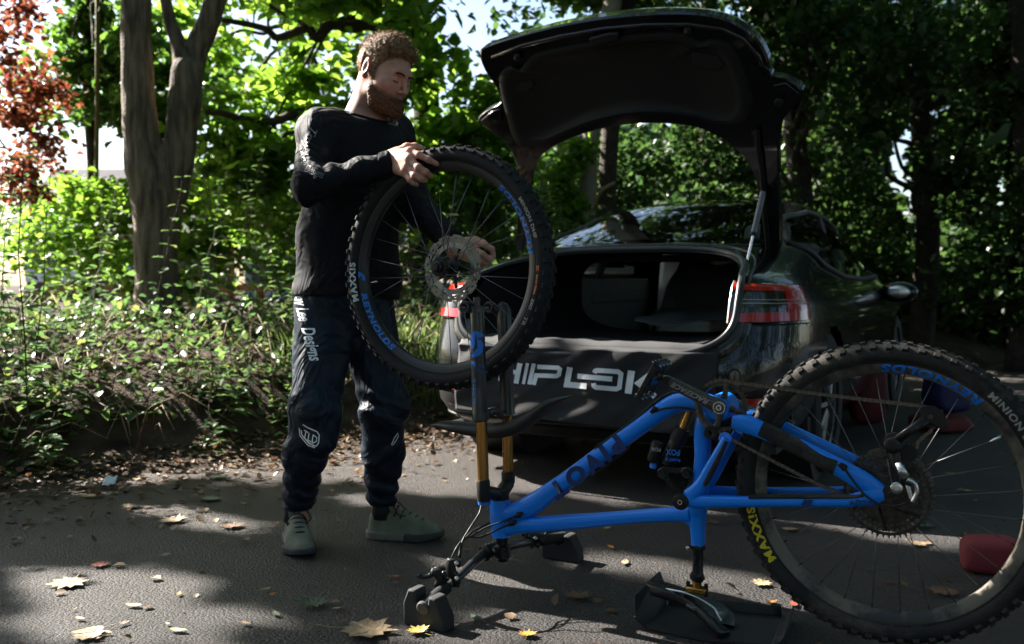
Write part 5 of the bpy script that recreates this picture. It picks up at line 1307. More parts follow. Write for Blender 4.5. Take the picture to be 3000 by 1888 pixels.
me = fastmesh('body_raw', Vb-np.array((-.58, 3.2, 0)), Fb, skin, True)
bo = bpy.data.objects.new('body', me); COL.objects.link(bo)
rmod = bo.modifiers.new('fuse', 'REMESH'); rmod.mode = 'VOXEL'; rmod.voxel_size = .0030; rmod.use_smooth_shade = True
bpy.context.view_layer.update(); me2 = bpy.data.meshes.new_from_object(bo.evaluated_get(bpy.context.evaluated_depsgraph_get()))
bm = bmesh.new(); bm.from_mesh(me2); seen = set(); isl = []
for v0 in bm.verts:
    if v0 in seen: continue
    st_, comp = [v0], []; seen.add(v0)
    while st_:
        v_ = st_.pop(); comp.append(v_)
        for e_ in v_.link_edges:
            o_ = e_.other_vert(v_)
            if o_ not in seen: seen.add(o_); st_.append(o_)
    isl.append(comp)
isl.sort(key=len); bmesh.ops.delete(bm, geom=[v_ for c_ in isl if len(c_) < 3000 for v_ in c_], context='VERTS'); bm.to_mesh(me2); bm.free()
print('body islands', [len(c_) for c_ in isl][-6:])
me2.polygons.foreach_set('use_smooth', [True]*len(me2.polygons))
bo.modifiers.clear(); bo.data = me2; me2.materials.clear(); me2.materials.append(skin); bo.parent = man; PW[bo.name] = PW[man.name]
Vv = np.empty(len(me2.vertices)*3, np.float32); me2.vertices.foreach_get('co', Vv); Vv = Vv.reshape(-1, 3)+np.array((-.58, 3.2, 0), np.float32)
Q_ = hl(Vv); qx, qy, qz = Q_[:, 0], Q_[:, 1], Q_[:, 2]
up_ = np.interp(qx, [-.02,.0,.03,.06,.085,.10,.125], [.0,.0,-.028,-.044,-.048,-.046,-.046])
stb = np.clip((up_-qz)/.014+.5, 0, 1)*np.clip((qx+.012)/.02, 0, 1)*np.clip((qz+.155)/.03, 0, 1)*(np.linalg.norm(Q_, axis=1) < .17)
lip = np.exp(-((np.maximum(0, np.abs(qy)-.014)/.006)**2+((qz+.069)/.006)**2))*(qx > .08)
hl_ = np.where(qx > .045, .078-.012*np.clip((np.abs(qy)-.02)/.04, 0, 1), np.where(qx > .022, .050-(.045-qx)*1.5, np.where((qx < .024) & (qx > .004), -.03, .038)))
hm_ = np.clip((qz-hl_)/.016+.55, 0, 1)*(np.linalg.norm(Q_, axis=1) < .17)*(qx > -.02)
at_ = me2.attributes.new('stubble', 'FLOAT', 'POINT'); at_.data.foreach_set('value', np.maximum(stb*(1-lip), hm_).astype(np.float32))
at_ = me2.attributes.new('lip', 'FLOAT', 'POINT'); at_.data.foreach_set('value', lip.astype(np.float32))
# ---- hair, beard, eyebrows
def hl_noise(Q, f, s=0): return nz(Q, f, 8, s)
def hair_d(P):
    Q = hl(P); x, y, z = Q[..., 0], Q[..., 1], Q[..., 2]
    base = head_d(Q, False)
    top = np.clip((z-.055)/.05, 0, 1); thick = .006+.017*top*np.clip((x+.10)/.10, .35, 1)
    # hairline: forehead, temple, sideburn, round the ear, nape
    ay = np.abs(y)
    line = np.where(x > .045, .078-.012*np.clip((ay-.02)/.04, 0, 1), np.where(x > .022, .050-(.045-x)*1.5, np.where(x > -.045, .038, -.030)))
    side = np.where((x < .024) & (x > .004), -.030, line)
    m = side + .004*hl_noise(Q, 130, 4) - z
    tp = np.clip(-m/np.where(x > .04, .022, .030), 0, 1)**.7*np.clip((z+.078)/.03, 0, 1)
    d = base - (thick + (.0035+.003*top)*hl_noise(Q, 150) + (.002+.002*top)*hl_noise(Q, 320, 8))*tp + .0035*(1-tp)*(tp < .25)
    d = smax(d, m*.8, .002); d = smax(d, -.078-z, .002)
    return d
hair = net_obj('hair', hair_d, *[b for b in box_of([HC+HU*.05], .17)], .0026, hair_m, man)
def beard_d(P):
    Q = hl(P); x, y, z = Q[..., 0], Q[..., 1], Q[..., 2]; ay = np.abs(y)
    up = np.interp(x, [-.02,.0,.03,.06,.085,.10,.125], [.0,-.004,-.034,-.050,-.0535,-.0485,-.0485]); m = z-up+.005-.006*hl_noise(Q, 150, 3)
    fr = x-.000-.02*np.clip((-.05-z)/.04, -1, 1)
    tp = np.clip(-m/.022, 0, 1)**.8*np.clip(fr/.02, 0, 1)**.8
    thick = (.004 + .012*np.clip((-.045-z)/.05, 0, 1) + .0030*hl_noise(Q, 210) + .0026*hl_noise(Q, 420, 8))*tp
    d = smin(head_d(Q, False), ell(Q, (.060,0,-.102), (.041,.041,.024)), .012) - thick + .002*(1-tp)*(tp < .12)
    d = smax(d, m*.85, .002); d = smax(d, -fr, .002)
    d = smax(d, -cap(Q, (.110,-.013,-.0655), (.110,.013,-.0655), .0052, .0052), .003)
    d = smax(d, -z-.123, .006); return d
net_obj('beard', beard_d, *box_of([HC+HF*.04-HU*.06], .125), .0026, beard_m, man)
brow_m = pbr('dark_brown_brow', (.05,.028,.016), .8, spec=.1); brow = MB()
for s in (-1, 1):
    P_ = [HC+(HF*a+HL*(s*b)+HU*c)*HS for a, b, c in ((.0990,.011,.0262),(.1010,.022,.0288),(.0985,.035,.0295),(.0915,.047,.0262))]
    brow.tube(spline(P_, 4, False), [.0042-.00018*k+.0007*math.sin(k*1.9) for k in range(13)], 8, r2=.0026)
    b_ = brow.build('eyebrow', brow_m, man, 180); brow = MB()
    q = MB(); P_ = [HC+(HF*a+HL*(s*b)+HU*c)*HS for a, b, c in ((.0895,.018,-.0005),(.0915,.027,-.0022),(.0895,.037,-.0018),(.0845,.044,.0003))]
    q.tube(spline(P_, 4, False), .0013, 6); q.build('eyelash', brow_m, man, 180)
# loose curls standing off the hair
hs = MB(); hv = np.array([tuple(v.co) for v in hair.data.vertices]); hn = np.array([tuple(v.normal) for v in hair.data.vertices])
for i in rng.choice(len(hv), min(len(hv), 5200), replace=False):
    p = Vector(hv[i]); n_v = Vector(hn[i]); L_ = random.uniform(.009,.020) if (Vector(hv[i])+man.location-HC).dot(HU) > .05 else random.uniform(.003,.006)
    t_ = HF*.6+HU*.55+Vector((random.gauss(0,.45), random.gauss(0,.45), random.gauss(0,.45))); t_ = (t_-n_v*t_.dot(n_v)).normalized(); w_ = n_v.cross(t_)*.0006
    p0, p1, p2 = p-n_v*.002, p+n_v*L_*.6+t_*L_*.25, p+n_v*L_*.75+t_*L_*.8
    hs.add([p0-w_, p0+w_, p1+w_, p1-w_, p2], [(0,1,2,3),(3,2,4)])
o = hs.build('loose_hair', hair_m, hair, 0, world=False); o['kind'] = 'stuff'
# ---- shoes
def shoe(heel, toe, name):
    f_ = Vector(toe)-Vector(heel); f_.z = 0; Lf = f_.length; f_.normalize(); l_ = Vector((0,0,1)).cross(f_)
    M = Matrix((f_, l_, Vector((0,0,1)))).transposed().to_4x4(); M.translation = Vector(heel); Mi = np.array(M.inverted(), np.float32)
    so_ = part_empty('shoe', man, M)
    def loc(P): return P@Mi[:3,:3].T + Mi[:3,3]
    def plan_(Q, g):                            # outline of the foot, signed distance
        a = cap(Q*np.array((1,1,0), np.float32), (.042,0,0), (.042,0,0), .036+g, .036+g); b = cap(Q*np.array((1,1,0), np.float32), (.045,0,0), (Lf-.085,-.002,0), .034+g, .047+g)
        c = cap(Q*np.array((1,1,0), np.float32), (Lf-.085,-.002,0), (Lf-.046,.006,0), .047+g, .042+g); return smin(smin(a, b, .02), c, .02)
    def upper(P):
        Q = loc(P); x, z = Q[..., 0], Q[..., 2]
        top = np.interp(x, [0,.04,.09,.12,.17,.21,Lf-.02,Lf], [.100,.098,.105,.112,.088,.068,.048,.035])
        inset = np.clip(z/.12, 0, 1)**1.4*.018
        d = smax(plan_(Q, -.001)+inset, z-top, .025); d = smax(d, .018-z, .004)
        d = smax(d, -cap(Q, (.058,0,.095), (.062,0,.20), .030, .034), .006)
        return d + .0012*nz(P, 60, 8)
    def sole(P):
        Q = loc(P); z = Q[..., 2]; tz = np.interp(Q[..., 0], [0, Lf-.09, Lf], [.030,.028,.033]); bt = np.interp(Q[..., 0], [0, Lf-.08, Lf], [.0,.0,.014])
        return smax(smax(plan_(Q, .004), z-tz, .005), bt-z, .004)
    ctr_ = [M @ Vector((0,0,0)), M @ Vector((Lf,0,.1))]
    lo_, hi_ = box_of(ctr_, .075); lo_[2] = -.01; hi_[2] = .17
    net_obj('shoe_upper', upper, lo_, hi_, .0042, shoe_m, so_); net_obj('shoe_sole', lambda P: smax(sole(P), (.15-loc(P)[..., 0]), .002), lo_, hi_, .0042, shoe_d, so_)
    net_obj('shoe_heel_sole', lambda P: smax(sole(P), (loc(P)[..., 0]-.15), .002), lo_, hi_, .0042, sole_m, so_)
    for k in range(5):
        x = .115+.022*k; zt = np.interp(x, [0,.09,.12,.17,.21,Lf-.02], [.1,.105,.112,.088,.068,.048])-.004
        q = MB(); q.tube(spline([Vector((x-.006,-.034,zt-.022)), Vector((x,-.018,zt-.001)), Vector((x+.003,0,zt+.004)), Vector((x,.018,zt-.001)), Vector((x-.006,.034,zt-.022))], 4, False), .0035, 6, r2=.0025); q.build('lace', lace_m, so_, 180, world=False)
    q = MB()
    for s in (-1, 1): q.tube(spline([Vector((.12,0,.112)), Vector((.11,s*.03,.122)), Vector((.13,s*.045,.095)), Vector((.15,s*.03,.088))], 5, False), .0022, 6)
    q.build('lace_bow', lace_m, so_, 180, world=False)
    q = MB(); q.grid(lambda u, v: Vector((.105-.012*v, -.026+.052*u, .098+.032*v-.014*(2*u-1)**2)), 8, 5); q.build('tongue', shoe_m, so_, 180, world=False).modifiers.new('solid', 'SOLIDIFY').thickness = .006
    q = MB(); q.tube([M @ Vector((.058,0,.07)), M @ Vector((.060,0,.16))], [.037,.039], 18); q.build('sock', lace_m, so_, 180)
ftR = on_ground(888, 1640); hdR = Vector((-.33, .945, 0)); shoe(ftR+hdR*.285, ftR, 'shoe')
ftL = on_ground(1302, 1582); shoe(ftL+Vector((-.985,.13,0))*.285, ftL, 'shoe')
# ---- prints on the clothes
def bvh_of(o):
    M = PW[man.name]; return BVHTree.FromPolygons([tuple(M @ v.co) for v in o.data.vertices], [tuple(p.vertices) for p in o.data.polygons])
def ray_on(bv, px, py, off=.0025):
    r = ray(px, py).normalized(); h = bv.ray_cast(CAM, r)
    return None if h[0] is None else h[0]-r*off
def print_on(bv, s, K, p0, p1, size, mat, par, flip=1, bold=0, shear=.3, name='print_lettering', sx=1.0):
    me = text_mesh(s, size, bold, shear); split_long(me, size*.22); p0, p1 = Vector(p0), Vector(p1); mid = (p0+p1)/2; d = (p1-p0).normalized(); n_v = Vector((d.y, -d.x))*flip
    Mi = PW[man.name].inverted(); bm = bmesh.new(); bm.from_mesh(me); dead = []
    for v in bm.verts:
        q = mid + d*(v.co.x*sx) + n_v*v.co.y; h = ray_on(bv, *K(q.x, q.y))
        if h is None: dead.append(v); continue
        v.co = Mi @ h
    bmesh.ops.delete(bm, geom=dead, context='VERTS'); bm.to_mesh(me); bm.free(); me.materials.clear(); return fin(name, me, mat, par, 0, fixn=False)
KT = crop(750, 800, 1.683); KS = crop(840, 300, 2.163)
bt = bvh_of(trs)
print_on(bt, 'Troy Lee', KT, (200, 70), (236, 225), 84, print_white, trs, 1, 2.0, .45, sx=.56)
print_on(bt, 'Designs', KT, (246, 250), (296, 440), 90, print_white, trs, 1, 2.2, .45, sx=.60)
def poly_print(bv, P, K, mat, par, name):
    bm = bmesh.new(); bm.faces.new([bm.verts.new((x, y, 0)) for x, y in P]); bmesh.ops.triangulate(bm, faces=bm.faces)
    for _ in range(3):
        es = [e for e in bm.edges if e.calc_length() > 18]
        if es: bmesh.ops.subdivide_edges(bm, edges=es, cuts=1); bmesh.ops.triangulate(bm, faces=bm.faces)
    Mi = PW[man.name].inverted(); bm.verts.index_update(); vs = [ray_on(bv, *K(v.co.x, v.co.y)) for v in bm.verts]; fs = [tuple(v.index for v in f.verts) for f in bm.faces if all(vs[v.index] is not None for v in f.verts)]
    q = MB(); q.add([v or Vector((0,0,0)) for v in vs], fs); bm.free(); q.build(name, mat, par, 0)
def stroke(P, w_):
    P = [Vector((x, y)) for x, y in P]; L_, R_ = [], []
    for i, p in enumerate(P):
        t = (P[min(i+1, len(P)-1)]-P[max(i-1, 0)]).normalized(); n_v = Vector((t.y, -t.x))*w_/2; L_.append(p+n_v); R_.append(p-n_v)
    return [(a.x, a.y) for a in L_]+[(a.x, a.y) for a in R_[::-1]]
for P, w_ in (([(230,748),(252,762),(300,783),(312,800),(308,840),(296,855)],6), ([(222,775),(226,800),(262,840),(294,856)],6), ([(213,765),(216,802),(256,850),(290,862)],5),
              ([(236,775),(258,788)],5), ([(246,783),(240,812)],5), ([(262,790),(256,824),(272,834)],5), ([(282,798),(276,838)],5), ([(284,800),(300,812),(297,832),(278,840)],5)):
    poly_print(bt, stroke(P, w_), KT, print_white, trs, 'shin_emblem')
for P, w_ in (([(700,790),(682,815),(668,848)],5), ([(704,800),(692,826),(672,852)],4)): poly_print(bt, stroke(P, w_), KT, print_white, trs, 'shin_emblem')
bs_ = bvh_of(shirt)
print_on(bs_, 'Troy', KS, (182, 140), (112, 300), 76, gloss_print, shirt, 1, 1, .4, sx=1.0)
print_on(bs_, 'Lee', KS, (112, 305), (112, 400), 66, gloss_print, shirt, 1, .6, .4, sx=.9)
print_on(bs_, 'Designs', KS, (95, 410), (250, 470), 74, gloss_print, shirt, 1, .6, .4, sx=.55)
# ---- axle held in the left hand
q = MB(); a_, b_ = at(*K2(1140, 1326), 2.93), at(*K2(1208, 1298), 2.935); d_ = (b_-a_).normalized()
q.tube([a_-d_*.01, a_, b_-d_*.012, b_-d_*.011, b_, b_+d_*.003], [.006,.0065,.0065,.0095,.0095,.007], 14)
ax = q.build('wheel_axle', black_metal, None, 40); tag(ax, 'short black wheel axle held in the fingers of the lowered hand', 'axle')
# ================================================================== foliage helpers
SV = np.array(SUN, float)
LIT = []                                        # gaps in the canopy: spots the sun reaches (centre, radius)
def lit(p, r): LIT.append((np.array(tuple(p), float), r))
KA = crop(0, 900, 1.533)
for (x, y, r_) in ((200,1710,.10),(330,1740,.12),(260,1830,.10),(430,1800,.08),(560,1870,.06),(500,1700,.04),(620,1530,.07),(720,1545,.06),(500,1500,.06),(640,1800,.06)): lit(on_ground(x, y), r_)
for (x, y, r_) in ((1000,1345,.13),(1130,1365,.16),(1250,1395,.17),(1340,1385,.15),(1180,1330,.15),(1300,1310,.15),(1070,1470,.06),(1330,1440,.08),(1540,1425,.12)): lit(on_ground(x, y), r_)
for (x, y, r_) in ((1410,1672,.045),(1470,1692,.05),(1530,1712,.05),(1660,1738,.045),(1350,1650,.03)): lit(on_ground(x, y), r_)
for (x, y, r_) in ((1840,1652,.06),(1930,1665,.07),(2020,1680,.075),(2110,1700,.08),(2200,1725,.08),(2260,1760,.06),(1770,1660,.04),(2310,1800,.05)): lit(on_ground(x, y), r_)
for (x, y, r_) in ((1480,1855,.05),(1560,1860,.06),(1650,1868,.06),(1330,1880,.05),(1800,1880,.04)): lit(on_ground(x, y), r_)
lit(HC-HL*.09-HF*.02, .05); lit(HC-HF*.06+HU*.06, .14); lit(HC-HL*.05-HU*.06, .07); lit(Rs+Vector((-.06,.03,.05)), .13); lit(at(868, 720, 3.2), .11); lit(at(862, 800, 3.2), .10); lit(at(880, 1150, 3.1), .05); lit(at(1062, 1290, 3.25), .06)
lit(cw(.62,.1,.80), .16); lit(cw(.40,.0,.70), .15); lit(cw(.15,.05,.70), .10); lit(cw(-.75,.15,.86), .16); lit(cw(.36,1.5,1.0), .22); lit(cw(-.2,.3,1.1), .10); lit(cw(-.6,.4,1.0), .12)
lit((-2.3,6.0,.9), .8); lit((-3.3,6.2,1.0), .7); lit((-1.5,6.6,.8), .7); lit((-3.0,5.0,.6), .30); lit((-2.0,5.2,.55), .30); lit((-.8,6.6,.5), .45); pass
lit(cw(.3,1.9,1.40), .3)
def keep(P, soft=0.0):
    ok = np.ones(len(P), bool)
    for c, r_ in LIT:
        v = P-c; t = v@SV; pr = np.linalg.norm(v-t[:, None]*SV, axis=1); ok &= ~((t > .3) & (pr < (r_*1.25+.075)*rng.uniform(.8, 1.1, len(P))))
    return ok
def leaves(P, size, flat=.5, down=.25, width=.42, fold=.25):
    n = len(P); s = size*rng.uniform(.65, 1.25, n)
    d = rng.normal(size=(n,3)); d[:, 2] = d[:, 2]*.6-down; d /= np.linalg.norm(d, axis=1)[:, None]
    u = rng.normal(size=(n,3)); u[:, 2] = np.abs(u[:, 2])+flat*2; u -= d*(u*d).sum(1)[:, None]; u /= np.linalg.norm(u, axis=1)[:, None]
    w_ = np.cross(d, u); s = s[:, None]; W_ = s*width; f_ = u*W_*fold
    V = np.stack([P, P+d*s*.30+w_*W_+f_, P+d*s*.68+w_*W_*.72+f_*.7, P+d*s-u*s*.1, P+d*s*.68-w_*W_*.72+f_*.7, P+d*s*.30-w_*W_+f_], 1).reshape(-1, 3)
    i = np.arange(n)[:, None]*6
    Fq = np.concatenate([i+np.array([[0,1,2,3]]), i+np.array([[0,3,4,5]])]); return V, Fq
def cloud(c, rad, ncl, n, spread=.28, shellness=.5, flatz=.55):
    """leaf positions: clumps through an ellipsoid, thicker near its outside"""
    q = rng.normal(size=(ncl,3)); q /= np.linalg.norm(q, axis=1)[:, None]; q *= (rng.uniform(0, 1, ncl)**(1/3*(1-shellness)+.12))[:, None]
    cc = np.array(c)+q*np.array(rad); k = rng.integers(0, ncl, n); g_ = rng.normal(size=(n,3))*spread*rng.uniform(.5, 1.4, ncl)[k][:, None]; g_[:, 2] *= flatz
    return cc[k]+g_, cc
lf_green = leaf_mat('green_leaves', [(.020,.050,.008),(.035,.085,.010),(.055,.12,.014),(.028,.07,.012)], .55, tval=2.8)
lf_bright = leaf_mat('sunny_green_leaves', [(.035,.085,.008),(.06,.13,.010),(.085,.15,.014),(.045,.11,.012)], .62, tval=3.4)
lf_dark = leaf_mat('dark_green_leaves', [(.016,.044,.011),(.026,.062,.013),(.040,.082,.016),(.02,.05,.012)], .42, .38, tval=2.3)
lf_red = leaf_mat('red_leaves', [(.15,.04,.02),(.24,.085,.03),(.11,.026,.016),(.30,.15,.045)], .5, tval=1.3)
lf_nettle = leaf_mat('nettle_leaves', [(.035,.085,.022),(.055,.115,.028),(.08,.14,.034),(.04,.09,.03),(.12,.14,.035)], .40, .40, tval=2.4)
lf_litter = leaf_mat('leaf_litter', [(.10,.06,.03),(.16,.10,.05),(.07,.04,.022),(.20,.14,.07),(.12,.05,.025)], .15, .6)
straw = pbr('dry_straw_stalks', (.26,.19,.10), .8, col2=(.15,.10,.055), nscale=8)
twig = pbr('twig_bark', (.045,.036,.028), .9, col2=(.085,.07,.055), nscale=20)
bark = pbr('grey_brown_bark', (.055,.040,.027), .9, col2=(.22,.165,.11), nscale=22, bump=.8, bscale=55, bdetail=8, fold=1.0, fscale=16, stretch=(1,1,.16), wear=(.09,.10,.06), wscale=3, wth=.60)
bark_pale = pbr('pale_smooth_bark', (.20,.17,.13), .85, col2=(.29,.25,.20), nscale=6, bump=.4, bscale=30)
bark_dark = pbr('dark_bark', (.035,.027,.022), .95, col2=(.065,.05,.04), nscale=10, bump=.9, bscale=40)
def crown(name, P, size, mat, parent, cl=True, **k):
    if cl: P = P[keep(P)]
    V, Fq = leaves(P, size, **k); M = np.array(PW[parent.name].translation)
    o = place(name, fastmesh(name, V-M, Fq, mat), parent); return o
def limb(q, a, b, r0, r1, sag=.0, n=7):
    a, b = Vector(a), Vector(b); pts = []
    for k in range(n):
        t = k/(n-1); p = a.lerp(b, t); j = (b-a).length*.05
        pts.append(p+Vector((random.uniform(-j,j), random.uniform(-j,j), random.uniform(-j,j)+sag*math.sin(t*math.pi)))*(1 if 0 < k < n-1 else 0))
    q.tube(spline(pts, 4, False), [r0+(r1-r0)*i/(4*(n-1)) for i in range(4*(n-1)+1)], 9)
def tree(name, label, base, top, r_, crowns, size, mat, bk, ntw=14, group=None, **kw):
    base = Vector(base); base.z = ground_z(base.x, base.y)-.05
    t = thing(name, label, 'tree', base, 0, group)
    q = MB(); pts = [base, base.lerp(Vector(top), .35)+Vector((random.uniform(-.1,.1), 0, 0)), base.lerp(Vector(top), .7)+Vector((random.uniform(-.1,.1), .05, 0)), Vector(top)]
    pth = spline(pts, 6, False); q.tube(pth, [r_*(1.25 if i == 0 else 1-.6*i/len(pth)) for i in range(len(pth))], 14); q.build('trunk', bk, t, 180)
    allP = []; ccs = []
    for (c, rad, ncl, n, sp_) in crowns:
        P, cc = cloud(c, rad, ncl, n, sp_); allP.append(P); ccs.append(cc)
    cc = np.concatenate(ccs)
    for k in range(ntw):
        b = Vector(cc[rng.integers(0, len(cc))]); a = pth[min(len(pth)-1, int(len(pth)*random.uniform(.45, 1)))]
        q = MB(); limb(q, a, b, r_*random.uniform(.18,.30), .008, .05); q.build('limb', bk, t, 180)
    crown('crown', np.concatenate(allP), size, mat, t, **kw); return t
# ---- the twin-stemmed tree on the bank
DT = 7.3
tt = thing('twin_trunk_tree', 'grey tree on the bank splitting into two tall stems left of the man', 'tree', (at(470, 900, DT).x, DT, .4))
tw = [[(372,800,.27),(371,740,.20),(370,690,.168),(366,560,.160),(362,470,.165),(345,400,.150),(330,300,.128),(325,200,.118),(320,60,.112),(318,-60,.108),(310,-400,.09)],
      [(375,640,.12),(385,520,.13),(405,440,.135),(424,340,.124),(436,240,.124),(440,170,.12)], [(440,180,.10),(418,100,.055),(398,40,.046),(384,-20,.042),(350,-300,.03)], [(440,175,.11),(470,100,.088),(495,40,.080),(512,-30,.074),(560,-350,.05)]]
tws = [[(T3(at(*VW(x, y), DT+.06*i)), r_) for x, y, r_ in c] for i, c in enumerate(tw)]
def tw_d(P):
    d = None
    for c in tws:
        for (a, ra), (b, rb) in zip(c[:-1], c[1:]):
            e = cap(P, a, b, ra, rb); d = e if d is None else smin(d, e, .014)
    return d + .013*nz(P*np.array((1,1,.30), np.float32), 24, 8) + .008*nz(P*np.array((1,1,.25), np.float32), 60, 8, 8)
bx = box_of([c[0] for q in tws for c in q], .25); net_obj('trunk', tw_d, *bx, .022, bark, tt)
for (c, d_) in (((-4.3,7.6,5.6), 9),):
    q = MB(); limb(q, tws[0][-1][0], c, .07, .02); q.build('limb', bark, tt, 180)
P1, _ = cloud((-4.8,7.8,5.8), (2.3,2.2,1.4), 120, 17000, .36); P2, _ = cloud((-3.3,9.0,5.9), (1.7,1.6,1.2), 70, 9000, .36); P4, _ = cloud((-7.7,7.0,5.4), (1.2,1.4,.9), 60, 6500, .34); P3, _ = cloud((-6.4,6.5,5.4), (1.5,1.5,1.0), 60, 7000, .36)
crown('crown', np.concatenate([P1, P2, P3, P4]), .125, lf_green, tt)
# ---- trees behind, left to right
tree('red_leaved_tree', 'tree with red and orange leaves at the left edge', (-4.9,8.6,0), (-4.8,8.5,3.0), .04, [((-4.27,8.3,2.5),(.20,.45,1.0),34,2200,.10)], .066, lf_red, bark_dark, 8, cl=False)
tree('maple_tree', 'dark green leafy tree between the red leaves and the grey twin stems', (-4.5,9.8,0), (-4.2,9.6,4.2), .07, [((-4.15,9.5,3.05),(.85,.8,.75),40,4800,.15),((-3.4,9.9,2.7),(.5,.6,.7),12,800,.14)], .105, lf_green, bark_dark, 12)
tree('sycamore_tree', 'bright green sunlit tree spreading behind the twin stems', (-2.6,12.6,0), (-2.9,12.4,5.5), .13, [((-2.9,12.0,3.9),(1.7,1.1,1.3),46,2600,.17),((-2.6,11.4,2.0),(1.5,.7,.8),36,2600,.15)], .135, lf_bright, bark_dark, 18)
tm = tree('oak_tree', 'big leafy tree with long level boughs behind the man', (-.95,9.6,0), (-.95,9.5,6.2), .17, [((-1.5,9.0,3.4),(1.5,.8,1.0),44,3000,.15),((-2.3,9.2,2.25),(.9,.6,.55),26,1500,.14),((-.6,9.2,2.2),(.8,.5,.8),34,2800,.15),((-.5,10.2,6.0),(1.9,1.6,1.4),60,4500,.30)], .125, lf_bright, bark_dark, 14)
for a, b, r0 in ((at(1120,300,9.3), at(600,330,9.0), .055), (at(1100,60,9.3), at(650,60,9.0), .05), (at(1180,200,9.3), at(820,420,8.9), .035)):
    q = MB(); limb(q, a, b, r0*1.3, r0*.45, -.12, 9); q.build('bough', bark_dark, tm, 180)
P_, _ = cloud((-.2,10.0,1.5), (1.3,.6,1.0), 40, 5200, .16)
hb_ = thing('holly_bush', 'dark leafy bush behind the held wheel', 'bush', (-.2,10.0,0)); crown('foliage', P_, .085, lf_green, hb_)
sh_ = thing('hazel_bush', 'yellow green bush in front of the brick bungalow', 'bush', (-3.9,9.0,0)); P_, _ = cloud((-3.75,9.0,1.35), (.75,.4,.6), 26, 1700, .13); crown('foliage', P_, .085, lf_bright, sh_)
sh_ = thing('hazel_bush', 'sunny bush in front of the white doors right of the twin stems', 'bush', (-1.9,9.0,0)); P_, _ = cloud((-1.75,8.8,1.25), (.8,.4,.65), 26, 1600, .13); crown('foliage', P_, .08, lf_bright, sh_)
for x_, y_, z_, lb in ((-4.5,9.6,1.5,'sunlit bush at the far left behind the nettles'),(-3.1,8.7,1.3,'sunlit bush directly behind the grey twin stems'),(-2.4,9.3,1.9,'sunlit bush between the twin stems and the man')):
    sh_ = thing('hazel_bush', lb, 'bush', (x_, y_, 0)); P_, _ = cloud((x_, y_, z_), (.7,.4,.6), 24, 1700, .13); crown('foliage', P_, .075, lf_bright, sh_, cl=False)
# pale trunk with ivy behind the car
pt = thing('pale_trunk_tree', 'pale smooth trunk seen under the raised boot lid', 'tree', (at(1726,900,8.8).x, 8.8, 0))
q = MB(); pp = [at(*VW(x, y), 8.8) for x, y in ((1380,700),(1378,560),(1382,420),(1386,330),(1420,100),(1440,0),(1450,-200))]; q.tube(spline(pp, 5, False), .088, 16); q.build('trunk', bark_pale, pt, 180)
P_, _ = cloud((.9,9.4,4.6), (2.2,1.2,1.1), 50, 3600, .20); crown('crown', P_, .115, lf_green, pt)
iv = thing('ivy', 'light green ivy climbing left of the pale trunk behind the car', 'ivy', (at(1660,900,8.6).x, 8.6, 0))
P_ = []
for k in range(1300):
    t_ = random.random(); vx = 1335+18*math.sin(t_*9)+random.gauss(0, 16)+(18 if t_ < .2 else 0); vy = 330+190*t_+random.gauss(0, 10); p = at(*VW(vx, vy), 8.55+random.gauss(0, .08)); P_.append(tuple(p))
lit(at(*VW(1335, 420), 8.5), .35)
crown('foliage', np.array(P_), .065, lf_bright, iv)
dk = thing('dark_trunk_tree', 'dark rough trunk beside the pale one behind the car', 'tree', (at(1780,900,9.1).x, 9.1, 0))
q = MB(); pp = [at(*VW(x, y), 9.1) for x, y in ((1428,700),(1426,560),(1430,400),(1436,300),(1460,60),(1475,-20),(1480,-200))]; q.tube(spline(pp, 5, False), .085, 14); q.build('trunk', bark_dark, dk, 180)
P_, _ = cloud((1.6,9.8,3.5), (1.6,.9,.9), 34, 1700, .16); crown('crown', P_, .10, lf_dark, dk)
q = MB(); limb(q, at(*VW(1310,580), 8.6), at(*VW(1445,430), 8.5), .008, .016); q.build('dead_branch', straw, dk, 180)
def shrub(label, c, rad, ncl, n, sp_, size, mat, name='laurel_bush', gap=None):
    P, _ = cloud(c, rad, ncl, n, sp_)
    t = thing(name, label, 'bush', (c[0], c[1], 0))
    q = MB()
    for k in range(5): limb(q, (c[0]+random.uniform(-.2,.2), c[1], 0), (c[0]+random.uniform(-.7,.7)*rad[0], c[1], c[2]+random.uniform(-.3,.8)*rad[2]), .03, .008)
    o = q.build('stems', bark_dark, t, 180); o['kind'] = 'stuff'
    crown('foliage', P, size, mat, t); return t
shrub('dark green bush filling the gap under the raised boot lid', (1.7,9.6,1.6), (1.1,.5,.9), 46, 5200, .15, .075, lf_dark)
shrub('sunlit low shrub just above the car roof', (1.35,8.4,1.25), (.9,.35,.28), 22, 1500, .11, .075, lf_nettle); lit((1.35,8.4,1.35), .45)
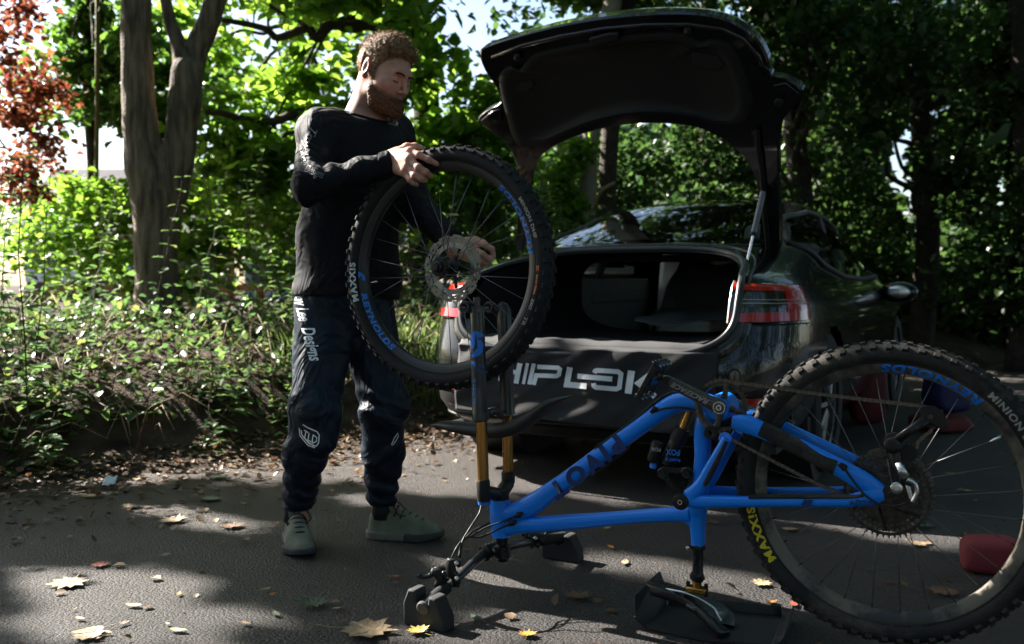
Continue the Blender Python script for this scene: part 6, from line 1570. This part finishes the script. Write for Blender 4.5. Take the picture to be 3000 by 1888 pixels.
# ---- the dark wood on the right
def gapped(P):                                  # an opening between the crowns where the sky shows
    x = (P[:, 0]/P[:, 1]); z = (P[:, 2]-CH)/P[:, 1]; g_ = (np.abs(x-(.425+.02*np.sin(z*40))) < .017) & (z > .03) & (z < .19) | (np.abs(x-.52) < .006) & (z > .01) & (z < .12) | ((np.hypot(x-.27, (z-.175)) < .02))
    return P[~(g_ & (rng.uniform(0, 1, len(P)) < .93))]
WOOD = [((3.0,10.0),(3.0,9.4,3.2),(1.2,.9,1.2),5200,'leafy tree right of the raised boot lid'),((4.6,10.6),(4.7,10.2,3.4),(1.3,1,1.5),7600,'tall dark tree left of the bright gap in the wood'),((6.2,10.2),(6.0,9.8,3.0),(1.1,1,1.6),9000,'dark tree right of the bright gap in the wood'),
        ((3.6,11.4),(3.5,11.0,1.6),(1.3,.9,1.0),6500,'low shaded tree behind the car wing mirror'),((5.2,9.6),(5.6,9.6,1.3),(1.1,.8,1.0),6500,'low dark tree at the right edge behind the rear wheel'),((2.4,11.5),(2.2,11.2,4.6),(2.0,1.0,1.2),4600,'overhanging tree above the raised boot lid'),((7.2,11.5),(7.0,11.0,4.2),(1.4,1.2,1.9),8000,'outermost dark tree of the wood at the right edge')]
for (b, c, rad, n, lab) in WOOD:
    base = Vector((b[0], b[1], 0)); t = thing('woodland_tree', lab, 'tree', base, 0, 'dark trees of the wood behind the car')
    q = MB(); pth = spline([base, base+Vector((.08,0,1.5)), base+Vector((-.05,0,3.2)), base+Vector((.05,0,6.5))], 5, False); q.tube(pth, [.15*(1-.5*i/len(pth)) for i in range(len(pth))], 12); q.build('trunk', bark_dark, t, 180)
    P, cc = cloud(c, rad, 60, n, .20)
    for k in range(8): q = MB(); limb(q, pth[random.randint(5, len(pth)-1)], cc[k], .04, .007); q.build('limb', bark_dark, t, 180)
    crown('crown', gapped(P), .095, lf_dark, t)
Pw = np.concatenate([np.stack([rng.uniform(-.5, 16, 46000), rng.uniform(14, 20, 46000), rng.uniform(0, 6.3, 46000)], 1), np.stack([rng.uniform(.5, 7, 9000), rng.uniform(11.5, 13, 9000), np.abs(rng.normal(0, .7, 9000))], 1)])
Pw += rng.normal(size=Pw.shape)*.2; Pw = gapped(Pw); Pw = Pw[Pw[:, 2] < 3.6+1.5*np.maximum(0, Pw[:, 0]-3.0)+rng.uniform(-.6,.6,len(Pw))]
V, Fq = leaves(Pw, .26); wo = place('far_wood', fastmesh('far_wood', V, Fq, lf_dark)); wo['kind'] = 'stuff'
Pc = np.stack([rng.uniform(-.5, 9, 1800), rng.uniform(10.5, 17, 1800), rng.uniform(6.5, 10, 1800)], 1); Pc = Pc[keep(Pc)]
V, Fq = leaves(Pc, .24); hc_ = place('high_canopy', fastmesh('high_canopy', V, Fq, lf_green)); hc_['kind'] = 'stuff'
def blob(cs, n, sp_):
    cs = np.array(cs, float); k = rng.integers(0, len(cs), n); return cs[k, :3]+rng.normal(size=(n,3))*sp_
cc_ = [(rng.uniform(-13, 13), rng.uniform(-13, -5), rng.uniform(.5, 9)) for _ in range(110)]+[(rng.uniform(6.5, 13), rng.uniform(-6, 9), rng.uniform(.5, 9)) for _ in range(70)]+[(rng.uniform(-13, -7.5), rng.uniform(-6, 3), rng.uniform(.3, 7)) for _ in range(45)]+[(rng.uniform(-1, 9), rng.uniform(-6, 8.5), rng.uniform(6.8, 9.5)) for _ in range(70)]
Pr = blob(cc_, 46000, .85); Pr = Pr[(Pr[:, 2] > .1)]; Pr = Pr[keep(Pr)]
Pr = Pr[~((Pr[:, 1] > -2.5) & (Pr[:, 2] < 3.4+.34*np.maximum(0, Pr[:, 1])) & (np.abs(Pr[:, 0]) < 4))]
V, Fq = leaves(Pr, .30); rw_ = place('unseen_wood', fastmesh('unseen_wood', V, Fq, lf_dark)); rw_['kind'] = 'stuff'  # out-of-view trees around the camera, added to cut sky fill and show in reflections
# ================================================================== bank plants
def plant_proto(h, nl, ls, mat, lean, broad=.42, top=False):
    q = MB(); p = [Vector((0,0,-.05))]; d = Vector((lean*random.uniform(-1,1), lean*random.uniform(-1,1), 1))
    for k in range(6): p.append(p[-1]+d*(h/6)+Vector((random.gauss(0, .012), random.gauss(0, .012), 0)))
    q.tube(p, [.0042-.0004*k for k in range(7)], 5, mi=1)
    for k in range(nl):
        t = .12+.88*(k/(nl-1)); i = min(5, int(t*6)); b = p[i].lerp(p[i+1], t*6-i); a = k*1.571+random.uniform(-.3,.3)
        s = ls*(1.15-.6*t)*random.uniform(.8,1.2)*(1.4 if top and t > .8 else 1)
        for w_ in (0, math.pi):
            dr = Vector((math.cos(a+w_), math.sin(a+w_), random.uniform(-.35,.35))).normalized(); sd = dr.cross(Vector((0,0,1))).normalized(); up = sd.cross(dr); c = b+dr*s*.25
            L = [c, c+dr*s*.25+sd*s*broad*.9+up*s*.08, c+dr*s*.62+sd*s*broad*.62+up*s*.06, c+dr*s-up*s*.15, c+dr*s*.62-sd*s*broad*.62+up*s*.06, c+dr*s*.25-sd*s*broad*.9+up*s*.08, c+dr*s*.5-up*s*.02]
            q.add(L, [(0,1,6),(1,2,6),(2,3,6),(3,4,6),(4,5,6),(5,0,6)], 0)
    me = bpy.data.meshes.new('nettle_plant'); me.from_pydata([tuple(v) for v in q.v], [], q.f); me.materials.append(mat); me.materials.append(twig); me.polygons.foreach_set('material_index', q.m); return me
NP = [plant_proto(random.choice((.6,.8,1.0,1.2,1.45)), random.randint(10,16), random.uniform(.075,.115), lf_nettle, .2) for _ in range(10)]
NB_ = [plant_proto(random.uniform(.18,.32), random.randint(5,8), random.uniform(.09,.14), lf_nettle, .5, .5) for _ in range(5)]
def bankpt(s, d): p = VA+VE*s+VN*d; return Vector((p.x, p.y, ground_z(p.x, p.y)))
cnt = 0
while cnt < 200:
    s, d = random.uniform(-1.3, 4.6), random.uniform(.42, 3.0)
    if d < .85 and random.random() < .55: continue
    p = bankpt(s, d)
    if p.y < 3.9 or (p.x > -.55 and p.y < 7.5): continue
    if not keep(np.array([[p.x, p.y, p.z+q_] for q_ in (.15,.35,.55,.75,.95)])).all() and random.random() < .85: continue
    if abs(p.x/p.y+.07) < .06 and d < 1.8: continue
    if d < 1.3 and random.random() < .35: continue
    o = place('nettle_plant', NP[cnt % 10], None, p, (random.uniform(-.15,.15), random.uniform(-.15,.15), random.uniform(0, 6.28)), random.uniform(.75,1.15)); tag(o, 'leafy green nettle stem growing among its like on the bank', 'nettle', 'nettles on the bank'); cnt += 1
for k in range(60):
    s, d = random.uniform(-1.2, 3.4), random.uniform(.12, .75); p = bankpt(s, d)
    if p.y < 3.9 or (p.x > -.75): continue
    o = place('low_weed', NB_[k % 5], None, p, (0,0,random.uniform(0, 6.28)), random.uniform(.6,1.1)); tag(o, 'low broad leaved weed at the foot of the bank', 'weed', 'low weeds at the foot of the bank')
Pu = np.array([tuple(bankpt(random.uniform(-2, 6), random.uniform(.35, 3.6))+Vector((0,0,abs(random.gauss(0, .16))))) for _ in range(9000)])
V, Fq = leaves(Pu, .055); o = place('undergrowth', fastmesh('undergrowth', V, Fq, lf_nettle)); o['kind'] = 'stuff'
q = MB()
for k in range(420):
    p = bankpt(random.uniform(-1.2, 5.0), random.uniform(.22, 1.8)); a = random.uniform(0, 6.28); L_ = random.uniform(.25,.8); d = Vector((math.cos(a), math.sin(a), 0)); up = random.uniform(.4,1)
    if p.x > -.6 and p.y < 6.3: continue
    q.tube([p-Vector((0,0,.03)), p+d*L_*.12+Vector((0,0,L_*.45*up)), p+d*L_*.4+Vector((0,0,L_*.62*up)), p+d*L_*.8+Vector((0,0,L_*.45*up-.05))], [.0032,.0028,.0024,.0014], 4)
o = q.build('dry_stalks', straw, None, 180); o['kind'] = 'stuff'
grass_m = leaf_mat('grass_blades', [(.05,.10,.02),(.08,.13,.03),(.12,.14,.05)], .4)
gv = []; gf = []
for k in range(2600):
    x, y = random.uniform(-1.5,-.35), random.uniform(5.9, 8.2)
    if verge_d(x, y) < .12: continue
    z = ground_z(x, y); a = random.uniform(0, 6.28); h_ = random.uniform(.10,.30); b = len(gv); w_ = .006; lx, ly = math.cos(a)*h_*.4, math.sin(a)*h_*.4
    gv += [(x-w_*math.sin(a), y+w_*math.cos(a), z), (x+w_*math.sin(a), y-w_*math.cos(a), z), (x+lx*.5+w_*math.sin(a)*.6, y+ly*.5-w_*math.cos(a)*.6, z+h_*.7), (x+lx*.5-w_*math.sin(a)*.6, y+ly*.5+w_*math.cos(a)*.6, z+h_*.7), (x+lx, y+ly, z+h_), (x+lx*1.02, y+ly*1.02, z+h_)]
    gf += [(b,b+1,b+2,b+3),(b+3,b+2,b+4,b+5)]
o = place('grass', fastmesh('grass', gv, gf, grass_m)); o['kind'] = 'stuff'
# fine leaf crumbs and soil bits at the verge and over the road
Pl = np.array([tuple(bankpt(random.uniform(-2.5, 5), -abs(random.gauss(0, .45))+.25)) for _ in range(4200)]+[(random.uniform(-3, 3), random.uniform(1.9, 7), .0) for _ in range(420)]); Pl[:, 2] = np.maximum(Pl[:, 2], 0)+.006
V, Fq = leaves(Pl, .034, flat=3.5, down=0); o = place('leaf_litter', fastmesh('leaf_litter', V, Fq, lf_litter)); o['kind'] = 'stuff'
# ---- thin post, houses, rail
po = thing('wooden_post', 'thin straight mossy post standing in front of the house roof', 'post', (at(284,900,9).x, 9, .3))
q = MB(); q.tube([at(*VW(226,720), 9), at(*VW(227,400), 9), at(*VW(229,200), 9), at(*VW(230,-150), 9)], .021, 12); q.build('shaft', pbr('mossy_wood', (.10,.105,.03), .9, col2=(.16,.15,.05), nscale=6, bump=.3, bscale=60), po, 180)
brick = pbr('pink_brick_wall', (.12,.07,.06), .9, col2=(.16,.10,.085), nscale=3); rooft = pbr('purple_grey_tiles', (.030,.026,.036), .8, col2=(.045,.038,.05), nscale=4); whitep = pbr('white_paint', (.78,.79,.8), .5)
def house(c, wd, dp, eave, ridge, label, doors):
    h_ = thing('house', label, 'house', c); x, y, _ = c
    q = MB(); q.box((x, y, eave/2), (wd, dp, eave)); q.build('wall', brick, h_)
    q = MB(); q.prism([(x-wd/2-.3, y-dp/2-.4, eave-.1), (x-wd/2-.3, y+dp/2+.4, eave-.1), (x-wd/2-.3, y, ridge)], (wd+.6, 0, 0)); ro_ = q.build('roof', rooft, h_, 0)
    for (dx_, w2, z0, z1, nm) in doors:
        q = MB(); q.box((x+dx_, y-dp/2-.03, (z0+z1)/2), (w2, .06, z1-z0)); d_ = q.build(nm, whitep, h_)
        q = MB(); q.box((x+dx_, y-dp/2-.07, (z0+z1)/2+.1), (w2*.7, .03, (z1-z0)*.5)); q.build('pane', pbr('house_glass', (.05,.06,.07), .1) if 'house_glass' not in MATS else MATS['house_glass'], d_)
house((-9.3,23.5,0), 3.6, 4, 2.1, 3.7, 'brick bungalow with purple grey tiled roof left of the twin stems', [(.9,1.2,.9,2.0,'window'),(-1.2,1.2,.9,2.0,'window')])
house((-5.2,26.5,0), 3.4, 4, 2.1, 3.4, 'second brick bungalow with white doors right of the twin stems', [(-1.1,1.3,.2,2.1,'door'),(.5,.9,.2,2.1,'door')])
rl_ = thing('rail_fence', 'low wooden rail fence beyond the nettles', 'fence', (-4.2,13.5,0)); wood = pbr('orange_brown_rail', (.28,.13,.06), .8); 
for k in range(6): q = MB(); q.box((-6.6+1.0*k, 13.5, .42), (.10,.10,.9)); q.build('post', wood, rl_)
for z in (.46, .82): q = MB(); q.box((-4.1, 13.43, z), (5.2,.03,.10)); q.build('rail', wood if z > .6 else whitep, rl_)
# ================================================================== fallen leaves and small things on the road
def leaf_poly(kind):
    if kind == 'maple': return [(0,-.5),(.08,-.42),(.30,-.46),(.26,-.30),(.50,-.22),(.36,-.05),(.52,.16),(.28,.14),(.24,.30),(.10,.24),(0,.52),(-.10,.24),(-.24,.30),(-.28,.14),(-.52,.16),(-.36,-.05),(-.50,-.22),(-.26,-.30),(-.30,-.46),(-.08,-.42)]
    return [(0,-.5),(.14,-.34),(.22,-.08),(.19,.18),(.08,.40),(0,.52),(-.08,.40),(-.19,.18),(-.22,-.08),(-.14,-.34)]
LMs = {}
def fl_mat(c):
    k = 'fallen_%d_%d_%d' % tuple(int(x*999) for x in c)
    if k not in MATS: pbr(k, c, .6, col2=tuple(x*.55 for x in c), nscale=30, bump=.3, bscale=90)
    return MATS[k]
def fallen(px, py, size, col, kind, label, curl=.18, group=None):
    p = on_ground(px, py); pl = leaf_poly(kind); q = MB(); n = len(pl); a = random.uniform(0, 6.28); vs = [Vector((0,0,.012*1))]
    for sc_ in (.5, 1):
        for x, y in pl:
            r2 = (x*x+y*y)*sc_*sc_; vs.append(Vector((x*sc_, y*sc_, curl*r2*(1.3 if x > 0 else .7)+.03*random.random()*sc_)))
    fs = [(0, 1+k, 1+(k+1) % n) for k in range(n)]+[(1+k, 1+n+k, 1+n+(k+1) % n, 1+(k+1) % n) for k in range(n)]
    q.add(vs, fs); q.tube([(0,-.45,.01),(.03,-.75,.03),(.02,-1.0,.06)], .012, 4)
    M = Matrix.Translation(p+Vector((0,0,.007))) @ Matrix.Rotation(a, 4, 'Z') @ Matrix.Scale(size*.88, 4); q.v = [M @ v for v in q.v]
    me = bpy.data.meshes.new('fallen_leaf'); me.from_pydata([tuple(v-p) for v in q.v], [], q.f); me.materials.append(fl_mat(col)); o = place('fallen_leaf', me, None, p); tag(o, label, 'leaf', group); return o
GRN, PAL, TAN, BRN, YEL, ORG, RED_ = (.06,.10,.05), (.20,.25,.13), (.36,.26,.15), (.16,.085,.045), (.40,.30,.06), (.50,.20,.02), (.25,.05,.03)
for K, x, y, s, c, kd, lb in ((KA,985,772,.10,PAL,'maple','pale green fallen leaf at the foot of the bank beside the trouser leg'),(KA,955,868,.10,PAL,'maple','pale green fallen leaf in the dirt left of the front shoe'),(KA,402,858,.085,YEL,'oval','yellow curled leaf beside the white scrap'),(KA,610,735,.09,YEL,'maple','yellowing weed leaf under the bank'),
    (KA,580,905,.07,TAN,'maple','tan dry leaf right of the yellow curled one'),(KA,770,965,.12,TAN,'maple','large tan dry leaf on the lit dirt'),(KA,1045,990,.10,BRN,'maple','brown crumpled leaf left of the laced front shoe'),(KA,300,1255,.13,TAN,'maple','large tan leaf on the sunny road at far left'),(KA,1405,1345,.105,GRN,'maple','dark green maple leaf on the road below the front shoe'),
    (KA,390,1482,.10,TAN,'maple','tan leaf at the bottom left corner of the road'),(KA,1240,1388,.05,GRN,'oval','small green leaf left of the dark maple leaf'),(KA,805,1298,.035,ORG,'oval','small orange leaf in the sunny patch'),(KA,1222,1300,.035,ORG,'oval','small orange leaf in shade before the front shoe'),(KA,600,1350,.06,TAN,'oval','small tan leaf in the middle of the sunny road'),(KA,740,1122,.045,TAN,'oval','small tan leaf on the shaded strip of road'),(KA,460,1165,.07,RED_,'maple','reddish leaf on the road at left'),(KA,800,1462,.06,PAL,'oval','pale green narrow leaf at the bottom of the road'),
    (KB,2010,985,.10,BRN,'maple','flat brown leaf in the shadow of the bike'),(KB,165,1385,.07,YEL,'maple','pale yellow leaf in front of the near foam block'),(KB,835,1242,.06,GRN,'oval','green leaf beside the near foam block'),(KB,1430,1425,.055,ORG,'maple','bright orange curled leaf at the bottom edge'),(KB,740,455,.045,BRN,'oval','small brown leaf under the handlebar'),
    (K4,1207,872,.06,YEL,'oval','yellow green leaf under the top tube'),(K4,1230,978,.05,ORG,'oval','orange leaf between the blue frame and the tray'),(K4,1308,1066,.06,TAN,'oval','tan leaf left of the saddle tray'),(VW,872,1488,.17,TAN,'maple','big pale leaf at the bottom edge near the foam block'),(VW,205,1490,.09,TAN,'oval','tan leaf at the bottom edge far left'),
    (K7,1880,735,.07,TAN,'maple','sunlit tan leaf right of the seat post'),(K7,2300,990,.06,RED_,'oval','red leaf beside the tyre near the tray'),(K7,2040,970,.04,ORG,'oval','small orange leaf on the lit road by the tray'),
    (K6,480,1005,.07,TAN,'maple','tan leaf on the dark road behind the left of the rear wheel'),(K6,1085,992,.10,GRN,'maple','green leaf seen through the spokes below the cassette'),(K6,1265,832,.08,TAN,'oval','tan leaf seen through the right spokes'),(K6,1060,1075,.08,TAN,'maple','tan leaf seen through the lower spokes'),(K6,1320,1180,.11,GRN,'maple','green leaf in front of the red bag'),(K6,1165,1290,.10,BRN,'maple','brown leaf seen above the lower rim'),(K6,1310,630,.09,GRN,'oval','green leaf before the far bags'),(K6,1200,755,.07,YEL,'oval','yellow green leaf seen through the spokes right of the derailleur'),(K6,850,1190,.05,GRN,'oval','small green leaf behind the lower spokes'),(K6,140,975,.06,BRN,'oval','brown leaf by the seat tube shadow')):
    fallen(*K(x, y), s, c, kd, lb, random.uniform(.1,.35))
for k in range(40):
    y = random.uniform(1330, 1880); fallen(random.uniform(90, 1500), y, random.uniform(.02,.045), random.choice((TAN, BRN, BRN, TAN, ORG)), 'oval', 'small dry leaf lying on the road', .3, 'small dry leaves on the road')
q = MB(); c_ = on_ground(322, 1428); q.grid(lambda u, v: c_+Vector((.055*(u-.5)+.01*noise.noise((u*4,v*4,1)), .04*(v-.5), .03*v+.018*noise.noise((u*5,v*5,2))+.015)), 8, 8)
o = q.build('paper_scrap', whitep, None, 0); tag(o, 'small crumpled white paper scrap in the dirt by the bank', 'litter')
# ---- bags beyond the rear wheel and the red bag at the right edge
def bag(loc, dims, mat, label, yaw=0, strap=True, nm='bag'):
    t = thing(nm, label, 'bag', loc, yaw); q = MB(); a, b, c = dims
    def f(u, v):
        th = 2*math.pi*u; ph = math.pi*(v-.5); e = .5
        x = a*math.copysign(abs(math.cos(th))**e, math.cos(th))*abs(math.cos(ph))**e; y = b*math.copysign(abs(math.sin(th))**e, math.sin(th))*abs(math.cos(ph))**e; z = c*(1+math.copysign(abs(math.sin(ph))**e, math.sin(ph)))
        k = 1+.12*noise.noise((x*6+loc[0], y*6, z*6))+.07*noise.noise((x*16, y*16+loc[0], z*16)); return Vector((x*k, y*k, max(.002, z*(1+.12*noise.noise((x*5, y*5, 3))))))
    q.grid(f, 36, 20, cu=True); q.build('bag_body', mat, t, 180, world=False)
    if strap:
        q = MB(); q.tube(spline([Vector((-a*.6,-b*.9,c*1.6)), Vector((-a*.3,-b*1.1,c*2.25)), Vector((a*.3,-b*1.1,c*2.25)), Vector((a*.6,-b*.9,c*1.6))], 6, False), .012, 8, r2=.004); q.build('strap', black_plastic, t, 180, world=False)
    return t
red_d = pbr('shaded_red_nylon', (.10,.008,.012), .7); red_f = pbr('red_nylon', (.17,.016,.022), .75, bump=.2, bscale=200); blue_f = pbr('blue_nylon', (.014,.016,.085), .6); blk_f = pbr('black_nylon', (.012,.012,.014), .7); grey_f = pbr('grey_nylon', (.05,.055,.065), .6)  # dark red and blue are lowered for the shade beyond the rear wheel
bl = on_ground(*K6(1160, 560)); bag((bl.x+.02, bl.y+.05, 0), (.14,.15,.05), red_d, 'flat pink red bag lying under the blue one beyond the rear wheel', .2, False)
bag((bl.x+.10, bl.y+.15, .10), (.12,.12,.16), blue_f, 'blue bag standing on the red one beyond the rear wheel', .1, False)
bag((bl.x-.32, bl.y+.35, 0), (.11,.12,.24), red_d, 'upright shaded red bag beyond the rear wheel', -.2, False)
rb = on_ground(2905, 1682); bag((rb.x, rb.y+.02, 0), (.085,.06,.055), red_f, 'red crumpled cloth bag lying on the road at the right edge', R(-20), False, 'red_bag')
